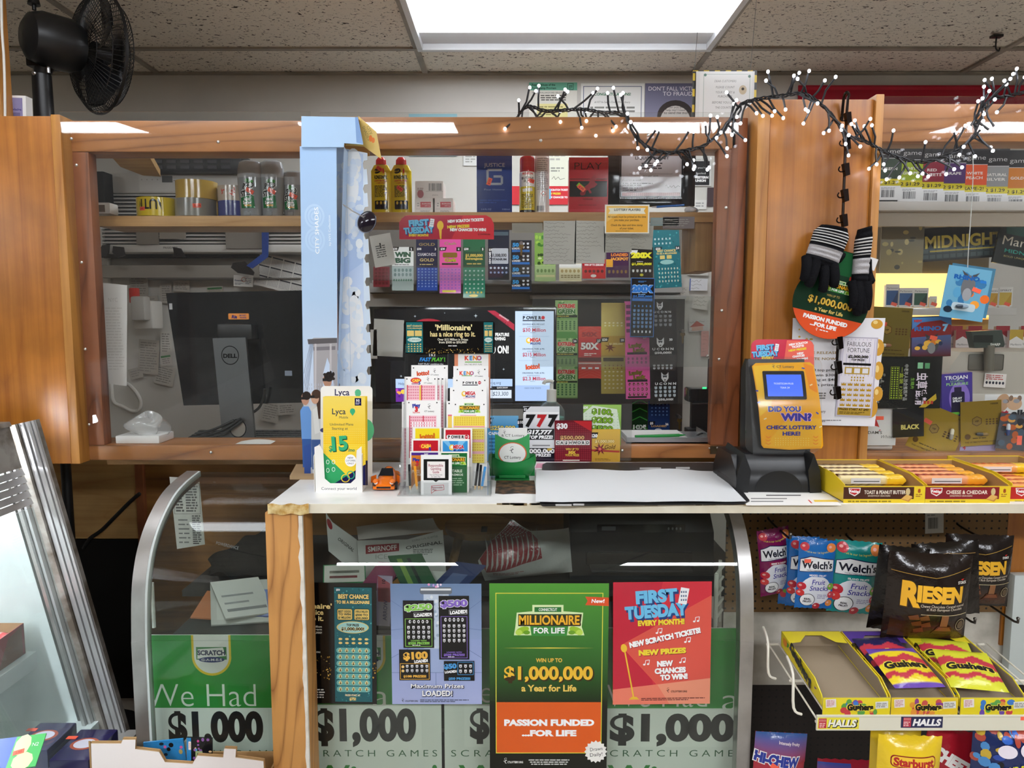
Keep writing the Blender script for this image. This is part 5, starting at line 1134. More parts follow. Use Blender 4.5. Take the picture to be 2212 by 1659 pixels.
# photo leaflet box and timber at the far left
s=Sheet(8,206,58,262,YB+.03,'e9e7e4','gloss',.03,rot=2);s.rect(10,211,50,256,'8e88b0');s.t_('ybox',22,218,4,'e8e6f0');s.t_('lor',18,226,6,'ffffff',b=.04,sh=.2);s.t_('Knowledge',30,236,5,'5a5488',b=.04,w=34);s.rect(18,243,44,258,'6f688e');s.rect(26,245,28,258,'2a2838');s.done('small_box','small white and violet box on top of the plywood panel below the fan','box')
g=G();x0=at(-120,100,YB+.02).x;g.box(x0,YB-.02,zt(262),at(4,100,YB).x,YB+.03,CZ-.006,m='plyedge');tag(g.build('timber_post'),'wooden post rising to the ceiling at the view edge by the fan','post')
g=G();g.tube([at(x,y,YB-.01)for x,y in((3,-20),(4,60),(8,120),(10,180),(11,258))],.0035,'dcd8d0','plastic',smooth=5);tag(g.build('white_wire'),'thin white wire running down the post beside the fan','wire')
# plywood and dark void under the sill beside the case
g=G();a,b=at(150,1165,2.66),at(302,985,2.66);g.box(a.x-.4,2.66,a.z,b.x,2.68,b.z+.02,m='raw');tag(g.build('back_board'),'bare plywood board standing behind the curved case end','board')
g=G();a,b=at(302,1110,2.64),at(312,985,2.64);g.box(a.x,2.62,a.z-.2,b.x,2.655,b.z+.02,m='pinez');tag(g.build('timber_batten'),'narrow dark batten along the edge of the plywood board','batten')
g=G();a,b=at(120,1400,2.65),at(330,1165,2.65);g.box(a.x-.3,2.66,0,b.x,2.68,a.z+.25 if False else b.z,'181614','matte');tag(g.build('void_shade_board'),'black board standing in for the shaded void below the plywood board','panel')  # black colour stands in for the shade of the open void
g=G();g.tube([at(x,y,2.6)for x,y in((302,1066),(280,1085),(250,1115),(220,1145),(195,1163),(180,1185))],.007,'141414','rubber',smooth=5);tag(g.build('black_cable'),'black cable running down across the bare plywood board','cable')
# ================================================================ SLOPING GLASS CASE AT THE FAR LEFT
YE=1.90
r=thing('slanted_case','old refrigerated case with sloping glass and ribbed aluminium edge','display case',tuple(at(60,1640,1.6)))
T=at(85,905,YE);Bp=at(247,1460,YE);sl=(Bp-T);sl.y=0;sl=sl.normalized();nn=Vector((-sl.z,0,sl.x)).normalized()
if nn.x<0:nn=-nn
Bp2=T+sl*1.05
Y0=.35
def slantbar(name,off0,off1,dep0,dep1,ya,yb,m,col='ffffff',e=None):
    "bar along the slope, off = distance left of the outer slope line, dep unused"
    g=G();e=e or Bp2;vs=[]
    for p in(T,e):
        for o_ in(off0,off1):
            for yy in(ya,yb):q=p-nn*o_;vs.append((q.x,yy,q.z))
    g.add(vs,[(0,1,3,2),(4,6,7,5),(0,4,5,1),(2,3,7,6),(0,2,6,4),(1,5,7,3)],col,m);g.build(name,r)
for k in range(5):slantbar('ribbed_edge',.003+k*.0088,.0095+k*.0088,0,0,YE-.020-.004*(k%2),YE,'alu')
slantbar('corner_core',.002,.047,0,0,YE-.012,YE+.003,'stained')
slantbar('stained_strip',.047,.069,0,0,YE-.03,YE,'stained');slantbar('inner_frame',.070,.077,0,0,YE-.045,YE-.03,'alu');slantbar('inner_frame',.079,.088,0,0,YE-.055,YE-.04,'steel')
g=G();q0=T-nn*.0;
# top rail and louvred header along the depth
def along(name,pts,m,col='ffffff'):
    g=G();g.prism(pts,1,Y0,YE-.05,col,m);g.build(name,r)
tx,tz=T.x,T.z
hx_,hz_=-.055,-.006
along('top_cap',[(tx-.5,tz),(tx-.045,tz),(tx-.04,tz-.012),(tx-.5,tz-.012)],'stained')
P1=T-nn*.048;P2=P1+sl*.115
along('header_plate',[(P1.x,P1.z),(P2.x,P2.z),(P2.x-.01,P2.z),(P1.x-.01,P1.z)],'stained')
for k in range(5):
    a=P2+sl*(.004+.02*k);b=a+sl*.016
    along('louver',[(a.x,a.z),(b.x+.004,b.z),(b.x-.006,b.z-.004),(a.x-.01,a.z-.004)],'steel')
g=G();a=P2+sl*.11;b=P1+sl*1.0
g.add([(a.x,Y0,a.z),(a.x,YE-.05,a.z),(b.x,YE-.05,b.z),(b.x,Y0,b.z)]+[(a.x-.005,Y0,a.z),(a.x-.005,YE-.05,a.z),(b.x-.005,YE-.05,b.z),(b.x-.005,Y0,b.z)],[(0,1,2,3),(7,6,5,4),(0,4,5,1),(1,5,6,2),(2,6,7,3),(3,7,4,0)],m='caseglass');g.build('sloping_glass',r)
g=G();g.box(tx-1.3,YE-.03,.2,Bp2.x-.03,YE-.02,tz-.02,m='enamel')
g.v=[(min(x,(T-nn*.12+sl*max(0,(T.z-z)/max(1e-6,-sl.z))).x),y,z)for x,y,z in g.v];g.build('end_liner',r)
fz=at(60,1640,1.7).z;
g=G();g.box(tx-1.3,Y0,fz-.03,(P1+sl*((P1.z-fz)/-sl.z)).x-.01,YE-.03,fz,m='enamel');g.build('floor_tray',r)
g=G();g.box(tx-1.3,Y0,0,Bp2.x,YE-.0,fz-.04,'b8b6b2','plastic',.01);g.build('base_cabinet',r)
g=G();a,b=at(85,1402,YE-.05),at(2,1475,1.62)
g.box(a.x-.5,Y0,a.z-.045,a.x,YE-.06,a.z,m='enamel',bev=.003);g.build('shelf',r)
SHZ=a.z;SHX=a.x
g=G();q=T-nn*.10+sl*.08;g.cyl((q.x-.06,Y0+.05,q.z),(q.x-.06,YE-.12,q.z),.013,col='ffffff',m='tube',n=14);g.build('case_lamp',r)
# boxed sweets on its shelf and floor
r2=thing('candy_carton','open red and brown carton of caramel bars on the shelf of the sloping case','carton',(SHX-.1,1.72,SHZ))
yb_=YE-.075;xb=SHX-.02
g=G();H=.085;yf=yb_-.34
for q in(((xb-.003,yf,xb,yb_)),):
    g.prism([(yf,SHZ+.0005),(yb_,SHZ+.0005),(yb_,SHZ+H),(yf,SHZ+H*.8)],0,xb-.002,xb,'8c1f22','card')
g.box(xb-.3,yb_-.002,SHZ+.0005,xb,yb_,SHZ+H,'a5805a','board');g.box(xb-.3,yf,SHZ+.0005,xb,yb_,SHZ+.002,'a5805a','board');g.box(xb-.3,yf,SHZ+.001,xb,yf+.002,SHZ+H*.8,'8c1f22','card');g.build('carton',r2)
g=G();vs,fs,lo,hi=glyphs('TWIX',.05,.0,1)
for dx_,cc,bo in((.0006,'f6efe4',.09),(.0012,'c22a24',.05)):
    vs,fs,lo,hi=glyphs('TWIX',bo,.0,1);k=.062
    g.add([(xb+dx_,yb_-.29+(x-lo)*k*1.0,SHZ+.018+z*k)for x,z in vs],fs,cc,'card')
g.add([(xb+.0005,yb_-.1,SHZ+.002),(xb+.0005,yb_-.01,SHZ+.002),(xb+.0005,yb_-.01,SHZ+.08),(xb+.0005,yb_-.06,SHZ+.07)],[(0,1,2,3)],'6a3a1c','card');g.build('side_print',r2)
for k in range(5):
    g=G();cx=xb-.03-.0;cy=yb_-.05-.04*k
    g.grid(lambda u,v:(xb-.01-.13*u,cy+.016*math.cos(v*2*math.pi),SHZ+.066+.012*math.sin(v*2*math.pi)+.003*math.sin(u*14)),12,12,'c23a34','film',lambda u,v:hx('f0e6dc')if int(u*9)%3==1 else hx('b8282c'));tag(g.build('candy_bar'),'striped red and white bar in the caramel bar carton','candy bar','bars in the caramel carton')
def pbox(px0,py0,px1,py1,Y,d,hgt,label,k):
    a,b=at(px0,py1,Y),at(px1,py0,Y);z0=fz+.0005+k
    r=thing('tea_carton',label,'carton',((a.x+b.x)/2,Y,z0));g=G();g.box(a.x,Y,z0,b.x,Y+d,z0+hgt,'2c2850','gloss',.004);g.build('box',r)
    s=G();cx,cy=(a.x+b.x)/2,Y+d*.5
    n=24
    for rx,c,dz in((.034,'b0503a',.0005),(.026,'d8d4e2',.001)):
        s.add([(cx,cy,z0+hgt+dz)]+[(cx+rx*math.cos(2*math.pi*i/n),cy+rx*.75*math.sin(2*math.pi*i/n),z0+hgt+dz)for i in range(n)],[(0,i,i%n+1)for i in range(1,n+1)],c,'gloss')
    s.box(cx-.06,cy+.02,z0+hgt,cx-.035,cy+.032,z0+hgt+.0012,'ff6a50','paper');s.build('lid_print',r)
pbox(20,1590,100,1650,1.66,.12,.05,'dark violet carton under the glass at the back of the case floor',0);pbox(105,1590,188,1650,1.62,.13,.05,'dark violet carton with an orange price tag on the case floor beside the other one',0)
s=Sheet(-10,1590,85,1660,1.5,'58b868','gloss',.003,tilt=-62,yaw=14);s.rect(-10,1590,25,1660,'3a62b8');s.blobs(20,1600,60,1650,3,['efe6ae'],16,26);price(s,40,1625,-10,22,10,'2.99');s.t_('N2',70,1612,8,'e8f4e8');s.done('blister_pack','green and blue blister pack with a pale moulded shape on the case floor','blister pack')
# white carton with candy in front of the case
YC1=1.57
r=thing('shipping_carton','white cut-down carton in front of the curved case','carton',tuple(at(385,1700,YC1)))
out=[(193,1730),(196,1606),(262,1606),(266,1598),(294,1598),(292,1618),(344,1624),(356,1646),(416,1650),(428,1632),(484,1636),(487,1617),(513,1618),(511,1636),(572,1644),(574,1730)]
s=Sheet(193,1598,574,1730,YC1,'e6dcd8','card',.004,outline=out,back='a9855a');s.done('front_wall',parent=r)
s=Sheet(193,1612,574,1730,YC1+.006,'a9855a','board',.004,outline=[(x+2,y-4 if y<1700 else y)for x,y in out]);s.done('inner_wall',parent=r)
a,b=at(193,1730,YC1),at(574,1640,YC1);g=G()
g.prism([(YC1+.01,a.z),(YC1+.12,a.z),(YC1+.12,b.z-.06),(YC1+.01,at(193,1606,YC1).z)],0,a.x,a.x+.004,'a9855a','board');g.box(b.x-.004,YC1+.01,a.z,b.x,YC1+.12,b.z-.05,'a9855a','board');g.box(a.x,YC1+.12,a.z,b.x,YC1+.124,b.z-.06,'a9855a','board');g.box(a.x,YC1,a.z-.004,b.x,YC1+.124,a.z,'a9855a','board');g.build('carton_shell',r)
# a low crate carries it
g=G();g.box(a.x+.02,YC1+.02,0,b.x-.02,YC1+.12,a.z-.005,'8a6a45','board',.004);tag(g.build('lower_carton'),'brown carton underneath the white cut-down carton','carton')
for q,lb,f in(((312,1600,402,1665),'blue dotted candy packet in the white carton, the paler of two',None),((402,1594,460,1665),'black packet with coloured dots and a small creature tag in the white carton',1)):
    s=Sheet(*q,YC1+.03+(.02 if not f else 0),'2f7fb8' if not f else '17171a','film',.004,rot=-6 if not f else 2)
    s.blobs(q[0]+4,q[1]+5,q[2]-4,q[3]-4,26,['17171a','1f2a34','c05a90','5aa8c8','b8a060'],3,6)if not f else s.blobs(q[0]+3,q[1]+3,q[2]-3,q[3]-3,18,['c84a90','d8b080','4a9ac8','8a5a9a'],2,4)
    if f:s.rect(q[0],q[1],q[0]+10,q[3],'2f7fb8');s.rrect(406,1602,412,1620,1.5,'e8dcd0');s.t_('MTC',409,1611,4,'a03a3a',rot=90);s.rect(422,1622,438,1640,'9aa878');s.cells(424,1625,436,1632,2,1,'1a1a1a',.3,.6,'e')
    s.done('candy_packet',lb,'packet')
# ================================================================ BEHIND THE TICKET WINDOW
# ---- tall die-cut display box standing on the counter
YD=YBX
zb=CTZ+.0102;r=thing('display_box','tall light blue die-cut cardboard display box for sunglasses','display box',tuple(at(690,1030,YD)))
ztop=at(700,250,YD).z
s=Sheet(640,316,744,1031,YD,'a9c9ea','card',.003,outline=[(649,316),(743,316),(722,1031),(637,1031)])
def sky(s,x0,x1,y0,y1,c0,c1):s.grad(x0,y0,x1,y1,c0,c1)
s.poly([(649,316),(743,316),(736,640),(645,640)],'a3c4e8',cols=['9cc0e8','9cc0e8','b4cfec','b4cfec']);s.poly([(645,640),(736,640),(731,850),(641,850)],'b8d0ec',cols=['b4cfec','b4cfec','d4dff0','d4dff0']);s.poly([(641,850),(731,850),(724,1031),(638,1031)],'c9d4e2')
for cy in(462,512):
    for rad in(26,18,10):s.ring(682,cy,rad,rad*1.0,5,'b6d2f0',30)
s.t_('CITY SHADES',687,492,10.5,'ffffff',w=98,rot=-90);s.t_('by NYS Collection',720,492,5.5,'f4f8ff',w=64,rot=-90)
# the printed bridge and passers-by
s.poly([(660,728),(672,722),(728,722),(733,730),(731,850),(722,850),(720,800),(706,765),(694,800),(692,850),(668,850),(670,740)],'a8a4a6');s.poly([(655,725),(733,722),(733,733),(657,736)],'5a5658');s.poly([(670,742),(728,740),(728,748),(670,750)],'7c787c')
for x in(676,716):s.line([(x,735),(x-4,850)],5,'c4c0c2')
for k in range(5):s.line([(662+k*2,735),(643,800+k*22)],1.2,'8c98ac')
s.cells(642,820,726,900,14,9,'b4bccb',.25,.6)
s.rect(640,852,726,1031,'cfd3da');s.cells(640,880,726,960,8,10,'8a93a6',.18,1.0);
def figure(cx,top,hair,skin,shirt,legs,k=1.0,long=False):
    s.poly([(cx-16*k,top+42*k),(cx-8*k,top+32*k),(cx+8*k,top+32*k),(cx+15*k,top+44*k),(cx+13*k,top+110*k),(cx-14*k,top+110*k)],shirt)
    s.poly([(cx-13*k,top+108*k),(cx+13*k,top+108*k),(cx+12*k,top+175*k),(cx+3*k,top+175*k),(cx,top+125*k),(cx-4*k,top+175*k),(cx-13*k,top+175*k)],legs)
    if long:s.poly([(cx-3*k,top),(cx+14*k,top+4*k),(cx+18*k,top+62*k),(cx+4*k,top+62*k),(cx+3*k,top+20*k)],hair)
    s.ell(cx-1*k,top+14*k,11*k,15*k,skin);s.ell(cx+3*k,top+7*k,12*k,10*k,hair);s.rect(cx-13*k,top+10*k,cx-2*k,top+16*k,'1a1a1c')
figure(706,800,'1e1614','b98a70','b9bec6','3a4a70',1.05);s.blobs(698,798,722,814,14,['1e1614','2a201c'],3,5)
figure(672,838,'4a3226','d8a88c','d8d8d4','3a5a94',1.0,True);figure(646,842,'241a16','c09078','6a9ad8','2f5aa0',.95)
s.poly([(664,880),(676,872),(682,930),(668,934)],'e8e8e4');s.poly([(638,960),(656,955),(654,1031),(637,1031)],'2c4f9a');s.done('front_panel',parent=r)
# inner cloud panel with scalloped edge, folding away to the window
knob=[]
for y in(355,405,452,502,552,602,652,702,748,795):
    knob+=[(806,y-10),(797,y-9),(793,y),(797,y+9),(804,y+8)]
s=Sheet(722,316,808,1000,YD+.045,'d3e2f2','card',.003,outline=[(722,316),(806,330)]+[(803+2*math.sin(y/7.),y)if False else(x,y)for x,y in knob]+[(800,860),(800,1000),(722,1000)],back='c9a868')
s.poly([(722,316),(795,332),(790,560),(722,600)],'c2d6f0',cols=['c9daf0','b6ccec','a9c4ea','b4cbee'])
for q in((740,420,22,50),(764,400,18,40),(752,470,20,30),(770,350,20,30)):s.ell(*q,'e9edf0',18)
s.poly([(722,600),(790,560),(788,860),(722,860)],'cfe0f2',cols=['bcd0f0','bcd0f0','dce8f2','dce8f2'])
for q in((745,640,20,34),(770,690,18,60),(742,760,18,40)):s.ell(*q,'eceef0',18)
s.blobs(733,345,786,545,46,['dfe8f2','e6ecf1','cfdff2','d6e3f2'],5,13);s.blobs(728,600,784,820,46,['e4ebf1','eceef0','d3e1f1','dce7f2'],5,14);s.rect(722,860,800,1000,'d8e2ea');s.rect(751,352,752,860,'b9cce0');s.done('cloud_panel',parent=r)
# joining fold between front and cloud panel
g=G();a,b=at(743,316,YD),at(722,1031,YD);c_,d_=at(752,330,YD+.045),at(726,1000,YD+.045)
g.add([a,b,d_,c_],[(0,1,2,3)],'b9d2ee','card');a,b=at(649,316,YD),at(637,1031,YD)
g.box(a.x+.004,YD+.003,zb,a.x+.007,YD+.05,a.z,'c9a868','board');g.build('side_fold',r)
s=Sheet(651,250,786,318,YD-.004,'a7c8ea','card',.003,outline=[(651,251),(774,253),(784,312),(743,309),(742,318),(649,318)]);s.poly([(768,253),(774,253),(785,311),(770,308)],'6f95c8');s.done('header',parent=r)
g=G();a,b=at(651,318,YD),at(780,252,YD);g.box(a.x,YD,b.z-.003,b.x-.01,YD+.10,b.z,'b48a58','board');g.box(a.x,YD+.1,a.z,b.x,YD+.103,b.z,'b48a58','board');g.build('top_flap',r)
s=Sheet(740,250,826,345,YD+.03,'d8b868','card',.003,outline=[(774,250),(815,286),(826,345),(818,340),(785,316),(742,312),(744,309),(784,310)],yaw=-12);s.t_('CITY',800,282,7,'8a7a4a',rot=66);s.t_('SHADES',792,288,7,'8a7a4a',rot=66);s.ell(802,300,4,7,'e8803a');s.ell(808,304,4,6,'e8803a');s.done('inner_flap',parent=r)
# sunglasses hooked on the panel
r=thing('sunglasses','dark oval sunglasses hooked on the edge of the tall blue box','sunglasses',tuple(at(790,480,YD)))
g=G();cl=at(793,480,YD+.02);
def lens(u,v):t=2*math.pi*u;return(cl.x+.022*v*math.cos(t)*1.0+.008*v*math.sin(t),YD+.016-.006*(1-v*v),cl.z+.026*v*math.sin(t)*1.0-.004*v*math.cos(t))
g.grid(lens,28,5,'1c1420','shiny');ol=g.build('lens',r)
g=G();g.tube([lens(i/28,1.03)for i in range(28)],.0014,'5a5a60','metal',6,True);g.build('rim',ol)
g=G();g.tube([at(741,442,YD-.03),at(760,455,YD-.02),at(785,469,YD+.0)],.0016,'c8c8cc','metal',6);g.cyl(at(785,469,YD),at(790,466,YD+.02),.002,col='c8c8cc',m='metal',n=8);g.build('temple_arm',r)
# ---- on the long shelf
YQ=YS+.02
def sprint(px0,px1,py0,py1,Y,fn,parent,name='label',m='gloss',depth=None):
    R_=(at(px1,py0,Y).x-at(px0,py0,Y).x)/2;d=R_ if depth is None else depth
    s=Sheet(px0,py0,px1,py1,Y,nobg=True,m=m,warp=lambda u,v:(0,d-d*math.sqrt(max(.02,1-((u-.5)*1.98)**2))*1.0-.0005,0),step=.006);fn(s);return s.done(name,parent=parent)
def fuel(px0,px1,label):
    Y=YQ+.02;a,b=at(px0,461,Y),at(px1,338,Y);R_=(b.x-a.x)/2;cx=(a.x+b.x)/2;H=b.z-a.z;o=(cx,Y+R_*.5,SHC+.0003);H=b.z-SHC
    r=thing('lighter_fuel_bottle',label,'bottle',o,'lighter fuel bottles on the shelf')
    g=G();g.lathe([(0,0),(R_,0),(R_,H*.76),(R_*.7,H*.86),(R_*.42,H*.88)],'ecd51e','shiny',28,o,1,.5);g.build('body',r)
    g=G();g.lathe([(R_*.52,H*.865),(R_*.5,H*.95),(R_*.28,H),(0,H)],'c8282c','shiny',20,o,1,.8);g.build('cap',r)
    def fn(s):
        w_=px1-px0;s.ell(px0+w_*.32,369,w_*.19,5.5,'171714',rot=-14);s.t_('Zippo' if False else 'Fuel',px0+w_*.32,369,4,'ecd51e',rot=-14);s.ell(px0+w_*.66,369,1.8,6,'d8402a')
        s.t_('RONSONOL',px0+w_*.5,382,8,'17181a',b=.04,w=w_*.72);s.t_('LIGHTER FUEL',px0+w_*.5,390,3.6,'c8402a',b=.04,w=w_*.66);s.t_('COMBUSTIBLE',px0+w_*.5,395,2.4,'c8402a',b=.03,w=w_*.5)
        s.micro(px0+w_*.16,400,px0+w_*.84,414,5,'4a4418',h=.6);s.micro(px0+w_*.16,414,px0+w_*.84,426,4,'6a5c18',h=.6);s.rrect(px0+w_*.16,433,px0+w_*.86,452,2,'17181a');s.cells(px0+w_*.2,434,px0+w_*.82,442,3,1,'d8b838',.6,.9,'e');price(s,px0+w_*.45,407 if 'second' in label else 364,35,15,8,'2.99')
    sprint(px0,px1,338,461,Y,fn,r,depth=R_*.5)
fuel(801,843,'yellow lighter fuel bottle half hidden by the scalloped edge of the blue box');fuel(844,887,'yellow lighter fuel bottle, second from the blue box beside the small white cartons')
def carton(px0,px1,py0,py1,Y,d,col,label,fn=None,group=None,m='card',z0=None,grp_name='carton',cat='carton',side=None):
    a,b=at(px0,py1,Y),at(px1,py0,Y);z=SHC+.0003 if z0 is None else z0
    r=thing(grp_name,label,cat,((a.x+b.x)/2,Y+d/2,z),group)
    g=G();g.box(a.x,Y+.0008,z,b.x,Y+d,b.z,side or col,m,.0015);g.build('box',r)
    s=Sheet(px0,py0,px1,py1,Y,col,m,.0006)
    if fn:fn(s)
    s.done('front_print',parent=r);return r,b.z
def meds(s):
    x0,y0,x1,y1=s.x0,s.y0,s.x1,s.y1;s.rect(x0+12,y0+8,x1-4,y0+20,'c23440');s.t_('IBUPROFEN',(x0+x1)/2+6,y0+12,3,'f0d8d8',b=.02,w=20);s.t_('200 mg',(x0+x1)/2+8,y0+16.5,2.6,'f0d8d8',w=12);s.micro(x0+5,y0+9,x0+10,y0+19,2,'aaaaaa');s.rect(x0+2,y0+23,x1-2,y0+23.6,'a8a8a8');s.micro(x0+12,y0+26,x1-6,y0+32,3,'9a9a9a')
_,zc=carton(896,935,428,462,YQ,.10,'ece9e6','small white medicine carton with a red band beside the lighter fuel',meds,'white medicine cartons')
carton(939,978,428,462,YQ,.10,'ece9e6','small white medicine carton with a red band, further from the lighter fuel',meds,'white medicine cartons')
def bcf(s):s.bars(926,396,954,412,'3a3a3a');s.rect(920,413,957,413.7,'9a9a9a');s.t_('pharma',940,421,3,'7a7a7a');s.ell(908,419,7,9,'a84a50');s.micro(901,405,915,412,2,'9a8a80')
carton(897,957,391,428,YQ+.005,.09,'e6e2de','white medicine carton with a barcode lying across two others',bcf,'white medicine cartons',z0=zc+.0006)
def justice(s):
    s.grad(1030,333,1106,460,'2546a0','1c3278');s.t_('JUSTICE',1068,356,8.5,'b9c4dc',b=.0,w=45)
    s.line([(1084,367),(1053,367),(1053,397),(1084,397),(1084,381),(1066,381)],5,'a9b4c8');s.t_('Pour Homme',1068,409,4,'93a6d6',w=44);s.micro(1036,430,1100,440,2,'2f4fa8');s.t_('3.4 FL.OZ',1050,452,3.6,'93a6d6',w=22);s.t_('100ml',1093,452,3.6,'93a6d6',w=16)
    s.rect(1052,384,1060,399,'8cc63f',20);price(s,1057,392,-70,16,9,'4.99')
carton(1030,1106,333,460,YQ,.05,'2342a0','dark blue perfume box with a silver letter',justice,m='gloss',grp_name='perfume_box',cat='perfume')
def play(s):
    s.rect(1231,351,1311,452,'b5222f');s.t_('PLAY',1270,358,16,'2a1216',b=-.012,w=58);s.rect(1231,386,1311,387.5,'2a1216');s.rect(1231,391,1311,425,'1c1416')
    s.poly([(1258,418),(1262,404),(1272,396),(1276,385),(1284,376),(1287,384),(1284,392),(1290,398),(1284,404),(1274,408),(1278,416),(1274,418),(1270,410),(1266,412),(1264,420)],'a02430');s.ell(1259,417,6,5,'8c1f2a',rot=-30)
    s.t_('INTENSE',1270,430,4,'2a1216',w=21);s.micro(1250,441,1296,445,1,'8a1a24')
    s.rect(1246,398,1262,407,'8cc63f',40);price(s,1256,406,40,18,9,'6.99')
carton(1229,1313,340,456,YQ,.05,'c23240','red PLAY perfume box with a black band and rearing horse',play,m='gloss',grp_name='perfume_box',cat='perfume')
def can(px0,px1,py0,Y,label,grp,cols,capc,capf,fn):
    a,b=at(px0,459,Y),at(px1,py0,Y);R_=(b.x-a.x)/2;cx=(a.x+b.x)/2;o=(cx,Y+R_,SHC+.0003);H=b.z-SHC
    r=thing('spray_can',label,'can',o,grp);g=G()
    ps=[(0,0),(R_*.95,0),(R_,.004)]+[(R_,H*(1-capf)*t)for t in(.45,.75,.98)]+[(R_*.93,H*(1-capf))]
    g.lathe(ps,cols[0],'shiny',26,o,cols=[cols[0],cols[0],cols[0],cols[1],cols[2],cols[2]]);g.build('can_body',r)
    g=G();g.lathe([(R_*.95,H*(1-capf)),(R_*.95,H*.97),(R_*.85,H),(0,H)],capc,'shiny',24,o);g.build('cap',r)
    if fn:sprint(px0,px1,py0,459,Y,fn,r)
def butane(s):
    s.rect(1123,372,1156,402,'f0eee8');s.t_('RONSON',1140,374,4.5,'d0282c',b=.05,w=22);s.t_('BUTANE',1140,384,5.5,'3a3a3a',b=.02,w=26);s.t_('FUEL',1140,391,5.5,'3a3a3a',b=.02,w=16);s.rect(1129,406,1150,413,'f4f0e0',-6);s.micro(1127,418,1152,450,9,'7a6a18');s.rect(1123,453,1156,459,'1c1a14');price(s,1147,390,12,14,9,'4.99')
can(1122,1150,338,YQ+.07,'butane can standing right behind the front butane can','butane cans',['e6cf22','e6cf22','efece4'],'c2242c',.25,None)
can(1124,1156,336,YQ,'yellow and white butane can with a red cap and orange tag','butane cans',['e6cf22','e6cf22','efece4'],'cc262e',.27,butane)
def white(s):s.micro(1160,340,1184,410,16,'9a9aa2',h=.35);s.poly([(1168,418),(1174,412),(1180,418),(1174,424)],'d84a44');s.poly([(1169.5,418),(1174,413.5),(1178.5,418),(1174,422.5)],'f4f2f0');s.ell(1174,418.5,1.6,2.4,'2a2a2a');s.bars(1160,444,1176,455,'5a5a62',14)
can(1155,1188,326,YQ+.01,'tall white spray can beside the butane cans, warning sign on its back',None,['e4e2e4','e4e2e4','e4e2e4'],'e8e6e8',.08,white)
r=thing('permit_frame','black framed liquor permit standing on the shelf','picture frame',tuple(at(1406,446,YQ+.06)))
Yf=YQ+.05;g=G();a,b=at(1312,446,Yf),at(1503,322,Yf);c_,d_=at(1338,430,Yf),at(1476,324,Yf)
zb_=b.z+.02
for q in((a.x,a.z,c_.x,zb_),(d_.x,a.z,b.x,zb_),(c_.x,a.z,d_.x,c_.z),(c_.x,d_.z+.018,d_.x,zb_)):g.box(q[0],Yf-.004,q[1],q[2],Yf+.014,q[3],'1c1c20','shiny',.002)
g.build('frame',r)
s=Sheet(1336,312,1478,432,Yf+.006,'26262c','gloss',.004);s.cells(1337,426,1477,430,40,1,'d8d8dc',.5,.7,'e');s.cells(1337,320,1341,428,1,34,'d8d8dc',.7,.5,'e');s.cells(1473,320,1477,428,1,34,'d8d8dc',.7,.5,'e');s.cells(1337,324,1477,328,40,1,'d8d8dc',.5,.7,'e');s.rect(1343,330,1471,424,'d6d8e4')
s.t_('STATE OF CONNECTICUT  DEPARTMENT OF CONSUMER',1407,333,2.6,'3a3a44',w=110);s.t_('LIQUOR PERMIT',1408,341,6.5,'2a2a34',b=.02,w=72);s.micro(1385,350,1430,366,3,'4a4a54',al='c');s.rect(1360,375,1452,375.6,'6a6a74');s.t_('GROCERY BEER',1404,380,3.4,'3a3a44',w=36);s.t_('PERMIT #: LGB.',1346,389,3,'3a3a44',al='l',w=40);s.micro(1346,394,1414,402,2,'4a4a54');s.frame(1344,403,1388,414,.6,'4a4a54');s.micro(1346,404,1384,413,2,'4a4a54');s.line([(1437,402),(1440,399),(1443,406),(1447,401),(1450,405),(1455,400),(1458,406),(1464,401),(1468,403)],.8,'2a2a34');s.rect(1345,416,1469,423,'e0c2c8');s.cells(1345,416,1469,423,30,2,'b88a94',.6,.6,'d');s.done('certificate',parent=r)
g=G();a,b=at(1418,447,YQ+.01),at(1478,443,YQ+.01);g.cyl(a,b,.0035,col='2f6fc8',m='shiny',n=10);g.cyl(at(1408,447.5,YQ+.01),a,.0015,.003,'c8ccd4','shiny',10);tag(g.build('pen'),'blue pen lying on the shelf in front of the framed permit','pen')
g=G();c_=at(1492,441,YQ+.02);g.grid(lambda u,v:(c_.x+(.024+.008*math.sin(11*u))*math.cos(2*math.pi*u)*math.sin(math.pi*v),c_.y+.016*math.sin(2*math.pi*u)*math.sin(math.pi*v),SHC+.011-.0105*math.cos(math.pi*v)*(1+.2*math.sin(9*u+3))),18,10,'dfe3ea','crumple');tag(g.build('tissue'),'crumpled white tissue on the end of the shelf beside the blue pen','tissue')
# ---- wall above the beam
def wallsheet(x0,y0,x1,y1,bg,fn,name,label,cat='poster',rot=0,Y=YW-.006,m='paper',grp=None):return sh(x0,y0,x1,y1,Y,bg,m,name=name,label=label,cat=cat,group=grp,fn=fn,rot=rot)
def f(s):
    s.rect(1143,178,1246,195,'6fb59a');s.t_('Report Abuse of the',1149,183,4.5,'234a3c',al='l',b=.03,w=50);s.t_('Food Stamp Program',1149,190,4.5,'234a3c',al='l',b=.03,w=52);s.frame(1225,180,1238,194,1,'2a3a34');s.micro(1228,184,1236,192,3,'2a3a34')
    s.t_('Please',1155,200,3.4,'5a5a52',w=11);s.t_('WALLINGFORD FIELD OFFICE',1196,200,3.6,'4a4a44',w=62);s.micro(1165,204,1226,218,3,'5a5a52',al='c');s.rect(1160,224,1226,258,'eae2a0');s.micro(1164,228,1222,250,4,'9a925a')
wallsheet(1143,177,1246,275,'e6e4da',f,'wall_poster','cream and green food stamp notice pinned high on the wall behind the string lights')
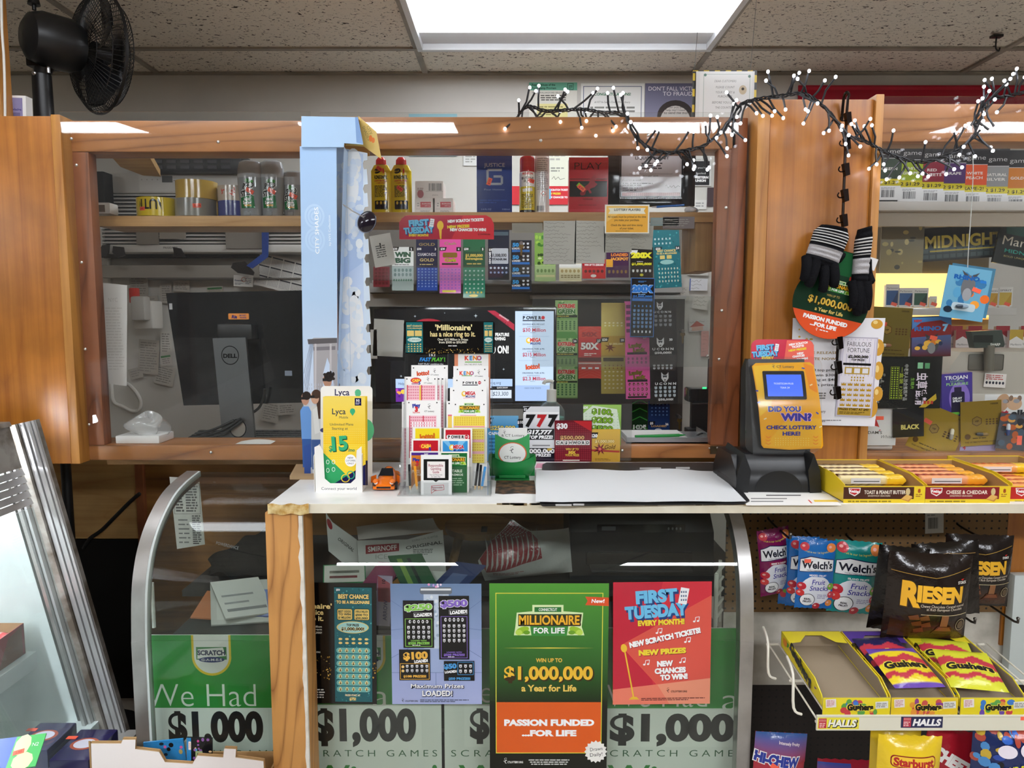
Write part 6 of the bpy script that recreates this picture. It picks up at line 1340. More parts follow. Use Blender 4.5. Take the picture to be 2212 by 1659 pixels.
def f(s):s.frame(1260,186,1384,330,1.4,'5a6a84');s.t_('CONGRATULATIONS!',1322,203,6,'2f7a55',b=.03,w=78);s.t_("#10716-Sam's Deli, Waterbury",1322,220,4.5,'7a7a74',w=76);s.micro(1275,228,1370,252,3,'8a8a84')
wallsheet(1255,180,1390,335,'eeeeea',f,'wall_certificate','white framed-edge congratulations certificate beside the food stamp notice','certificate')
def f(s):
    s.grad(1394,180,1500,330,'6f6e88','9a98ac');s.ell(1458,250,38,34,'3a3230');s.ell(1458,262,32,34,'cfc8c2');s.t_("DON'T FALL VICTIM",1451,191,9,'f2f0f4',w=100);s.t_('TO FRAUD',1462,202,9,'f2f0f4',w=62);s.t_('can you please',1464,231,4.5,'3a3a3a',w=40);s.t_('help me? I need you',1464,237,5,'3a3a3a',w=52);s.t_('to send me money',1464,243,5.4,'3a3a3a',b=.01,w=60)
wallsheet(1394,180,1504,330,'7c7a94',f,'wall_poster','grey-violet fraud warning poster with a masked head, high on the wall')
wallsheet(883,246,988,337,'9ed0de',lambda s:s.micro(890,252,980,330,8,'7fb6c6'),'wall_notice','light blue notice on the wall, mostly behind the top beam','paper')
wallsheet(1001,325,1031,358,'e6e6e4',lambda s:s.micro(1005,330,1028,352,4,'a8a8a4'),'wall_notice','small white notice between the blue notice and the dark blue perfume box','paper')
def f(s):s.micro(1188,332,1225,348,2,'b8b8b0');s.micro(1190,360,1222,372,2,'9a9a92');s.line([(1192,387),(1197,381),(1200,388),(1206,382),(1210,388),(1220,385)],.8,'3a3a3a')
wallsheet(1183,322,1232,402,'e9ead9',f,'wall_certificate','cream certificate with a signature behind the white spray can','certificate')
def f(s):s.poly([(1186,404),(1232,404),(1232,440),(1186,440)],'d8323c');s.t_('NEW SCRATCH TICKETS',1203,410,4,'ffffff',b=.05,w=52);s.t_('NEW PRIZES!',1196,418,4,'f7e03c',b=.05,w=30);s.t_('NEW CHANCES TO',1204,426,4,'ffffff',b=.05,w=44);s.rect(1180,408,1190,430,'6fc3ee')
wallsheet(1100,402,1232,442,'d8323c',f,'wall_poster','red ticket poster on the wall behind the cans and the PLAY box')
def f(s):s.rect(1496,348,1532,400,'232326');s.t_('scam? fraud',1514,344,3,'5a5a5a',w=24);s.t_("if you're",1514,362,4,'e8e8e8',w=24);s.t_('fooled',1514,374,4.5,'e8e8e8',w=20);s.t_('WESTERN',1514,383,5,'ffffff',b=.06,w=32);s.t_('UNION',1514,390,5,'ffffff',b=.06,w=22)
wallsheet(1494,340,1536,402,'dcdcd8',f,'wall_poster','black and white fraud notice beside the framed permit')
wallsheet(1528,405,1552,446,'4a3a3e',None,'wall_notice','small dark notice beside the end of the long shelf','paper');wallsheet(1500,432,1526,452,'e8e6e2',lambda s:s.micro(1503,436,1523,448,2,'aaaaaa'),'wall_notice','small white card on the wall beyond the tissue','paper')
# dear customers sign hung from the ceiling, near the string lights
YH=2.3;r=thing('hanging_sign','white sheet sign in a plastic sleeve hung by strings from the ceiling','sign',tuple(at(1565,250,YH)))
s=Sheet(1497,152,1632,262,YH+.006,'26241e','card',.004);
for i in range(6):s.rect(1497+i*23,152,1508+i*23,154,'e8c82a');s.lay-=1
for i in range(3):s.rect(1497,158+i*34,1502,174+i*34,'e8c82a');s.rect(1626,162+i*32,1632,178+i*32,'e8c82a');s.lay-=2
s.lay+=2;s.done('backing_board',parent=r)
s=Sheet(1504,154,1627,262,YH,'e4e6e6','gloss',.001);s.rect(1512,156,1622,262,'eceeed');s.frame(1520,160,1618,270,.8,'8aa49a')
for t,y,w_ in(('DEAR CUSTOMERS',175,46),('PLEASE COUNT',188,40),('YOUR MONEY &',199,40),('PURCHASES',208,30),('BEFORE YOU LEAVE',221,54),('THE COUNTER...',232,40)):s.t_(t,1566,y,5,'8a8a8a',w=w_,sh=.15)
s.ell(1603,194,8,10,'cfc0a4');s.ell(1603,192,3,3,'3a342a');s.blobs(1590,216,1604,230,7,['b89a90','d8b0a8','8a7a78'],2,4);s.ell(1523,162,3,3,'4f7f6a');s.ell(1616,165,3,3,'3f6f5a');s.done('sheet',parent=r)
for px in(1500,1621):
    g=G();p=at(px,153,YH+.004);g.tube([p,(p.x+.02,YH+.01,CZ-.004)],.0008,'6a6a66','plastic',5);g.build('string',r)
# ---- notices on the plexiglass and pages taped inside
YI=YP+.003
def f(s):
    s.poly([(862,516),(862,480),(874,466),(1000,466),(975,516)],'b41d3a');first_tuesday(s,908,489,15);s.t_('EVERY MONTH!',904,508,5,'f7e03c',b=.05,w=42);s.ell(951,487,7,10,'f2c23a');s.poly([(948,496),(954,496),(953,516),(950,516)],'f2c23a')
    s.t_('NEW SCRATCH TICKETS!',1006,476,6,'ffffff',b=.06,w=78,rot=-3);s.t_('NEW PRIZES!',990,489,6,'f7e03c',b=.06,w=48,rot=-3);s.t_('NEW CHANCES TO WIN!',1011,496,6,'ffffff',b=.06,w=78);lot(s,1034,506,6,'2a1a1a');s.t_('CTLOTTERY.ORG',1048,506,3,'2a1a1a',b=.02,w=22)
sh(862,465,1067,517,YP-.008,'d8323f','gloss',name='promo_sign',label='red rounded first tuesday strip on the plexiglass below the lighter fuel',cat='sign',fn=f,outline=[(862,517),(862,482),(868,471),(880,465),(1050,465),(1061,471),(1067,484),(1067,517)],t=.001)
def f(s):
    s.rect(1310,445,1399,502,'f4b23c');s.poly([(1310,445),(1360,445),(1310,480)],'f8c566');s.poly([(1314,449),(1394,449),(1390,455),(1394,462),(1314,462),(1318,455)],'f6efdc');s.t_('LOTTERY PLAYERS',1355,453,5,'3a3a3a',b=.03,w=56)
    for t,y,w_ in(('All tickets must be printed at the time',468,82),('you make your purchase.',475,54),('Check the date and time stamp',486,68),('of your ticket.',493,30)):s.t_(t,1354,y,4.6,'3f2f10',b=.012,w=w_)
    s.micro(1330,498,1378,500,1,'8a6a2a')
sh(1307,442,1402,504,YP-.008,'f4efe4',name='notice_card',label='orange lottery players notice taped to the plexiglass at the shelf',cat='sign',fn=f)
def scrawl(s):
    x0,y0,x1,y1=s.x0,s.y0,s.x1,s.y1
    for k in range(int((y1-y0)/8)):
        y=y0+5+k*8;x=x0+3;pts=[]
        L=random.uniform(.5,.95)*(x1-x0)
        while x<x0+L:pts.append((x,y+random.uniform(-2.4,2.4)));x+=random.uniform(1.6,3.4)
        if len(pts)>1:s.line(pts,.55,'77736e')
for q,c,ro,lb in(((1174,477,1244,571),'b4b0a9',0,'grey handwritten note taped inside, beside the brown paper'),((1242,477,1307,569),'b9b5ae',1,'grey handwritten note taped inside, next to the orange notice'),((1305,488,1364,545),'aaa69e',-1,'short grey note directly under the orange notice'),((1360,480,1410,538),'a6a29a',3,'crooked grey note beside the teal tickets'),((1106,482,1172,503),'8f887c',0,'narrow brown paper taped below the shelf beside the notes'),((1405,470,1466,488),'7c8a8c',0,'narrow teal-grey paper under the shelf end'),((1432,468,1500,494),'6a5e5e',0,'dark printed card under the end of the shelf')):
    sh(*q,YI+.028,c,name='handwritten_note',label=lb,cat='note',fn=scrawl if c[0]in 'ab' else receipt,rot=ro,group='notes taped inside the window')
for q,ro,lb in(((803,506,850,575),-10,'white ticket slip with dark print wedged at the scallops of the blue box'),((806,690,872,770),3,'blank white paper taped at the side of the large lottery screen'),((800,712,815,775),0,'narrow grey paper behind the blank white paper')):
    sh(*q,YI+.02,'d9d7d3',name='taped_paper',label=lb,cat='paper',rot=ro,fn=(lambda s:(s.rect(822,524,825,536,'2a2a2a'),s.micro(812,528,836,556,6,'6a6a6a')))if '506' in str(q)else None)
# ---- ticket dispensers on the wall
YTK=3.12
r=thing('ticket_dispenser','clear acrylic wall rack of scratch tickets, upper of the two','ticket rack',tuple(at(1130,650,YTK+.12)))
g=G();a,b=at(800,634,YW-.03),at(1472,480,YW-.03);g.box(a.x,YW-.035,a.z,b.x,YW-.002,b.z,'7d7872','matte');g.build('back_sheet',r)
g=G();a,b=at(800,612,YTK-.01),at(1410,604,YTK-.01);g.box(a.x,YTK+.03,a.z,b.x,YW-.03,b.z,'dfe2e2','shiny',.002);g.build('ledge',r)
g=G();a,b=at(800,632,YW-.03),at(1472,612,YW-.03);g.box(a.x,YW-.05,a.z,b.x,YW-.03,b.z,'a9a6a2','plastic');g.build('lower_rail',r)
g=G();a,b=at(800,606,YTK-.014),at(1410,574,YTK-.014);g.box(a.x,YTK-.018,a.z,b.x,YTK-.015,b.z,m='acrylic');g.build('front_lip',r)
r=thing('ticket_dispenser','dark-backed clear acrylic rack of scratch tickets, lower of the two','ticket rack',tuple(at(1330,930,YTK+.12)))
g=G();a,b=at(1150,930,YW-.03),at(1478,642,YW-.03);g.box(a.x,YW-.045,a.z,b.x,YW-.002,b.z,'4f4844','matte');g.build('back_sheet',r)
g=G();a,b=at(1150,800,YTK-.014),at(1460,768,YTK-.014);g.box(a.x,YTK-.018,a.z,b.x,YTK-.015,b.z,m='acrylic');g.build('front_lip',r)
g=G();a,b=at(1145,646,YW-.08),at(1480,638,YW-.08);g.box(a.x,YW-.1,a.z,b.x,YW-.03,b.z,'c8c8c6','shiny');g.build('top_rail',r)
def corner(s,x,y,num,pr,c='141414',tc='ffffff',wr=9):
    s.poly([(x,y),(x+16,y),(x+13,y+8),(x,y+8)],c);s.t_(pr,x+7,y+4,4.6,tc,b=.03);s.rect(s.x1-10,y,s.x1,y+9,c);s.t_(num,s.x1-5,y+4.5,5,tc,b=.03)
def ticket(x0,y0,x1,y1,bg,fn,label,Y=YTK,rot=0,grp='scratch tickets in the wall racks',m='gloss',tilt=-5,t=.0012):
    s=Sheet(x0,y0,x1,y1,Y,bg,m,t,rot=rot,tilt=tilt);fn(s);return s.done('scratch_ticket',label,'lottery ticket',grp)
def big(s,t,y,size,col,b=.05,w=None,rot=0,out=None,dx=0):s.t_(t,(s.x0+s.x1)/2+dx,y,size,col,b=b,w=w or(s.x1-s.x0)*.82,rot=rot,out=out)
def f(s):corner(s,846,533,'2','$30');s.rect(846,575,894,576.5,'8a9a94');big(s,'WIN',549,10,'2a5a40',.07,36);big(s,'BIG',562,10,'2a5a40',.07,34);s.micro(852,570,888,573,1,'4a4a4a');s.rect(846,577,894,628,'b4c6c2');s.cells(849,579,891,598,5,2,'6d8a86',.7,.8,'e');s.cells(848,601,891,609,8,1,'5a8a70',.8,.7,'p')
ticket(846,533,894,628,'eef2ee',f,'white and green ticket reading WIN BIG in the upper rack')
ticket(806,576,842,620,'8c2f3a',lambda s:s.cells(808,578,840,616,4,5,'6d2028',.7,.7),'dark red ticket beside the scalloped edge of the blue box')
def f(s):s.rect(898,509,945,533,'2a2d4a');big(s,'GOLD',527,6,'a08c5c',.03,36);corner(s,898,533,'3','$30','23263e');s.rect(898,542,945,575,'262a48');big(s,'DIAMONDS',549,7,'d8d8e0',.01,40);big(s,'GOLD',561,6.5,'cdb878',.03,32);s.micro(906,569,938,573,1,'c8b878');s.rect(900,578,946,628,'2f55b4');s.cells(900,578,946,622,6,7,'8fb0ea',.55,.6,'d')
ticket(898,508,946,630,'262a48',f,'navy ticket reading DIAMONDS GOLD over a blue scratch field')
def f(s):big(s,'Cash',525,6,'a8946a',.03,26);corner(s,949,533,'4','$30','1c1a1a');s.rect(949,543,996,576,'f25fae');s.rrect(956,545,988,556,3,'8a6a2a');big(s,'Cash',561,7,'c8b03a',.06,26,out=('4a7a2a',.04));s.rect(954,568,990,572,'2a2a2a');s.rect(949,578,996,633,'d877c8');s.cells(949,579,996,626,6,7,'9a6ad0',.55,.55,'d');s.rect(955,627,985,632,'e8d85a')
ticket(949,512,996,634,'e85aa8',f,'hot pink cash ticket in the upper rack')
def f(s):corner(s,1000,533,'5','$30','1d4a30');s.rect(1000,543,1048,576,'24533a');big(s,'$1,000,000',551,6,'d8c060',.05,38);big(s,'Extravaganza',558,5,'d8c060',.05,38);s.micro(1008,567,1040,572,1,'c8b060');s.rect(1000,578,1048,642,'2f8a6c');s.cells(1001,580,1047,628,5,5,'b9d8cc',.5,.4,'p');s.cells(1004,629,1044,635,5,1,'d8c84a',.5,.8,'e');s.ell(1023,639,10,3,'d8c84a')
ticket(1000,514,1048,644,'2c6a48',f,'green and gold ticket next to the hot pink one')
def f(s):big(s,'MILLION',486,5,'e8e8e8',.04,30);s.rect(1062,500,1098,508,'4a5a64');corner(s,1054,535,'6','$30','101012');s.rrect(1062,536,1098,570,2,'b8bcc2');big(s,'$1,000,000',551,7,'1a1a1c',.03,34);big(s,'TITANIUM',560,4.5,'2a2a2e',.05,34);s.t_('NEW GAME',1058,557,4,'ffffff',b=.03,rot=-90,w=26);s.cells(1056,576,1098,582,5,1,'d8e0f0',.6,.8,'e');s.cells(1056,586,1098,592,5,1,'9aa8d0',.6,.8,'e');s.poly([(1070,604),(1100,590),(1100,604)],'1a1a1c')
ticket(1054,480,1100,605,'1f2536',f,'black and silver ticket reading TITANIUM in the upper rack')
def f(s):
    for k in range(4):y=520+k*27;s.rect(1104,y,1146,y+25,'14161c');s.t_('50',1114,y+8,8,'3a9ad8',b=.06,w=14);s.t_('LOADED',1115,y+16,4,'e8e8ea',b=.04,w=18);s.cells(1126,y+2,1145,y+18,2,2,'d0d4da',.5,.6,'s');s.rect(1106,y+19,1144,y+24,'2f6fb8')
ticket(1104,518,1148,630,'1a2230',f,'strip of small black and blue fifty tickets in the upper rack')
def f(s):s.blobs(1157,508,1198,575,30,['3f7a2a','9cc84a','2a4a1c','c8dca0'],2,5);s.rect(1156,572,1200,608,'a9c482');s.cells(1158,580,1198,590,5,1,'6a8a4a',.7,.8,'e');s.rect(1158,594,1198,599,'d8d89a')
ticket(1155,500,1200,608,'7ca648',f,'mottled lime green ticket beside the handwritten notes')
def f(s):s.rect(1208,570,1256,578,'f0f0ea');s.rect(1208,580,1256,607,'d8cfa4');s.cells(1210,581,1254,590,5,1,'a8935a',.7,.8,'e');s.cells(1211,593,1253,601,6,2,'8a7a4a',.8,.6)
ticket(1208,560,1256,608,'e4dcc0',f,'cream and gold ticket below the handwritten notes')
def f(s):s.rect(1258,566,1308,579,'b8202a');big(s,'WIN UP TO $200,000!',572,4,'ffffff',.04);s.cells(1261,582,1305,590,5,1,'6a1a1a',.75,.9,'e');s.ell(1282,596,6,3.4,'e8d8d0')
ticket(1258,560,1308,602,'cf2a26',f,'red ticket with a row of dark dots below the handwritten notes')
def f(s):s.rect(1310,560,1324,577,'e8a83a');big(s,'LOADED',550,6,'e88a3a',.06,36,dx=4);big(s,'JACKPOT',559,6,'f0a84a',.06,38,dx=4);s.cells(1312,582,1356,592,5,1,'8a6a3a',.6,.8,'e')
ticket(1310,540,1358,600,'4a2a4c',f,'purple and orange jackpot ticket in the upper rack')
def f(s):s.poly([(1362,540),(1378,540),(1376,548),(1362,548)],'e8e8e8');big(s,'200X',551,11,'f4ec3a',.08,44);s.micro(1376,564,1396,566,1,'ffffff');big(s,'$1,000,000!',570,5,'f4ec3a',.05,42);s.cells(1364,581,1408,590,5,1,'e8e8e0',.5,.7,'s');s.ell(1386,594,4,3,'d8d03a')
ticket(1362,534,1410,600,'1a1a18',f,'black ticket with big yellow 200X in the upper rack',YTK-.01)
def bestc(s):
    s.blobs(s.x0+2,s.y0+2,s.x1-2,s.y1-2,60,['2f8f96','14565e','48b0b4'],1,2.5)
def f(s):bestc(s);s.cells(1414,510,1452,530,5,2,'bfe0e0',.4,.4);corner(s,1416,532,'24','$50','123a40');big(s,'BEST CHANCE',541,5,'e8d88a',.04,38);big(s,'TO BE A MILLIONAIRE',547,3.6,'e8d88a',.04,42);s.rect(1426,551,1436,559,'e0cf7a');s.rect(1440,551,1450,559,'e0cf7a');s.ell(1440,566,14,5,'9ad0cc');s.cells(1420,576,1464,612,7,4,'c0d8c8',.45,.55,'e')
ticket(1412,486,1468,622,'1d7480',f,'teal glitter best chance ticket at the end of the upper rack',rot=-3)
def f(s):s.frame(1363,600,1412,728,1.2,'3a78c8');s.micro(1378,606,1398,610,2,'4a90d8');big(s,'200X',623,14,'2f7fd8',.08,44,out=('bfe0ff',.05));s.micro(1378,634,1396,637,1,'8ab8e8');big(s,'$1,000,000!',640,4.5,'2f7fd8',.05,40);s.rect(1366,644,1408,650,'3a78c8');s.cells(1368,658,1408,664,5,1,'4a90d8',.35,.8,'e');s.cells(1367,667,1409,710,5,5,'6a92c0',.6,.75,'s');s.cells(1368,713,1408,720,5,1,'e8f0f8',.35,.7)
ticket(1363,600,1412,729,'10141c',f,'long black and blue 200X ticket hanging between the two racks',YTK-.03,rot=1)
def ext(s,y):
    s.rect(1200,y-16,1246,y+22,'9cc07c');s.blobs(1202,y-14,1244,y+20,16,['4f8a42','bfd8a0','3f7436'],2,4);big(s,'EXTREME',y-4,8,'d83a30',.06,36,out=('f6f2e0',.05));big(s,'GREEN',y+8,9,'3f7a3a',.06,36,out=('f0f4dc',.05));s.rect(1200,y+16,1246,y+21,'1c2a18');s.micro(1204,y+17,1242,y+20,1,'e8d85a')
def sc(s,y0,y1):s.rect(1200,y0,1246,y1,'8db470');s.cells(1202,y0+2,1244,y1-4,5,5,'3a6a40',.45,.7)
def f(s):ext(s,664);sc(s,690,716);s.poly([(1200,718),(1208,716),(1240,716),(1246,724),(1246,730),(1200,730)],'5a9a4a');ext(s,746);s.rect(1236,732,1246,741,'141414');s.t_('26',1241,736,5,'ffffff',b=.03);sc(s,772,790);ext(s,806);sc(s,826,858)
ticket(1200,648,1247,860,'7aa860',f,'long strip of bright green extreme tickets in the lower rack')
def f(s):
    for k in range(18):s.line([(1250,716+k*6),(1274,706+k*6),(1298,716+k*6)],1.5,'d8584a')
    big(s,'50X',722,9,'a83a3a',.05,34);s.rect(1250,730,1298,770,'d03a3c');s.rect(1288,732,1298,741,'141414');s.t_('27',1293,736,5,'ffffff',b=.03);big(s,'50X',747,14,'f4ece8',.05,38,out=('8a2028',.05));s.micro(1262,762,1288,769,2,'f8e8e0');s.rect(1250,772,1298,781,'6a1a20');s.cells(1254,792,1296,798,3,1,'ffffff',.6,.6);s.rect(1250,783,1298,786,'f6d8d0')
ticket(1250,705,1298,817,'d8453a',f,'red zigzag 50X ticket strip in the lower rack')
def f(s):s.grad(1300,655,1348,700,'a8924a','c8b468');s.cells(1304,694,1346,706,5,2,'efe6b8',.6,.5,'p');s.rect(1300,725,1348,770,'c09a3a');s.poly([(1300,728),(1316,728),(1313,738),(1300,738)],'241a0c');s.t_('$20',1307,733,5,'ffffff',b=.03);s.rect(1338,730,1348,739,'241a0c');s.t_('28',1343,734,5,'ffffff',b=.03);s.poly(star(1318,750,4,12,7),'7a3a1c');s.t_('$1,000,000',1330,742,4,'f0e0a0',b=.04,w=28);s.rect(1304,772,1346,780,'5a4a20');s.cells(1304,786,1346,798,5,2,'a05a3a',.25,.5,'e');s.cells(1304,798,1346,842,5,5,'f2ecc0',.6,.4,'p')
ticket(1300,654,1349,850,'cdb85e',f,'long strip of shiny gold bow tickets in the lower rack',m='foil')
def lucky(s,y):s.rect(1352,y,1400,y+28,'f060ac');big(s,'Lucky',y+8,8,'8a7a20',.06,28,-6,('2a2a10',.04),-4);big(s,'Luck',y+18,8,'8a7a20',.06,26,-4,('2a2a10',.04),4);s.rect(1356,y+23,1396,y+28,'2a1a22')
def f(s):s.cells(1354,655,1366,720,1,5,'7a3a6a',.8,.6);s.t_('29',1392,728,5,'ffffff',b=.03);lucky(s,737);s.cells(1354,770,1398,786,5,2,'9a5a80',.5,.8,'e');lucky(s,796);s.cells(1356,824,1398,856,5,3,'6a4a34',.6,.7,'e');s.cells(1357,826,1397,854,5,3,'f274b8',.3,.4,'e');s.rect(1356,855,1394,859,'2a1a22')
ticket(1352,650,1401,861,'f06ab4',f,'long strip of bright pink lucky tickets in the lower rack',rot=-1)
def husky(s,x,y,k):
    s.poly([(x-6*k,y+2*k),(x-6*k,y-9*k),(x-2*k,y-4*k),(x+2*k,y-4*k),(x+6*k,y-9*k),(x+6*k,y+2*k),(x+2*k,y+8*k),(x-2*k,y+8*k)],'e8eaec');s.poly([(x-4*k,y-3*k),(x+4*k,y-3*k),(x+2*k,y+1*k),(x,y-1*k),(x-2*k,y+1*k)],'3a3e46');s.ell(x,y+5*k,1.6*k,1.2*k,'14161a',8);s.ell(x-2.4*k,y,.8*k,.6*k,'14161a',8);s.ell(x+2.4*k,y,.8*k,.6*k,'14161a',8)
def f(s):husky(s,1427,660,1);big(s,'U C O N N',673,4.5,'e8e8ea',.02,34);s.cells(1414,678,1452,706,4,3,'8a8e94',.6,.7,'s');s.rect(1404,724,1454,768,'18181c');husky(s,1427,739,1.2);s.t_('30',1448,733,5,'ffffff',b=.03);big(s,'U C O N N',753,5,'f4f4f6',.03,42);big(s,'$50,000!',761,4.5,'f4f4f6',.04,34);s.cells(1410,786,1452,798,5,2,'d8dce0',.6,.8,'s');husky(s,1435,814,1.2);big(s,'U C O N N',828,5,'ffffff',.04,42,dx=4);s.cells(1412,833,1458,858,5,3,'c2d0d8',.6,.8,'s');big(s,'$50,000!',862,4.5,'f4f4f6',.04,30,dx=4)
ticket(1404,648,1460,872,'17191e',f,'long strip of black husky college tickets at the end of the lower rack',rot=-1)
def f(s):
    for k in range(8):s.line([(1366,800+18*k),(1382,792+18*k),(1398,800+18*k)],2,'3a8a3a')
    big(s,'10X',922,9,'b8c0b8',.05,28);s.t_('35',1392,920,5,'ffffff',b=.03)
ticket(1366,868,1398,934,'16301c',f,'dark green zigzag ticket at the foot of the lower rack')
def f(s):s.cells(1405,870,1444,900,5,4,'5a86c8',.4,.4);s.poly([(1402,910),(1416,910),(1414,918),(1402,918)],'101828');s.t_('$5',1408,914,5,'ffffff',b=.03);s.t_('36',1440,916,5,'ffffff',b=.03);big(s,'LOADED',920,4,'c8a060',.04,32);s.ell(1422,930,8,5,'c8ccd4')
ticket(1401,866,1446,936,'1c3566',f,'dark blue five ticket at the foot of the lower rack')
# ---- tickets taped to the plexiglass by the counter
def front(x0,y0,x1,y1,bg,fn,label,k=0,m='gloss',rot=0):
    s=Sheet(x0,y0,x1,y1,YP-.007-.0016*k,bg,m,.0006,rot=rot);fn(s);s.done('scratch_ticket',label,'lottery ticket','scratch tickets taped at the counter')
def f(s):s.grad(1056,898,1120,930,'7cc0ea','3a8cc8');s.poly([(1050,902),(1066,902),(1062,916),(1050,916)],'141820');s.t_('$10',1058,908,6,'ffffff',b=.04);s.t_('$250,000',1086,924,9,'1a2a3a',b=.08,w=56);s.t_('$250,000',1086,924,9,'e8d878',b=.04,w=54);s.t_('CASHWORD',1080,936,6,'ffffff',b=.04,w=50);s.micro(1056,944,1110,990,6,'2f6f9c')
front(1050,898,1120,996,'4a9ad0',f,'blue ticket behind the green slip box')
def f(s):s.poly([(1118,906),(1132,906),(1132,918),(1118,918)],'101014');s.t_('$10',1124,912,6,'ffffff',b=.03);s.t_('$1,000,000',1160,974,9,'ffffff',b=.05,w=76);s.t_('TOP PRIZE!',1160,983,6,'ffffff',b=.05,w=60);s.rect(1182,968,1192,973,'d8b84a',-8);s.rect(1118,990,1198,996,'2a1830')
front(1118,905,1198,997,'1c1826',f,'dark ticket under the triple seven ticket',0)
def f(s):
    s.poly([(1130,880),(1146,878),(1130,894)],'16161a');s.t_('$2',1135,884,5,'ffffff',b=.04);s.grad(1131,890,1207,926,'ffffff','d4d6da')
    for i,c in enumerate(('1b1b1d','c4282c','1b1b1d')):s.t_('7',1147+i*24,908,24,'d8d8dc',b=.1,sh=.1);s.t_('7',1146+i*24,908,24,c,b=.07,sh=.1)
    s.rect(1130,926,1197,950,'17171a');s.t_('$17,777',1166,933,9,'ffffff',b=.06,w=54,sh=.2);s.t_('TOP PRIZE!',1167,944,7,'ffffff',b=.05,w=54,sh=.1);s.rect(1150,961,1188,963.5,'8a8a8e');s.cells(1132,886,1206,924,1,1,'ffffff',.01,.01)
front(1130,878,1208,968,'e6e8ea',f,'white ticket with three big sevens',1)
def f(s):
    s.cells(1200,912,1276,994,17,18,'8c2432',.75,.75);s.poly([(1238,909),(1277,910),(1277,932)],'c0282e');s.t_('$30',1214,920,11,'ffffff',b=.05);s.t_('$500,000',1236,945,8,'3a1a0c',b=.09,w=54);s.t_('$500,000',1236,945,8,'d8a46a',b=.04,w=52)
    for i,ch in enumerate('CASHWORD'.replace('S','$')):x=1200.5+i*9.2;s.rect(x,951,x+8.4,961,'e6e4e0');s.t_(ch,x+4.2,956,6,'1c1c1c',b=.04);s.lay-=2
    s.lay+=2;s.t_('WIN UP TO',1236,970,4.6,'e8c24a',b=.03,w=28);s.t_('50X',1236,977,6,'f0cc4a',b=.06,w=16);s.t_('YOUR PRIZE',1236,983,4.6,'e8c24a',b=.03,w=30);s.rect(1216,993,1252,995.5,'d8ccc0')
front(1198,908,1278,997,'6a1522',f,'dark red thirty ticket with white letter tiles',3)
def f(s):
    for i in range(18):a_=i*20;s.poly([(1308,910),(1308+60*math.cos(R(a_)),910+60*math.sin(R(a_))),(1308+60*math.cos(R(a_+9)),910+60*math.sin(R(a_+9)))],'c8dcc0')if False else None
    s.grad(1260,875,1341,962,'9cc464','5a8a34');s.poly([(1260,893),(1280,876),(1332,884),(1340,930),(1316,930),(1262,930)],'d4e2cc');s.cells(1262,890,1338,928,9,6,'b4ccae',.5,.3,'p');s.t_('$20',1265,880,5,'ffffff',b=.03)
    for t,y in(('$100,',889),('$200',907),('$500',925)):s.t_(t,1301,y,12,'f4f8ea',b=.12,w=48,rot=3);s.t_(t,1301,y,12,'3a4a1c',b=.085,w=47,rot=3);s.t_(t,1301,y,12,'7aa832',b=.04,w=46,rot=3)
front(1260,874,1341,962,'7cae46',f,'green ticket with tall bubble money amounts',0)
sh(1318,960,1338,996,YP-.0075,'cfdcc8',name='scratch_ticket',label='torn lower end of a pale green ticket beside the gold one',cat='lottery ticket',group='scratch tickets taped at the counter')
def f(s):
    s.grad(1275,928,1338,998,'d8b04a','b48a2c');s.poly([(1275,934),(1292,934),(1289,947),(1275,947)],'1c1408');s.t_('$20',1283,941,7,'ffffff',b=.04);s.t_('$1,000,000',1306,953,6,'4a3208',b=.08,w=42);s.t_('$1,000,000',1306,953,6,'f2dc92',b=.03,w=41);s.t_('Gold',1318,965,9,'6a4a10',b=.03,sh=.3,w=24)
    s.rect(1275,972,1338,976,'a83a34',3);s.poly(star(1296,970,5,15,7),'5a1a20');s.poly(star(1296,970,3,12,6),'a03038');s.ell(1296,970,3,3,'d86a60');s.micro(1286,990,1320,995,2,'7a5a20')
front(1275,927,1339,998,'c8a03c',f,'gold ticket with a dark red bow, at the pass-through',2)
# ---- big lottery screen
YL=2.40;zfoot=DESK
r=thing('lottery_screen','wide black lottery display showing jackpots behind the slip rack','monitor',tuple(at(1000,955,YL)))
g=G();a,b=at(800,884,YL),at(1203,662,YL);g.box(a.x,YL+.002,a.z,b.x,YL+.04,b.z,'121315','shiny',.004);g.build('housing',r)
g=G();g.box((a.x+b.x)/2-.03,YL+.03,DESK,(a.x+b.x)/2+.03,YL+.05,a.z+.06,'121315','plastic');g.box((a.x+b.x)/2-.12,YL-.05,DESK+.0003,(a.x+b.x)/2+.12,YL+.058,DESK+.008,'121315','plastic');g.build('stand',r)
s=Sheet(808,668,1198,868,YL,'0b0c0f','screen',.001)
s.rect(808,672,1110,820,'0d0e12');
for x,y,k in((896,683,3),(1027,682,4.5),(1087,797,3),(864,812,3),(960,676,1.5),(1070,676,1.5)):s.poly(star(x,y,k*.25,k,4),'c8d4e0')
s.ell(925,712,42,24,'a02434');s.poly([(1052,671),(1068,671),(1110,700),(1110,714)],'b02a42');s.t_('DRAWINGS',1088,686,3.6,'f0d0d8',b=.02,rot=33,w=24);s.t_('Mon, Wed & Sat',1083,692,4,'2a0a12',rot=33,w=40)
s.t_('FEATURE',1084,722,7,'ffffff',b=.04,w=30,al='c');s.t_('DRAWING',1074,731,7,'ffffff',b=.04,w=34);s.t_('LOTTO ON!',1062,754,16,'ffffff',b=.04,w=72)
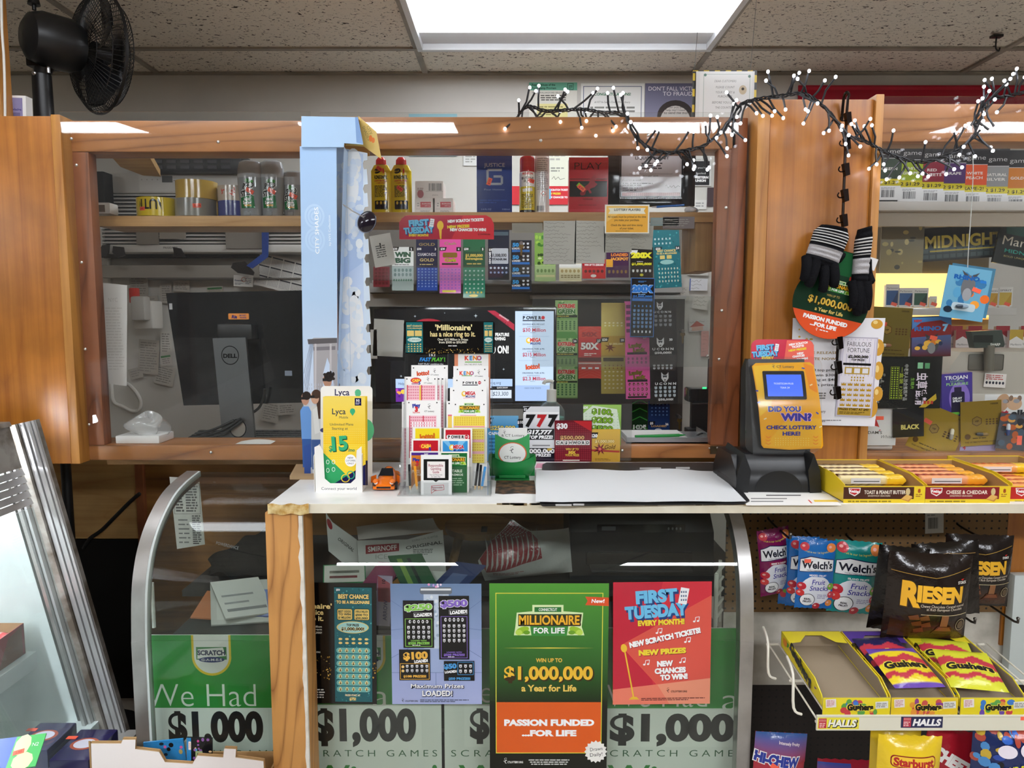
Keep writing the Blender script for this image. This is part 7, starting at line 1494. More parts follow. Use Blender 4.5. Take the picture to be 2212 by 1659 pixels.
s.rect(852,818,1106,838,'b4cdf2');s.t_('Help is available',858,828,6,'2a3a5a',al='l',w=44);s.t_('ccpg.org',1068,826,6,'2a3a5a',w=26);s.rect(852,838,872,868,'6a2a9a');s.ell(868,846,5,5,'f0c848');s.blobs(853,842,866,866,6,['c04ab8','f0a848','4a1a7a'],2,4);s.rect(1060,834,1106,868,'1c1e24');s.rect(1058,842,1104,860,'d8e2f4');s.t_('$23,300',1080,850,9,'22344a',b=.0,w=34,sh=.15);s.t_('QUICK DRAW',1084,837,3,'e8e8f0',b=.03,w=24)
s.rect(1112,672,1195,866,'c6daf6');s.t_('CONNECTICUT',1139,680,2.4,'5a6a8a',w=22)
for i,ch in enumerate('POWER'):s.t_(ch,1131+i*8.6,686,7,'141a2a',b=.05);s.lay-=1
s.lay+=1;s.ell(1172,686,4,4,'c4303c',14);s.rect(1128,691,1176,693.5,'3a4050')
def blk(y,t,days):s.t_(days,1152,y-12,3.2,'3a465e',b=.02,w=48);s.t_('ESTIMATED JACKPOT',1152,y-6.5,2.6,'4a566e',w=28);s.t_(t,1153,y,8,'b8344a',b=.02,w=50 if len(t)<13 else 54);s.t_('ANNUITY',1150,y+6,2.4,'4a566e',w=12)
blk(712,'$30 Million','DRAWINGS: MON, WED & SAT.');s.rect(1120,726,1186,726.6,'9ab0d0');logo_mega(s,1152,735,8);blk(765,'$215 Million','DRAWINGS: TUES. & FRI.');s.rect(1120,778,1186,778.6,'9ab0d0');logo_lotto(s,1150,791,10);blk(817,'$2.3 Million','DRAWINGS: TUES. & FRI.');s.rect(1112,832,1195,866,'a9c2ee');s.t_('CHECK YOUR TICKETS!',1150,838,3,'3a4a6a',w=36);s.done('screen',parent=r)
# ---- sanitizer bottle on the desk, device and bits at the pass-through
YZ=2.26;r=thing('sanitizer_bottle','clear pump bottle of green sanitizer behind the triple seven ticket','bottle',tuple(at(1192,955,YZ)))
c_=at(1192,955,YZ);zb_=DESK+.0003;zs=at(1192,890,YZ).z;zn=at(1192,868,YZ).z;zp=at(1192,844,YZ).z;zt_=at(1192,822,YZ).z
g=G();g.lathe([(0,0),(.042,0),(.044,.006),(.044,zs-zb_),(.034,zs-zb_+.016),(.014,zn-zb_+.0)],m='gel',n=28,o=(c_.x,YZ+.03,zb_));g.build('bottle',r)
g=G();g.lathe([(.0,.002),(.040,.002),(.041,zs-zb_-.02),(.0,zs-zb_-.02)],'9fd8d0','shiny',24,(c_.x,YZ+.03,zb_));g.build('gel_fill',r)
g=G();g.lathe([(.016,zn-zb_-.004),(.016,zp-zb_),(.006,zp-zb_+.002),(.006,zt_-zb_-.012)],'eceae4','plastic',20,(c_.x,YZ+.03,zb_));g.tube([(c_.x+.006,YZ+.03,zt_-.008),(c_.x-.005,YZ+.03,zt_-.004),(c_.x-.022,YZ+.025,zt_-.006),(c_.x-.026,YZ+.024,zt_-.014)],.006,'eceae4','plastic',10,smooth=3);g.build('pump',r)
# right part of the window: wall notes, key, card terminal
for i,(q,c,ro,lb)in enumerate((((1485,560,1530,595),'d8d6d0',2,'white scrap with handwriting beside the teal ticket'),((1490,602,1528,628),'e6e6ea',1,'white form with a blue edge on the wall'),((1470,620,1488,650),'c9c5bc',-4,'narrow note beside the lower rack'),((1496,638,1530,668),'d6d2ca',8,'crooked faint note beside the post'),((1488,690,1526,716),'cfcbc8',-6,'card with a red house picture'),((1498,505,1530,552),'d9d7d0',0,'plain white sheet below the shelf upright'),((1515,715,1530,770),'e0a8a0',0,'narrow pinkish slip beside the post'))):
    s=Sheet(*q,YW-.01-.003*(i%2),c,rot=ro);scrawl(s)
    if 'house' in lb:s.poly([(1490,705),(1506,693),(1522,705)],'b8584a');s.rect(1494,705,1518,714,'d8b0a0')
    if 'blue' in lb:s.rect(1490,602,1492,628,'3a5aa8')
    s.done('wall_note',lb,'paper','notes on the wall by the post')
def key(px,py,Y,label):
    p=at(px,py,Y);r=thing('key',label,'key',tuple(p),'keys in the rack locks');g=G();k=.9
    g.prism([(p.x+.011*math.cos(t*math.pi/6),p.z+.010*math.sin(t*math.pi/6))for t in range(12)],1,Y,Y+.002,'8a744a','brushed');g.build('bow',r)
    g=G();g.prism([(p.x-.004,p.z-.008),(p.x+.004,p.z-.008),(p.x+.004,p.z-.02),(p.x+.006,p.z-.024),(p.x+.003,p.z-.03),(p.x+.005,p.z-.035),(p.x,p.z-.042),(p.x-.004,p.z-.035)],1,Y+.0003,Y+.0017,'8a744a','brushed');g.build('blade',r)
    g=G();g.cyl((p.x,Y-.002,p.z+.014),(p.x,Y+.05,p.z+.014),.008,col='a8a8a8',m='metal',n=14);g.build('lock_barrel',r)
key(1475,722,YTK-.02,'brass key in the lock beside the lower rack');key(1126,532,YTK-.02,'key with a dark tag hanging over the small blue fifty tickets');key(1468,908,YTK-.05,'brass key low beside the dark blue ticket')
r=thing('card_terminal','black card terminal with a green light behind the post','card terminal',tuple(at(1520,940,2.45)))
g=G();a,b=at(1484,868,2.45),at(1535,838,2.45);g.box(a.x,2.43,a.z,b.x+.03,2.5,b.z,'17181a','shiny',.008);g.box(a.x+.03,2.44,a.z-.04,b.x+.03,2.5,a.z+.005,'1c1d20','plastic',.006);g.box(b.x,2.44,b.z-.01,b.x+.03,2.5,b.z+.1,'141416','plastic',.006);g.build('body',r)
g=G();p=at(1521,838,2.43);g.box(p.x-.006,2.427,p.z-.003,p.x+.008,2.432,p.z+.003,'4affa0','screen');g.build('status_light',r)
g=G();g.box(at(1478,938,2.45).x,2.40,DESK+.0003,at(1540,938,2.45).x,2.455,at(1500,922,2.45).z,'1b1b1d','plastic',.004);g.box(at(1490,938,2.45).x,2.43,DESK+.0003,at(1530,938,2.45).x,2.455,a.z,'2a2a2c','plastic');g.build('foot',r)
r=thing('clip_tray','low grey tray with papers at the pass-through','tray',tuple(at(1440,960,YB+.02)))
a,b=at(1345,958,YB+.01),at(1528,958,YB+.01);z0=zsill+.0003
g=G();g.box(a.x,YP+.03,z0,b.x,YP+.032,z0+.018,'b9bcc0','brushed');g.box(a.x,YP+.03,z0,b.x,YB+.14,z0+.004,'a9acb0','brushed');g.box(b.x-.002,YP+.03,z0,b.x,YB+.14,z0+.02,'b9bcc0','brushed');g.build('tray',r)
g=G();g.box(a.x+.01,YP+.04,z0+.0045,b.x-.07,YB+.12,z0+.012,'e4e4e2','paper');tag(g.build('paper_pad'),'white pad of paper in the grey tray','paper')
g=G();g.cyl((a.x+.03,YP+.05,z0+.0175),(a.x+.17,YP+.075,z0+.0175),.0048,col='1f8a3c',m='shiny',n=12);g.cyl((a.x+.17,YP+.075,z0+.0175),(a.x+.19,YP+.0785,z0+.0175),.004,.001,'1f8a3c','shiny',12);tag(g.build('pen'),'green pen lying on the white pad at the pass-through','pen')
g=G();g.tube([at(x,y,YB+.06)for x,y in((1500,948),(1510,938),(1522,936),(1530,942),(1526,950))],.003,'1a1a1c','rubber',smooth=5);tag(g.build('black_cable'),'short black cable curling at the end of the grey tray','cable')
# ================================================================ PLYWOOD PANEL: GLOVES, CLIP STRIP, POSTERS
YO=YP-.054
r=thing('clip_strip','black metal clip strip hooked over the plywood panel','rack',tuple(at(1815,870,YO-.03)))
def cs(y):return 1831-(y-197)*.038
g=G();g.tube([at(cs(y)+dx,y,YO-.03+dy)for y,dx,dy in((260,-10,.03),(215,-8,.02),(200,-3,.0),(206,3,.0),(240,0,0),(480,0,0),(700,0,0),(862,-2,0))],.004,'2c2522','metal',8,smooth=3);g.build('strip',r)
for y in(258,312,368,424,478,742,795,850):
    g=G();p=at(cs(y)+5,y,YO-.035);x=cs(y)
    g.prism([(q.x,q.z)for q in(at(x-4,y-14,YO-.04),at(x+8,y-16,YO-.04),at(x+10,y+10,YO-.04),at(x+1,y+13,YO-.04))],1,YO-.046,YO-.030,'241d1b','metal')
    g.tube([at(x-10,y-8,YO-.04),at(x-13,y-2,YO-.04),at(x-9,y+3,YO-.04),at(x,y+2,YO-.04)],.0018,'241d1b','metal',6,smooth=3);g.build('clip',r)
def glove(name,label,top,mid,tips,wx,grey=(.55,.80),stripes=(.10,.5),Y=YO-.06,thumb=None):
    r=thing(name,label,'glove',tuple(at(mid[0],mid[1]+60,Y)),'striped gloves on the clip strip')
    a,b=at(*top,Y),at(*mid,Y);k=2.05/1530;n=44;L=(b-a);side=Vector((L.z,0,-L.x)).normalized()
    if side.x<0:side=-side
    def f(u,v):
        t=2*math.pi*u;w_=wx*k/2*(.72+.28*min(1,v*5))*(1-.12*v);q=1 if v<.9 else max(.05,1-((v-.9)/.1)**2*.5)
        e=.0016*math.sin(v*60);return a+L*v+side*(w_*q*math.cos(t))+Vector((0,-(.020*q+e)*math.sin(t),0))+Vector((0,0,.006*math.cos(t)*(1-v)))
    def cf(u,v):
        if grey[0]<v<grey[1]:return hx('b3b0b2')
        if stripes[0]<v<stripes[1]and((v-stripes[0])*6/(stripes[1]-stripes[0]))%1<.34:return hx('e2e0de')
        return hx('17171a')
    g=G();g.grid(f,24,n*2,'17171a','cloth',cf);g.build('cuff_and_palm',r)
    for i,tp in enumerate(tips):
        s0=b+side*(wx*k*.36*(2*i/(max(1,len(tips)-1))-1))+Vector((0,-.006*(i%2),.012));e=at(*tp,Y-.008)
        g=G();g.tube([s0,s0.lerp(e,.4)+Vector((0,-.008,0)),s0.lerp(e,.8)+Vector((0,-.007,0)),e],lambda t:.0145*(1-.15*t)if t<.93 else .008,'17171a','cloth',12,smooth=4);g.build('finger',r)
    if thumb:
        s0=a.lerp(b,.55)+side*(thumb[2]*wx*k*.35);e=at(thumb[0],thumb[1],Y+.012);g=G();g.tube([s0,s0.lerp(e,.5)+Vector((0,.01,0)),e],lambda t:.016 if t<.9 else .009,'17171a','cloth',12,smooth=4);g.build('thumb',r)
glove('knitted_glove','black knitted glove with white stripes and a wide pale grey band',(1802,490),(1770,575),((1736,606),(1745,618),(1776,630),(1800,618)),78,thumb=(1822,560,.8))
glove('knitted_glove','folded black striped glove hanging over the round sign',(1868,492),(1855,620),((1842,664),(1850,680),(1862,676),(1869,668)),36,(.52,.78),(.18,.5),Y=YO-.05,thumb=(1880,615,.7))
sh(1869,556,1893,582,YO-.02,'e9e7e6',name='price_tag',label='blank white tag behind the folded glove',cat='tag',rot=18)
s=Sheet(1718,540,1880,734,YO-.045,'1d3a28','gloss',.0015,rot=14,outline=[(1799+79*math.cos(R(a)),654+79*math.sin(R(a)))for a in range(-55,236,8)]+[(1775,540),(1823,540)])
s.poly([(1776,542),(1822,542),(1842,592),(1756,592)],'1f5a33');s.poly([(1799+78.5*math.cos(R(a)),654+78.5*math.sin(R(a)))for a in range(20,161,6)],'e8592e')
logo_mil(s,1806,620,60);s.rect(1822,590,1846,599,'a83a2a');s.t_('New!',1834,594,5,'f4e0d8',b=.02);s.t_('WIN UP TO',1800,639,5,'d8b860',w=28);s.t_('$1,000,000',1799,655,15,'4a3208',b=.05,w=96);s.t_('$1,000,000',1798,654,15,'e8c050',b=.025,w=94);s.t_('a Year for Life',1800,673,8,'e8cc70',b=.03,w=60)
s.t_('PASSION FUNDED',1798,693,8.5,'ffffff',b=.06,w=94);s.t_('...FOR LIFE',1797,706,8,'ffffff',b=.06,w=56);lot(s,1786,716,7,'ffffff');s.micro(1792,714,1812,718,1,'ffffff');s.done('round_sign','round green and orange million dollar sign hanging under the gloves','sign')
s=Sheet(1713,687,1901,921,YP-.065,'e9e8ec','paper',.001,outline=[(1713,687),(1901,687),(1890,921),(1713,917)])
s.blobs(1716,690,1800,735,10,['c8a03a','d8b860'],1.5,4)
for q in((1884,700,12,10),(1889,750,12,18),(1892,800,10,20),(1880,880,14,22),(1893,850,10,16)):s.ell(*q,'d09a34',18);s.ell(q[0]-3,q[1]-4,q[2]*.4,q[3]*.4,'f0d488',12)
for t,y,c,w_ in(('GAME RELEASE',761,'9a7a2a',76),('DATE NOW!',774,'9a7a2a',62),('$1,000,000 top prize',798,'2a2a2c',90),('Odds to win $300',809,'2a2a2c',84),('starting at $40',819,'2a2a2c',66),('six-open prizes',830,'2a2a2c',78)):s.t_(t,1806,y,5.5,c,'r',b=.01,w=w_)
lot(s,1770,884,8,'444444');s.t_('CT Lottery',1770,888,6,'333333',w=34);s.micro(1740,846,1790,862,3,'6a6a6a');s.micro(1735,906,1828,912,2,'5a5a5a')
s.done('wall_poster','white and gold new game poster behind the clip strip','poster')
s=Sheet(1815,728,1886,900,YP-.068,'c2bccb','gloss',.001,rot=2);s.rect(1818,731,1883,897,'e6e2ea')
for i in range(9):s.line([(1820+i*7.5,732),(1820+i*7.5,812)],.8,'a8a0c4')
s.rect(1826,735,1874,765,'e6e2ea');s.t_('FABULOUS',1850,743,10,'1c1a1c',b=-.008,w=46);s.t_('FORTUNE',1850,756,10,'1c1a1c',b=-.008,w=42);s.t_('$2,000,000',1850,770,5.5,'2a2620',b=.06,w=40);s.t_('TOP PRIZE!',1850,777,4,'2a2620',b=.05,w=26);s.rect(1822,784,1876,789,'1c1a1c');s.rect(1826,793,1874,808,'b8963a');s.cells(1826,793,1874,808,3,1,'e8e6ea',.7,.7);s.cells(1838,812,1866,824,5,2,'b8963a',.5,.6);s.rect(1820,826,1882,878,'d8d2da');s.cells(1820,824,1882,880,5,5,'b8902a',.72,.62,'w');s.rect(1818,881,1883,897,'b8963a');s.t_('PRIZES START AT $40!',1850,884,5,'2a2210',b=.03,w=58);s.micro(1822,889,1878,895,2,'5a4a1c');s.done('scratch_ticket','large silver and gold FABULOUS FORTUNE ticket on the white and gold poster','lottery ticket')
# ================================================================ WINDOW OF CIGAR BOXES, CIGARETTES AND NOVELTIES
YGm=2.45;CGX0,CGX1=at(1880,440,YGm).x,1.95
r=thing('cigarette_unit','white and yellow-lit cigarette shelving behind the end window','shelf unit',(1.6,2.7,zt(978)))
zs_=at(1,436,YGm).z;g=G();g.box(CGX0,YGm-.01,zs_-.03,CGX1,2.9,zs_,'e4e0dc','plastic',.002);g.box(CGX0,YGm+.02,at(1,487,YGm).z,CGX1,YGm+.04,zs_-.03,'b9ab98','plastic');g.build('top_shelf',r)
YCg=2.78;zr1,zr2,zr3=at(1,664,YCg).z,at(1,752,YCg).z,at(1,800,YCg).z
g=G();g.box(CGX0,YCg+.13,at(1,690,2.9).z,CGX1,YCg+.14,at(1,590,2.9).z,m='warm');g.build('lit_back',r)
g=G();g.box(CGX0,YCg-.03,zr1-.03,CGX1,YCg+.13,zr1-.001,'d8d6d2','shiny',.002);g.build('middle_shelf',r)
g=G();g.box(CGX0,YCg+.13,zr3,CGX1,YCg+.14,zr1-.04,'d8a850','card');g.build('lower_back',r)
g=G();g.box(CGX0,YCg-.03,zr2-.06,CGX1,YCg+.13,zr2-.001,'b02a3c','shiny',.002);g.build('red_shelf',r)
g=G();g.box(CGX0,2.93,zt(978),CGX1,2.95,at(1,480,2.9).z,'8a8478','matte');g.build('unit_back',r)
g=G();g.box(CGX0-.2,YB+.161,zt(982)-.03,CGX1,2.76,zt(982),m='pale',bev=.002);tag(g.build('inner_desk'),'inner desk top behind the window of novelties, carrying the cash register','desk')
GM=[('GREEN','','3f4f42'),('WHITE','GRAPE','a2b82c'),('RED','SWEETS','93293e'),('GRAPE','','54366e'),('WHITE','PEACH','e8603a'),('NATURAL','SILVER','9a9a9c'),('GOLD','','d8822a')]
for i,(a_,b_,c)in enumerate(GM):
    x0=1899+i*46;dy=i*3.4
    Y=YGm+.004+i*.004
    s0,s1=304+dy,432+dy*.9;z=at(1,s1,Y).z
    r=thing('cigar_box',f'{["dark green", "lime", "dark red", "purple", "orange peach", "silver grey", "amber gold"][i]} cigar pouch box with a black top and yellow price band','box',tuple(at(x0+22,s1,Y)),'cigar boxes on the top shelf')
    A,B=at(x0,s1,Y),at(x0+45,s0,Y);g=G();g.box(A.x,Y+.0008,zs_+.0004,B.x,Y+.11,B.z,'26262a','card',.001);g.build('box',r)
    s=Sheet(x0,s0,x0+45,s1,Y,'e8e8ea','card',.0006);s.rect(x0,s0,x0+45,s0+37,'2a2a2e');s.t_('game',x0+24,s0+22,10,'d8d8d8',b=-.008,w=34);s.rect(x0,s0+38,x0+45,s0+82,c)
    s.t_(a_,x0+22,s0+(60 if not b_ else 56),6,'f0ece8',b=.02,w=min(40,6*len(a_)));
    if b_:s.t_(b_,x0+22,s0+66,6,'f0ece8',b=.02,w=min(40,6*len(b_)))
    s.rect(x0,s0+82,x0+45,s0+97,'d8c82a');s.t_('SAVE-2!' if i==4 else '2 $1.29',x0+22,s0+89.5,7,'2a2a20',b=.02,w=36);s.bars(x0+9,s0+106,x0+34,s0+122,'3a3a40');s.micro(x0+8,s0+100,x0+36,s0+105,2,'9a9aa0');s.done('front_label',parent=r)
s=Sheet(1990,488,2170,560,2.70,'23262a','gloss',.004,rot=-4);s.rect(1992,530,2168,556,'3a4a50');s.cells(1994,532,2166,556,12,2,'56686c',.8,.7);s.t_('MIDNIGHT',2082,518,26,'f0dc62',b=.035,w=164);s.rect(2010,537,2160,540,'d8c458');s.done('brand_sign','dark sign with pale yellow MIDNIGHT lettering above the cigarette packs','sign')
s=Sheet(2155,492,2300,580,2.66,'17201f','gloss',.01,rot=10);s.poly([(2165,492),(2300,492),(2300,515),(2170,515)],'1f5a52');s.t_('Marlboro',2224,528,20,'e8e0d0',w=116);s.t_('MIDNIGHT',2216,550,8,'3aa89a',b=.02,w=84);s.t_('BOLD UNIQUE MENTHOL',2220,562,4,'c8b878',w=90);s.done('brand_sign','tilted dark teal cigarette sign cut off by the view edge','sign')
s=Sheet(1905,488,1992,590,2.62,'a59c82','gloss',.004);s.grad(1905,488,1992,590,'7c7a70','b8a878');s.blobs(1908,490,1988,588,14,['c8b880','6a6a62','d8c890'],2,7);s.done('acrylic_cover','cloudy acrylic sheet stuck with dried glue before the cigarette shelf','cover')
def cig(px,w_,top,base,Y,c1,c2,nm,label,tagc=True,z=None):
    r_=thing('cigarette_pack',label,'cigarette pack',tuple(at(px+w_/2,base,Y)),'cigarette packs');A,B=at(px,base,Y),at(px+w_,top,Y);g=G();g.box(A.x,Y+.0006,z,B.x,Y+.022,B.z-A.z+z,'eeece8','card',.001);g.build('box',r_)
    s=Sheet(px,top,px+w_,base,Y,'f0eeea','card',.0004);h=base-top
    if c2=='M':s.poly([(px,top),(px+w_,top),(px+w_,top+h*.62),(px+w_/2,top+h*.38),(px,top+h*.62)],c1);s.t_(nm,px+w_/2,base-h*.16,4.5,'2a2a2a',b=.0,w=w_*.8)
    else:s.rect(px+2,top+h*.28,px+w_-2,base-3,c1);s.poly([(px+w_-2,top+h*.28),(px+w_-2,base-3),(px+w_*.4,base-3)],c2);s.t_(nm,px+w_/2,top+h*.17,4,'3a3a44',w=w_*.8)
    if tagc:price(s,px+w_*.65,base-5,20,12,7)
    s.done('front_print',parent=r_)
for q in((1914,27,614,'2a5a9a','1c3a6a','Parliament','blue cigarette pack, first on the lit shelf'),(1942,30,622,'2f5f9c','1a2f5a','Parliament','blue cigarette pack, second on the lit shelf'),(1974,30,622,'2a5a44','16382a','Parliament','green cigarette pack, third on the lit shelf'),(2008,15,640,'e8e0c8','c8c0a8','','small pale pack beside the green one'),(2128,28,622,'d8a83a','c8962a','AMERICAN','yellow cigarette pack behind the blue rhino blister'),(2158,28,620,'d8b84a','c8a02a','SPIRIT','second yellow cigarette pack towards the view edge')):
    cig(q[0],q[1],q[2],662,YCg,q[3],q[4],q[5],q[6],True,zr1)
for i,(px,c)in enumerate(((2050,'a82a34'),(2066,'a82a34'),(2092,'a82a34'),(2120,'a82a34'),(2152,'a82a34'),(2182,'c8a83a'),(2206,'a82a34'))):
    cig(px,27,704+(8 if i%2 else 0),750,YCg+(.03 if i%2==0 else 0),c,'M','Marlboro',f'{"red" if i != 5 else "gold"} and white cigarette pack on the red shelf, {["first", "second", "third", "fourth", "fifth", "sixth", "seventh"][i]} from the rhino seven card',False,zr2)
# cash register
YRg=2.33;r=thing('cash_register','beige-grey cash register with a tilted customer display','cash register',tuple(at(2140,990,YRg)))
A,B=at(2030,985,YRg),at(2330,760,YRg);zd=zt(982)+.0004
g=G();g.prism([(A.x,zd),(B.x,zd),(B.x,B.z),(A.x+.05,B.z),(A.x+.016,B.z-.05),(A.x,B.z-.14)],1,YRg,YRg+.3,'b7b1a5','plastic');g.box(A.x+.02,YRg-.004,at(1,905,YRg).z,B.x,YRg,at(1,850,YRg).z,'c6c1b6','plastic',.002);g.box(A.x+.075,YRg-.003,at(1,800,YRg).z,A.x+.19,YRg+.002,at(1,765,YRg).z,'6a665c','plastic',.006);g.build('casing',r)
g=G();p=at(2136,800,YRg-.02);g.cyl((p.x,p.y,p.z),(p.x-.004,p.y,at(1,745,YRg).z),.014,.016,'6c685c','plastic',16);g.build('display_stem',r)
s=Sheet(2098,714,2170,752,YRg-.03,'38403a','shiny',.03,outline=[(2098,716),(2162,713),(2170,744),(2168,750),(2108,752)]);s.rect(2104,724,2144,740,'1c201c');s.t_('SHARP',2150,744,5.5,'d8d8d0',b=.03,w=21);s.done('customer_display',parent=r)
s=Sheet(2127,807,2172,837,YRg-.006,'e8e2de','paper',.0005,rot=3);s.micro(2130,809,2168,821,3,'b8504a');s.cells(2129,823,2170,831,6,1,'2a2a3a',.7,.8,'e');s.done('chain_sticker',parent=r)
# novelty packs taped inside the glass
def pack_(x0,y0,x1,y1,bg,fn,label,rot=0,k=0,m='gloss',name='blister_card',cat='pill card',cap=None,Y=None):
    s=Sheet(x0,y0,x1,y1,Y or YP+.012+.006*k,bg,m,.001,rot=rot);fn(s)
    o=thing(name,label,cat,tuple(s.world.translation),'novelty packs inside the end window')if cap else None
    if not cap:s.done(name,label,cat,'novelty packs inside the end window');return
    oc=s.done('card',parent=o);Yk=(Y or YP+.012+.006*k)
    for cx,cy,l,ang,c1,c2 in cap:
        a=at(cx-l/2*math.cos(R(ang)),cy-l/2*math.sin(R(ang)),Yk-.006);b=at(cx+l/2*math.cos(R(ang)),cy+l/2*math.sin(R(ang)),Yk-.006);mdl=(a+b)/2
        g=G();g.tube([a,a.lerp(mdl,.3),mdl],lambda t:.003+.0025*min(1,t*4),c1,'shiny',12);g.tube([mdl,mdl.lerp(b,.7),b],lambda t:.0055-.0025*max(0,t*4-3),c2,'shiny',12);g.build('capsule',oc)
def hexes(s,cx,cy,k):s.poly([(cx+k*math.cos(R(60*i+30)),cy+k*math.sin(R(60*i+30)))for i in range(6)],'6a4a1c');s.poly([(cx+k*.86*math.cos(R(60*i+30)),cy+k*.86*math.sin(R(60*i+30)))for i in range(6)],'a8863a')
def gold(s):hexes(s,s.x0+(s.x1-s.x0)*.4,s.y0+(s.y1-s.y0)*.45,11);s.t_('VIP',s.x0+(s.x1-s.x0)*.4,s.y0+(s.y1-s.y0)*.45,4,'4a3410',b=.03);s.t_('10000K',s.x1-14,s.y0+7,4,'4a3a10',b=.02);s.cells(s.x0+(s.x1-s.x0)*.6,s.y0+(s.y1-s.y0)*.4,s.x1-6,s.y0+(s.y1-s.y0)*.55,4,3,'6a4a1c',.7,.7,'e');s.t_('THE ULTIMATE POWER SOURCE',(s.x0+s.x1)/2,s.y1-8,3.2,'4a3410',b=.02,w=(s.x1-s.x0)*.8);s.ell(s.x0+14,s.y1-20,6,6,'6a4a1c');s.micro(s.x0+24,s.y1-18,s.x1-14,s.y1-14,1,'5a4414')
def gold_p(s):gold(s);price(s,s.x0+22,s.y0+36,8,17,9)
pack_(1884,664,1964,772,'84702a',gold_p,'dull gold hexagon card at the top beside the white and gold poster',3,0,'foil',cap=[(1912,746,26,0,'d8d0c0','8a5a3a')])
def rh7(s):s.grad(1972,685,2052,770,'4a8ad0','5a1c1c');s.poly([(1970,712),(1990,696),(2030,692),(2052,704),(2052,724),(1970,728)],'8c1f24');s.t_('RHINO',2004,709,9,'2f6fb8',b=.05,w=54);s.t_('7',2040,708,14,'8ac8f0',b=.07);s.ell(2012,744,15,18,'4a4a4c');s.poly([(2002,730),(1998,720),(2008,726)],'3a3a3c');s.poly([(2022,730),(2026,720),(2016,726)],'3a3a3c');s.blobs(1980,738,2046,752,12,['e8862a','f0b84a','2a3a5a'],4,7);s.ell(2012,752,8,12,'8a8a8c');s.t_('NEW',1984,692,5,'d8403a',b=.05);price(s,2016,730,15,15,9)
pack_(1969,683,2052,771,'3a2a2c',rh7,'square red and blue rhino seven card',-2,1)
def rh(s):
    s.blobs(2050,590,2126,660,20,['e8702a','f0a03a','5aa0c8','3a78a8'],5,12);s.ell(2088,620,14,26,'6a6c70');s.poly([(2078,600),(2070,585),(2084,594)],'4a4c50');s.poly([(2098,600),(2106,586),(2092,594)],'4a4c50');s.ell(2088,636,9,14,'9a9ca0');s.t_('RHINO',2082,600,9,'1f5fa8',b=.06,w=52);s.t_('99',2116,606,9,'2f7fd0',b=.06);s.ell(2056,672,9,7,'1c2a3a');s.rrect(2062,655,2110,672,6,'b8ccd4');price(s,2106,624,15,18,9)
pack_(2042,578,2130,690,'6aa6c4',rh,'light blue rhino blister hanging on a wire, foremost of two',8,1,cap=[(2078,662,26,4,'2a3a4a','8aa0b0')],Y=2.05);pack_(2050,574,2138,682,'4a86a8',lambda s:None,'second light blue blister right behind the foremost one on the wire',8,2,Y=2.06)
g=G();g.tube([at(x,y,2.054)for x,y in((2101,326),(2102,380),(2097,470),(2092,540),(2090,582))],.0012,'c8c8c4','plastic',smooth=4);tag(g.build('hanging_wire'),'thin clear wire from which the light blue blister hangs','wire')
def blk_(s):
    s.blobs(1896,785,1912,870,22,['8a8a86','6a6a66'],1.5,3);s.frame(1924,792,1942,862,.8,'8a9a2a');s.cells(1925,793,1941,861,3,14,'9ab02a',.6,.6);s.t_('一盒装 120粒',1947,828,6,'b8c83a',rot=90,w=70);s.t_('中老年人协会推荐产品',1956,826,7,'c8c8c4',rot=90,w=78);s.rect(1974,774,2022,880,'0c0d0c');s.t_('生精片',1970,828,6,'8ac84a',rot=90,w=24);s.t_('虫草鹿精',1989,840,18,'e8d8e8',b=.02,rot=90,w=70);s.rect(1979,783,1990,796,'8ac89a');s.rect(1994,784,2004,796,'5a9a6a');s.poly([(1986,880),(2020,850),(2022,862),(2000,880)],'c8a82a');s.cells(1994,862,2016,876,3,1,'b83a2a',.7,.5)
pack_(1890,770,2030,882,'171816',blk_,'wide black box with vertical Chinese lettering',0,0,'gloss','herbal_box','box')
pack_(1930,882,1994,944,'16171a',lambda s:s.t_('BLACK',1966,922,10,'d8c870',b=.04,w=38),'plain black card with pale BLACK lettering under the wide black box',-3,1)
def adam(s):s.t_('10000',1918,876,3.6,'3a3a3a',sh=.2);s.poly([(1878,930),(1884,905),(1893,905),(1903,930)],'c8343a');s.ell(1888,926,14,6,'e2e0de');price(s,1900,903,0,16,8);s.t_("ADAM'S",1888,934,6.5,'3a3a3c',b=.01,w=36);s.t_('White',1916,943,7,'6a6a6a',sh=.4)
pack_(1874,868,1934,962,'dcdad8',adam,'white card with a red emblem at the corner by the plywood panel',0,2)
def tro(s):s.grad(2038,808,2097,920,'4a3a94','3a2a80');s.ell(2072,860,20,34,'8a70c8');s.t_('TROJAN',2066,815,8,'f0f0f4',b=.02,w=44);s.t_('EXTENDED',2068,823,3.5,'8ac86a',w=26);s.t_('PLEASURE',2068,829,6,'9ad87a',b=.01,w=42);s.rect(2062,836,2076,846,'241c40');s.rrect(2056,846,2082,895,4,'1c1838');s.t_('DELAY',2068,860,4.5,'ffffff',b=.03,w=18);s.t_('SPRAY',2068,866,4.5,'ffffff',b=.03,w=18);s.rrect(2050,890,2072,896,2,'7ad04a');s.blobs(2078,886,2092,912,8,['6ac83a','3a8a2a'],3,6);s.micro(2050,908,2068,914,1,'c8c0e0')
s=Sheet(2038,806,2097,922,YP+.03,'44348c','gloss',.03,rot=-4);tro(s);s.done('spray_carton','purple carton with a dark spray bottle picture leaning inside the window','carton')
pack_(1975,884,2075,985,'b8962c',gold_p,'tilted shiny gold hexagon card below the purple carton',22,2,'foil',cap=[(2056,938,24,100,'e0d8c0','a8a090')]);pack_(2078,866,2160,962,'b08e28',gold,'upright gold hexagon card beside the purple carton',-4,1,'foil',cap=[(2122,938,26,0,'3a342a','8a6a2a')])
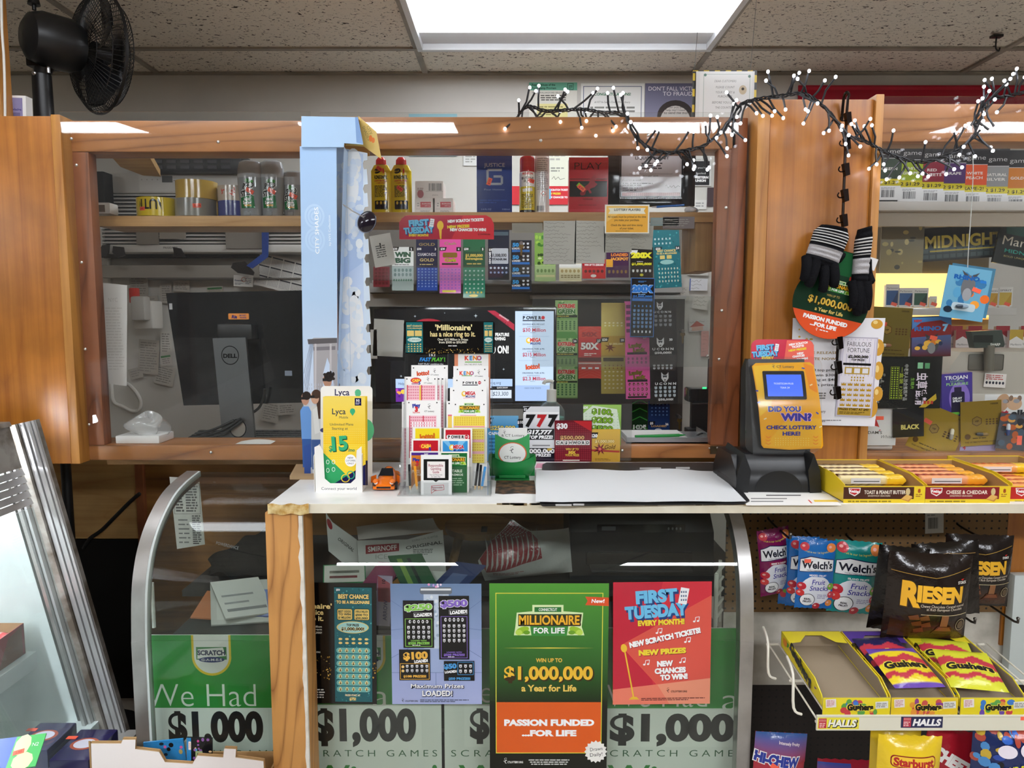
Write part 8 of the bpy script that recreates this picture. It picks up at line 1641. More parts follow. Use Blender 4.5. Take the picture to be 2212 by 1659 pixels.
def lus(s):s.ell(2165,870,14,20,'c09878',rot=20);s.ell(2190,872,16,14,'d0a888');s.blobs(2170,858,2205,876,6,['9a9aa0','8a7060'],4,7);s.t_('Lust',2160,891,14,'c0283a',b=.05,w=38);s.t_('ella',2202,892,14,'2a2a30',b=.05,w=36)
pack_(2128,852,2290,940,'e6e4e4',lus,'white card with big red and black lettering at the view edge',0,3,'gloss','product_card','card')
def last(s):s.blobs(2162,900,2210,966,22,['b85a2a','4a5a6a','2a2a30','d89a4a'],4,9);price(s,2204,950,85,20,10)
pack_(2158,895,2230,972,'4a4a52',last,'dark blister card with a silver and blue capsule at the view edge',6,0,cap=[(2178,928,26,95,'d8dce4','1c3a7a')])
pack_(2075,948,2150,978,'b8a8d8',lambda s:s.t_('4',2084,968,9,'c8303a',b=.04),'lilac card peeking out beneath the gold card',3,3)
g=G();a,b=at(1868,968,YP-.03),at(1956,955,YP-.03);zq=zt(978)
g.tube([(a.x,YP+.05,zq+.012),(a.x+.02,YP+.05,zq+.012),(b.x,YP+.05,zq+.010)],lambda t:.006 if t<.1 else .011,'e0dcd8','plastic',14);tag(g.build('cream_tube'),'white tube lying on the sill below the white card with the red emblem','tube')
# red banner high on the wall
s=Sheet(1725,184,2330,300,YW-.02,'a8142c','gloss',.006);s.rect(1725,188,2330,194,'c41e38');s.done('wall_banner','long glossy red banner board high on the wall','banner')
# ================================================================ STRING LIGHTS
r=thing('string_light','black twig garland of white LED lights draped along the top beams','string lights',tuple(at(1640,300,YP-.03)))
YLt=YP-.072
PATH=[(1118,252),(1140,230),(1180,240),(1220,238),(1262,236),(1300,243),(1345,248),(1370,290),(1400,318),(1440,330),(1480,325),(1520,315),(1556,285),(1580,258),(1600,226),(1640,214),(1690,207),(1730,202),(1760,215),(1795,246),(1828,290),(1870,306),(1900,322),(1940,340),(1990,350),(2040,338),(2085,312),(2108,285),(2105,262),(2122,235),(2140,215),(2175,208),(2212,200)]
sp_=spline([at(x,y,(YLt if 1350<x<1590 or x>1850 else YP+.02 if x<=1350 else YO-.02 if x>1630 else YLt)-(.035 if 1640<x<1860 else 0))for x,y in PATH],5)
g=G()
for ph in(0,2.1,4.2):g.tube([p+Vector((0,.004*math.cos(i*1.1+ph),.004*math.sin(i*1.1+ph)))for i,p in enumerate(sp_)],.0021,'121214','rubber',5)
tw=g;nB=140;rest=G()
for i in range(nB):
    p=sp_[int(i*(len(sp_)-1)/(nB-1))];sg=1 if random.random()<.42 else-1
    d=Vector((random.uniform(-.8,.8),random.uniform(-.6,-.1),sg*random.uniform(.5,1))).normalized();L=random.uniform(.038,.070);e=p+d*L
    m_=p+d*L*.5+Vector((random.uniform(-.006,.006),0,random.uniform(-.004,.004)))
    tw.tube([p,m_,e],.0029,'121214','rubber',5)
    b_=G()if i%7 else rest;b_.sph(e+d*.005,(.0042,.0042,.0046),'ffffff','led',8,6)
    if i%7 and i<116:b_.build('led_bulb',r)
    elif i%7:rest.v+=b_.v;o_=len(rest.v)-len(b_.v);rest.f+=[[q+o_ for q in f]for f in b_.f];rest.c+=b_.c;rest.m+=b_.m
tw.build('cord',r);rest.build('led_bulb_rest',r)['kind']='stuff'
# ================================================================ POSTERS ON THE CURVED GLASS
YPo=YG-.006
s=Sheet(648,1259,816,1520,YPo,'0d0c0c','gloss',.0008,rot=.8)
s.blobs(652,1415,714,1472,90,['7a5a24','b8903a','3a2a10','d8b868'],.6,2);s.blobs(806,1430,815,1465,16,['7a5a24','b8903a'],.6,2)
s.rect(722,1268,806,1515,'196068');s.blobs(724,1270,804,1513,220,['2a8a90','0f464c','4fb4b8','1d6f78'],.7,1.8)
s.t_('$50',731,1273,4,'ffffff',b=.03);s.t_("BEST CHANCE",765,1287,9,'3a2c10',b=.11,w=70);s.t_("BEST CHANCE",765,1287,9,'f0d888',b=.04,w=68);s.t_('TO BE A MILLIONAIRE',764,1299,6.5,'2a2010',b=.1,w=76);s.t_('TO BE A MILLIONAIRE',764,1299,6.5,'f0d888',b=.04,w=74)
for x in(728,766):s.rrect(x,1313,x+35,1338,4,'1c2a1c');s.rrect(x+1.2,1314.2,x+33.8,1336.8,3,'e2c46a')
for t,x,y in(('BEST ODDS',745,1319),('TO WIN',745,1325),('$1 MILLION!',745,1332),('OVER $15 MILLION',783,1319),('$500 TO',783,1326),('$50,000!',783,1333)):s.t_(t,x,y,4.6,'1c3a34',b=.04,w=28)
s.ell(763,1353,36,13,'d8c878');s.ell(763,1353,33.5,11.5,'9ccfcb');s.t_('TOP PRIZE',763,1348,5,'2a2410',b=.05,w=28);s.t_('$1,000,000!',763,1356,6.5,'f4e8b0',b=.1,w=54);s.t_('$1,000,000!',763,1356,6.5,'3a2e10',b=.05,w=52)
s.cells(728,1374,801,1391,5,2,'e6d080',.6,.6,'e');
for j in range(7):s.rrect(726,1397+j*14,802,1409+j*14,6,'6fb4ae')
s.cells(727,1396,801,1494,5,7,'efdf9c',.55,.78,'d',('$','2a2410'));s.t_('PRIZES START AT',762,1500,4,'f4ecc0',b=.03,w=34);s.t_('$75!',762,1508,6,'f4e08a',b=.05)
for t,y,w_ in(("'Millionaire'",1308,92),('has a nice',1321,62),('ring to it.',1334,60)):s.t_(t,717 if y<1310 else 698,y,11,'e8d08a','r',b=.03,w=w_)
for t,y in(('Over $15 Million',1352),('in Prizes from',1358),('$500 to $50,000!',1365)):s.t_(t,694,y,4.4,'f0ead8','r',b=.01,w=52)
s.t_('CTLOTTERY.ORG',690,1407,3.6,'f0ead8','r',b=.02,w=34);s.micro(656,1486,702,1508,4,'c8c4bc');s.done('glass_poster','black and gold millionaire poster half behind the fir post','poster','lottery posters on the curved glass')
s=Sheet(843,1261,1041,1521,YPo,'8ea0c4','gloss',.0008)
s.grad(843,1261,1041,1380,'6c86ac','8fa2cc');s.grad(843,1380,1041,1521,'93a4d2','aab4e0');s.poly([(880,1300),(1008,1300),(1000,1452),(890,1452)],'9fb0d8')
for q in(((843,1296),(880,1320),(880,1400),(843,1420)),((1041,1296),(1008,1320),(1008,1400),(1041,1420)),((843,1452),(1041,1452)),((843,1360),(880,1356)),((1041,1360),(1008,1356)),((940,1452),(940,1500))):s.line(q,.8,'5f74a0')
s.rect(915,1276,970,1400,'c4d2e4');s.blobs(918,1285,966,1398,60,['e4ecf4','9fb2c8','d0dce8'],2,4);s.rrect(907,1268,977,1283,5,'6a727c');s.rect(909,1271,975,1275,'e4e8ec');s.blobs(925,1262,960,1268,8,['e8a0c8','c0a0e0','f4e0f0'],2,3)
def loaded(x0,y0,x1,y1,amt,col,n,ny,sy):
    s.rect(x0,y0,x1,y1,'101013');w_=x1-x0;cx=(x0+x1)/2
    s.t_(amt,cx,y0+sy*.14,sy*.12,'ffffff',b=.1,w=w_*.93,rot=-3);s.t_(amt,cx,y0+sy*.14,sy*.12,col,b=.06,w=w_*.9,rot=-3);s.rect(x0+w_*.34,y0+sy*.25,x1-3,y0+sy*.33,'101013',-5);s.frame(x0+w_*.34,y0+sy*.26,x1-4,y0+sy*.34,.5,'dcdce0');s.t_('LOADED!',x0+w_*.65,y0+sy*.3,sy*.06,'ffffff',b=.06,w=w_*.56,rot=-5)
    s.frame(x0+4,y0+sy*.38,x1-4,y1-3,1.1,col);s.cells(x0+10,y0+sy*.40,x1-10,y0+sy*.49,5,1,'e8e8ec',.6,.8,'e');s.cells(x0+11,y0+sy*.41,x1-11,y0+sy*.48,5,1,'101013',.3,.5,'e');s.cells(x0+6,y0+sy*.52,x1-6,y0+sy*.52+ny*10.4,n,ny,'e4e4e8',.5,.72,'s',('$','101013'));s.t_('LOADED WITH',cx,y1-16,3,col,b=.03,w=w_*.5);s.t_(amt+' PRIZES!',cx,y1-10.5,5,col,b=.05,w=w_*.7);s.micro(cx-14,y1-7.5,cx+14,y1-4.5,1,'e4e4e8')
loaded(870,1296,937,1398,'$250','8fd05a',5,3,102);loaded(948,1286,1014,1423,'$500','8a6cc8',5,4,115)
s.rect(860,1401,928,1468,'101013');s.t_('$100',896,1414,15,'f0b84a',b=.06,w=54,rot=-3);s.t_('LOADED!',908,1426,6,'ffffff',b=.06,w=30,rot=-5);s.frame(862,1431,926,1466,1,'f0b84a');s.cells(872,1433,926,1452,5,2,'e4e4e8',.5,.72,'s',('$','101013'));s.cells(864,1434,872,1452,1,2,'f0c87a',.8,.7,'e');s.t_('$100 PRIZES!',894,1459,5,'f0b84a',b=.05,w=50)
s.rect(958,1426,1025,1469,'101013');s.t_('$50',972,1437,10,'4a9ad8',b=.06,w=28,rot=-4);s.t_('LOADED!',973,1449,5,'ffffff',b=.05,w=26,rot=-5);s.frame(988,1428,1023,1456,1,'4a9ad8');s.cells(989,1432,1022,1454,3,2,'e4e4e8',.5,.7,'s',('$','101013'));s.t_('$50 PRIZES!',992,1464,5,'4a9ad8',b=.05,w=48)
s.t_('Maximum Prizes',944,1481,9,'2a3050',b=.05,w=117);s.t_('LOADED!',944,1497,12,'2a3050',b=.07,w=68);s.t_('Maximum Prizes',943,1480,9,'ffffff',b=.015,w=116);s.t_('LOADED!',943,1496,12,'ffffff',b=.03,w=66);lot(s,867,1511,8,'2a2a3a');s.t_('CTLOTTERY.ORG',886,1513,3.4,'2a2a3a',b=.02,w=28);s.micro(905,1509,1022,1516,2,'4a5068');s.done('glass_poster','lavender vault poster with four black LOADED tickets','poster','lottery posters on the curved glass')
s=Sheet(1057,1260,1310,1680,YPo-.001,'14170f','gloss',.0008)
s.grad(1057,1260,1310,1400,'4f9a34','35702a');s.grad(1057,1400,1310,1520,'35702a','17200f');s.rect(1071,1514,1297,1625,'e2601f');s.frame(1070,1280,1298,1626,1.6,'e6e04a')
s.poly([(1260,1288),(1310,1290),(1310,1308),(1260,1306),(1265,1297)],'e0562a');s.t_('New!',1287,1297,8,'ffffff',b=.03,sh=.1,w=28);logo_mil(s,1184,1346,150);s.poly([(1086,1397),(1184,1395.8),(1280,1397),(1184,1398.4)],'d8cc4a')
s.t_('WIN UP TO',1184,1423,8.5,'ecc04a',b=.03,w=56);s.t_('$1,000,000',1185,1452,28,'3a2a0a',b=.06,w=192);s.t_('$1,000,000',1183,1450,28,'f4c23a',b=.035,w=190);s.t_('a Year for Life',1184,1483,14,'f2ce62',b=.03,w=118);s.t_('PASSION FUNDED',1185,1558,13,'ffffff',b=.06,w=194);s.t_('...FOR LIFE',1185,1581,12.5,'ffffff',b=.06,w=118)
s.poly(star(1286,1622,21,25,16),'f4f2ec');s.t_('Drawn',1287,1616,8,'2a2a2a',w=27,rot=-6);s.t_('Daily!',1287,1628,8,'2a2a2a',w=27,rot=-6);lot(s,1091,1642,12,'f0f0ec');s.t_('CTLOTTERY.ORG',1112,1645,4.4,'f0f0ec',b=.03,w=34);s.micro(1140,1638,1230,1652,3,'d8d8d4',al='c');s.done('glass_poster','tall green and orange millionaire for life poster','poster','lottery posters on the curved glass')
s=Sheet(1326,1257,1532,1521,YPo,'d62f40','gloss',.0008,rot=-.6)
s.poly([(1326,1257),(1430,1257),(1395,1400),(1420,1521),(1326,1521)],'c8243c');s.poly([(1342,1392),(1532,1286),(1532,1480),(1420,1480)],'e0584a');s.poly([(1326,1488),(1532,1465),(1532,1521),(1326,1521)],'ee8068');s.poly([(1420,1478),(1532,1465),(1532,1521),(1446,1521)],'f0987a')
first_tuesday(s,1424,1303,30);s.t_('EVERY MONTH!',1427,1343,11,'8a1c2c',b=.09,w=100,rot=-2);s.t_('EVERY MONTH!',1427,1343,11,'f7dc3c',b=.06,w=98,rot=-2)
for t,x,y,c,w_,ro in(('NEW SCRATCH TICKETS!',1435,1376,'ffffff',152,-12),('NEW PRIZES',1430,1406,'f7dc3c',100,-3),('NEW',1436,1432,'ffffff',34,-3),('CHANCES',1447,1447,'ffffff',66,-3),('TO WIN!',1455,1461,'ffffff',58,-3)):s.t_(t,x+1,y+1.2,11,'9a1c30',b=.08,w=w_,rot=ro);s.t_(t,x,y,11,c,b=.07,w=w_,rot=ro)
for x,y in((1500,1338),(1422,1362),(1482,1382),(1396,1430),(1472,1426)):s.ell(x-4,y+4,2.6,2,'ffffff',10);s.ell(x+4,y+3,2.6,2,'ffffff',10);s.line([(x-2,y+4),(x-1,y-5),(x+7,y-6),(x+6,y+3)],1.2,'ffffff')
s.ell(1349,1398,6.5,9,'f2c23a',rot=-10);s.line([(1351,1405),(1370,1506)],3,'f2c23a');s.poly([(1360,1510),(1366,1504),(1376,1504),(1382,1510)],'f2c23a');lot(s,1443,1490,10,'3a1a1a');s.t_('CTLOTTERY.ORG',1466,1493,4,'3a1a1a',b=.02,w=34);s.micro(1386,1506,1524,1513,2,'6a2a2a');s.done('glass_poster','red first tuesday poster with a yellow microphone stand','poster','lottery posters on the curved glass')
# ================================================================ WINNER SIGNS STANDING INSIDE THE CASE
def winner(x0,x1,gy0,gy1,label,wx,wt,ax_,mx,mw,mh,my,gx,gw,shx,Y=1.79):
    s=Sheet(x0,gy0,x1,1720,Y,'e9ece4','card',.004)
    s.rect(x0,gy0,x1,gy1,'34983e')
    if shx:s.poly([(shx-44,gy0),(shx+44,gy0),(shx+44,gy0+50)]+[(shx+44*math.cos(R(a)),gy0+46+40*math.sin(R(a)))for a in range(10,180,10)]+[(shx-44,gy0+46)],'e6c62c');s.poly([(shx-39,gy0),(shx+39,gy0),(shx+39,gy0+48)]+[(shx+39*math.cos(R(a)),gy0+45+36*math.sin(R(a)))for a in range(10,180,10)]+[(shx-39,gy0+45)],'e4e4de');s.rect(shx-34,gy0+25,shx+34,gy0+52,'2f7a3a');s.poly([(shx-32,gy0+50),(shx-30,gy0+30),(shx+26,gy0+26),(shx+33,gy0+44)],'e4e4de');s.t_('SCRATCH',shx,gy0+37,10,'22264a',b=.05,w=62);s.ell(shx,gy0+52,29,6,'22306a');s.t_('G-A-M-E-S',shx,gy0+52,5,'e4e4de',b=.02,w=46)
    s.t_('We Had',wx,gy1-29,52,'f0f4ea','l',b=-.012,w=wt);s.t_('a',ax_,gy1-22,52,'f0f4ea',b=-.012,w=36)
    s.rect(mx-mw/2-12,gy1+4,mx+mw/2+12,gy1+mh*1.5,'f0f2ea');s.t_('$1,000',mx,my,mh,'17171a',b=.05,w=mw)
    s.t_('SCRATCH GAMES',gx,1625,15,'2f5f3c','r',b=-.005,w=gw,sp=1.5);s.t_('Winner!',gx,1672,46,'2f8c38','r',b=.01,w=gw*.95);s.done('winner_sign',label,'sign','thousand dollar winner signs in the case')
winner(298,644,1372,1527,'green and white winner sign beside the case end, partly behind the fir post',309,247,610,463,214,62,1566,622,325,460)
winner(648,955,1373,1520,'green and white winner sign behind the black and gold poster',656,132,822,786,226,66,1562,945,300,790,1.785)
winner(958,1304,1358,1519,'green and white winner sign mostly covered by the tall green poster',962,232,1268,1120,214,62,1560,1290,318,None,1.795)
winner(1311,1598,1357,1528,'green and white winner sign behind the red poster at the far case end',1313,210,1573,1451,262,56,1568,1601,300,None,1.79)
# ================================================================ THINGS STORED BEHIND THE GLASS
zk=at(1,1250,2.17).z
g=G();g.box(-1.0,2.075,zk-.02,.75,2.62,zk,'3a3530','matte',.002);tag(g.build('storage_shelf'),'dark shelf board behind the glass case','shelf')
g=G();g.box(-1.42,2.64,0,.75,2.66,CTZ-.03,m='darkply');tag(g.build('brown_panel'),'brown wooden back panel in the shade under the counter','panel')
Yx=2.17
r=thing('liquor_carton','open white liquor carton with a red name band behind the glass','carton',tuple(at(840,1243,Yx)))
s=Sheet(772,1150,964,1246,Yx,'d6d4d0','card',.003,outline=[(772,1166),(880,1166),(957,1147),(964,1246),(776,1246)],yaw=4);s.poly([(790,1176),(862,1173),(862,1190),(790,1195)],'9a2430');s.t_('SMIRNOFF',826,1183,11,'efe8e4',b=.02,w=62,rot=-3);s.t_('ICE',824,1201,10,'a8a4a0',w=26);s.t_('ORIGINAL',916,1178,7,'4a4844',b=.02,w=80,rot=-8);s.t_('2-12 PACK 11.2 FL. OZ. BOTTLES',918,1164,4,'5a5854',w=56,rot=-9);s.micro(892,1186,940,1200,4,'6a6864');s.done('front_wall',parent=r)
s=Sheet(704,1118,776,1246,Yx+.02,'cfcdc9','card',.003,outline=[(704,1108),(718,1128),(772,1166),(776,1246),(708,1190)]);s.t_('ORIGINAL',748,1176,7,'4a4844',b=.02,w=44,rot=38);s.ell(712,1132,5,12,'9a2430',rot=-20);s.done('side_wall',parent=r)
g=G();A,B,C_,D_=at(774,1166,Yx+.004),at(957,1147,Yx+.004),at(935,1118,Yx+.16),at(770,1138,Yx+.16)
g.grid(lambda u,v:tuple((A.lerp(B,u)).lerp(D_.lerp(C_,u),v)+Vector((0,0,.012*math.sin(u*5)*math.sin(v*3)))),14,8,'cbc8c4','card');g.build('top_flap',r)
r=thing('wooden_stool','round pale wooden stool seat just under the counter edge','stool',tuple(at(1035,1300,2.35)))
c_=at(1036,1132,2.36);rs=(at(1112,1130,2.36).x-at(962,1130,2.36).x)/2
g=G();g.cyl((c_.x,c_.y,c_.z-.022),(c_.x,c_.y,c_.z),rs*.97,rs,'ffffff','pale',40);g.build('seat',r)
for q in(-1,1):
    for w_ in(-1,1):g=G();g.cyl((c_.x+q*rs*.55,c_.y+w_*rs*.4,c_.z-.02),(c_.x+q*rs*.75,c_.y+w_*rs*.5,zk+.0005),.016,.014,'ffffff','palez',14);g.build('leg',r)
g=G();p=at(1046,1128,2.3);g.box(p.x-.01,p.y-.03,c_.z,p.x+.01,p.y+.03,c_.z+.001,'3a3a34','matte');g.build('tape_mark',r)
s=Sheet(1026,1122,1232,1246,2.14,'b9b7b4','film',.001,warp=puff(.06,.012),outline=[(1030,1200),(1068,1150),(1112,1120),(1150,1140),(1232,1150),(1230,1246),(1040,1246)],back='b9b7b4',rot=-6)
s.poly([(1034,1196),(1066,1152),(1112,1122),(1150,1142),(1166,1160),(1168,1196),(1046,1224)],'8a2430');
for i in range(11):x=1048+i*11;s.poly([(x-3,1222-i*2.2),(x+8,1160+4*math.sin(i*2)),(x+4,1140+6*math.cos(i)),(x+5,1205-i*2)],'b3b0ad')
s.micro(1060,1222,1140,1230,2,'9a6a6a');s.done('carrier_bag','crumpled white carrier bag with red flame stripes behind the glass','bag')
r=thing('printer','bulky black printer on the shelf behind the far end of the case','printer',tuple(at(1400,1243,2.2)));A,B=at(1232,1243,2.16),at(1545,1118,2.16)
g=G();g.prism([(2.16,zk+.0005),(2.46,zk+.0005),(2.46,B.z),(2.22,B.z),(2.17,B.z-.05)],0,A.x,B.x,'1b1c1e','plastic');g.build('body',r)
g=G();g.box(A.x+.05,2.155,zk+.05,B.x-.07,2.165,zk+.09,'0b0b0c','plastic',.003);g.box(A.x+.06,2.10,zk+.045,B.x-.08,2.165,zk+.052,'2a2b2e','plastic',.002);g.build('paper_tray',r)
s=Sheet(1290,1133,1480,1150,2.163,'222326','shiny',.002);s.rect(1300,1137,1330,1146,'6a7078');s.cells(1440,1138,1474,1146,4,1,'8a9098',.5,.8,'e');s.done('control_strip',parent=r)
g=G();g.grid(lambda u,v:tuple(at(452+128*u,1244-(v*110*(.35+.65*u)),2.1+.1*v)+Vector((0,.015*math.sin(9*u+4*v),.008*math.sin(13*u)))),22,10,'1f2022','cloth');
g.grid(lambda u,v:tuple(at(452+128*u,1244-(v*12),2.1+.14*v)),6,2,'1a1a1c','cloth');o=tag(g.build('black_jacket'),'black folded jacket with small white lettering behind the glass','jacket')
s=Sheet(466,1168,516,1190,2.085,nobg=True,m='paper',rot=14);s.t_('POWERDANCE',491,1178,7,'c8c8cc',w=50);s.done('jacket_lettering',parent=o)
s=Sheet(366,1030,443,1186,2.12,'cfcfc8','paper',.001,outline=[(366,1030),(436,1034),(443,1176),(376,1186)]);s.frame(374,1044,436,1110,.8,'5a5a5a');s.micro(378,1048,398,1106,9,'5a5a5a',h=.6);s.micro(402,1048,432,1106,10,'6a6a6a',h=.6);s.micro(382,1118,410,1176,6,'7a7a7a',h=.3);s.micro(415,1112,436,1176,14,'5a5a5a',h=.6);s.done('price_list','white price list sheet leaning inside the case end','paper')
# loose leaflets on the inner deck
ZD=.6455
g=G();a,b=at(676,1300,1.86),at(1030,1300,1.86);g.box(a.x,1.86,ZD,b.x,2.03,.7,'3a332c','board',.002);tag(g.build('storage_box'),'flat brown box carrying the loose leaflets behind the hanging posters','box')
def loose(px,py,w_,d_,yaw,col,label,k,Y=1.92,extra=None,tilt=0):
    p=at(px,py,Y);g=G();c,n=math.cos(R(yaw)),math.sin(R(yaw));z=ZD+k*.006+(.056 if px>600 else 0)
    f=lambda x,y,zz:(p.x+x*c-y*n,Y+x*n*.6+y*c*.6,zz+(y+d_/2)*math.tan(R(tilt)))
    g.add([f(x,y,zz)for zz in(z,z+.004)for x,y in((-w_/2,-d_/2),(w_/2,-d_/2),(w_/2,d_/2),(-w_/2,d_/2))],[(0,3,2,1),(4,5,6,7),(0,1,5,4),(1,2,6,5),(2,3,7,6),(3,0,4,7)],col,'card')
    for x0,y0,x1,y1,cc in extra or():g.add([f(x*w_/2,y*d_/2,z+.0045)for x,y in((x0,y0),(x1,y0),(x1,y1),(x0,y1))],[(0,1,2,3)],cc,'card')
    tag(g.build('leaflet'),label,'leaflet','loose papers inside the case')
LT=[(745,1290,.12,.2,8,'3f8a58','green and white folder lying in the case behind the black poster',[(-.95,.1,.95,.95,'e4e2da'),(-.7,.3,.6,.42,'a8404a'),(-.7,.55,.7,.68,'8a8a80')]),(815,1290,.08,.2,-18,'9a4a6a','magenta leaflet under the orange card',[(-.8,-.9,.8,-.4,'d8d0d8')]),(865,1272,.075,.12,-38,'d89a4a','orange gift card lying askew on the leaflets',[(-.7,-.5,.6,-.2,'b86a2a')]),(930,1290,.13,.12,-12,'e0e0dc','white leaflet with coloured round pictures',[(-.8,-.6,-.4,0,'2a3a8a'),(-.3,-.6,.1,0,'a83a30'),(.2,-.6,.6,0,'5ab03a'),(-.7,.2,-.4,.7,'4a4a4a'),(.6,.3,.95,.95,'2a3468')]),(985,1275,.1,.16,-30,'3a4a7a','dark blue packet at the end of the leaflet pile',[(-.5,-.5,.5,.3,'6a7aa8')]),(895,1270,.1,.2,20,'3a6a4a','green striped leaflet below the orange card',[(-.6,-.8,-.3,.8,'8ab05a'),(0,-.8,.2,.8,'2a3a3a')]),
      (520,1350,.16,.16,14,'a9a7a0','stack of grey papers on the deck beside the fir post',[(-.8,-.8,.8,.8,'b5b3ac')]),(470,1360,.11,.1,-14,'c0764a','orange-brown envelope at the edge of the paper stack',[]),(540,1358,.16,.1,4,'2a4a9a','blue folder under the grey papers',[(-.7,-.3,-.5,.3,'d8d8e4')]),(525,1335,.14,.14,30,'bebcb6','white newspaper on top of the grey papers',[(-.8,-.7,.8,-.55,'4a4a4a'),(-.8,-.3,.2,-.2,'6a6a6a'),(-.8,.1,.5,.2,'6a6a6a')])]
for i,(px,py,w_,d_,yw,c,lb,ex)in enumerate(LT):loose(px,py,w_,d_,yw,c,lb,i%6+1,1.93,ex,20 if i<6 else 28)
s=Sheet(812,1244,846,1352,1.80,'b9a8c4','film',.004,rot=4);s.poly([(812,1244),(846,1262),(846,1300),(816,1300)],'b8606a');s.t_('ARROW',833,1318,9,'4a3a7a',b=.02,w=44,rot=-90);s.t_('10',826,1256,8,'2a2a34',b=.02,rot=-90);s.done('arrow_packet','lilac ARROW packet visible between the black and the lavender posters','packet')
# ================================================================ CANDY WALL UNDER THE COUNTER
YPg=1.97
XP0,XP1=XR_+.012,at(2172,1200,YPg).x
zp0,zp1=at(1,1322,YPg).z,CTZ-.023
g=G();g.box(XP0,YPg,zp0,XP1,YPg+.006,zp1,m='peg');tag(g.build('pegboard'),'brown pegboard behind the hanging candy bags','pegboard')
g=G();g.box(XP1+.001,YPg,zp0-.1,1.75,YPg+.012,zp1,m='ply');tag(g.build('side_board'),'orange wooden board at the end of the pegboard','board')
g=G();g.box(XP0,YPg+.007,at(1,1482,YPg).z,1.75,YPg+.02,zp0+.03,m='dirtywhite');tag(g.build('white_board'),'scuffed white panel under the pegboard','panel')
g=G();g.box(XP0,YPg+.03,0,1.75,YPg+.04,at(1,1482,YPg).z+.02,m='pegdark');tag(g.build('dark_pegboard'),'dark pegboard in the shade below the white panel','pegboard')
def peg(px,py,dx,dy,label,Y=YPg,L=.2):
    p=at(px,py,Y-L);b=Vector((p.x,Y,p.z));g=G();g.tube([b+Vector((0,0,.012)),b+Vector((0,-.015,.004)),p+Vector((0,.012,-.002)),p+Vector((0,0,.010))],.0032,'55524e','metal',8,smooth=3);g.sph(p+Vector((0,-.001,.012)),.0045,'8a8680','metal',10,6);tag(g.build('peg_hook'),label,'hook','peg hooks')
for q in((1707,1163,'peg hook carrying the purple fruit snack bag'),(1795,1192,'peg hook carrying the blue fruit snack bags'),(1890,1202,'peg hook carrying the teal fruit snack bag'),(2031,1239,'peg hook through the front chocolate bag'),(2150,1176,'peg hook through the rear chocolate bag'),(2105,1346,'empty peg hook below the front chocolate bag'),(2198,1345,'empty peg hook next to the wire shelf end')):peg(q[0],q[1],0,0,q[2],L=.16)
def bag(x0,y0,x1,y1,Y,bg,fn,label,rot=0,d=.018,grp=None,name='candy_bag',yaw=0,m='film'):
    dl=puff(d,.0022);W_=x1-x0;n=14
    out=[(x0+W_*i/n,y0+(1.6 if i%2 else 0))for i in range(n+1)]+[(x1-1.5,(y0+y1)/2)]+[(x1-W_*i/n,y1-(1.6 if i%2 else 0))for i in range(n+1)]+[(x0+1.5,(y0+y1)/2)]
    s=Sheet(x0,y0,x1,y1,Y,bg,m,.002,rot=rot,warp=dl,outline=out,yaw=yaw,back=bg);s.t=.002;fn(s);s.done(name,label,'candy bag',grp)
def welch(c,c2,kind):
    def f(s):
        x0,y0,x1,y1=s.x0,s.y0,s.x1,s.y1;w_,h=x1-x0,y1-y0;X=lambda u:x0+w_*u;Yy=lambda v:y0+h*v
        s.t_('Fruit is our 1st Ingredient!',X(.5),Yy(.17),h*.03,'e8d84a',w=w_*.7,arc=-3);s.poly([(X(.05),Yy(.27)),(X(.3),Yy(.22)),(X(.95),Yy(.27)),(X(.95),Yy(.45)),(X(.6),Yy(.44)),(X(.05),Yy(.46))],'1c2450');s.poly([(X(.06),Yy(.28)),(X(.3),Yy(.235)),(X(.94),Yy(.28)),(X(.94),Yy(.44)),(X(.6),Yy(.43)),(X(.06),Yy(.45))],'f2f2f4')
        s.t_("Welch's",X(.5),Yy(.345),h*.105,'16182c',b=.03,w=w_*.82);s.t_('FAMILY FARMER OWNED',X(.5),Yy(.425),h*.022,'3a3a4a',w=w_*.55);s.ell(X(.5),Yy(.72),w_*.42,h*.22,'e6e8f0');s.rect(X(.25),Yy(.475),X(.8),Yy(.515),c2);s.t_(kind,X(.52),Yy(.495),h*.025,'ffffff',b=.03,w=w_*.45)
        s.t_('Fruit',X(.55),Yy(.59),h*.075,'3a3a9a',b=.01,w=w_*.36,sh=.15);s.t_('Snacks',X(.58),Yy(.68),h*.075,'3a3a9a',b=.01,w=w_*.52,sh=.15);s.ell(X(.3),Yy(.86),w_*.2,w_*.19,'16182c');s.ell(X(.3),Yy(.86),w_*.185,w_*.175,'f4f4f4');s.t_('REAL',X(.3),Yy(.845),h*.028,'16182c',b=.04);s.t_('FRUIT!',X(.3),Yy(.885),h*.028,'16182c',b=.04);s.micro(X(.55),Yy(.77),X(.85),Yy(.84),3,'9a9ab8')
        for u,v,r_,cc in((.12,.66,.11,'c8283a'),(.1,.76,.1,'d83a3a'),(.9,.66,.1,'7ab03a'),(.92,.78,.1,'c83a4a'),(.88,.9,.1,'e08a3a'),(.14,.09,.12,'c8404a'),(.85,.1,.13,'e88a4a'),(.55,.95,.1,'b82838')):s.ell(X(u),Yy(v),w_*r_,w_*r_,cc,12);s.ell(X(u-.03),Yy(v-.01),w_*r_*.35,w_*r_*.3,'f0b0a8',8)
    return f
FS='fruit snack bags on pegs'
bag(1638,1140,1708,1284,YPg-.09,'7a1450',welch('7a1450','a82040',"BERRIES 'N CHERRIES"),'purple berry fruit snack bag at the case end frame',-6,grp=FS,yaw=12)
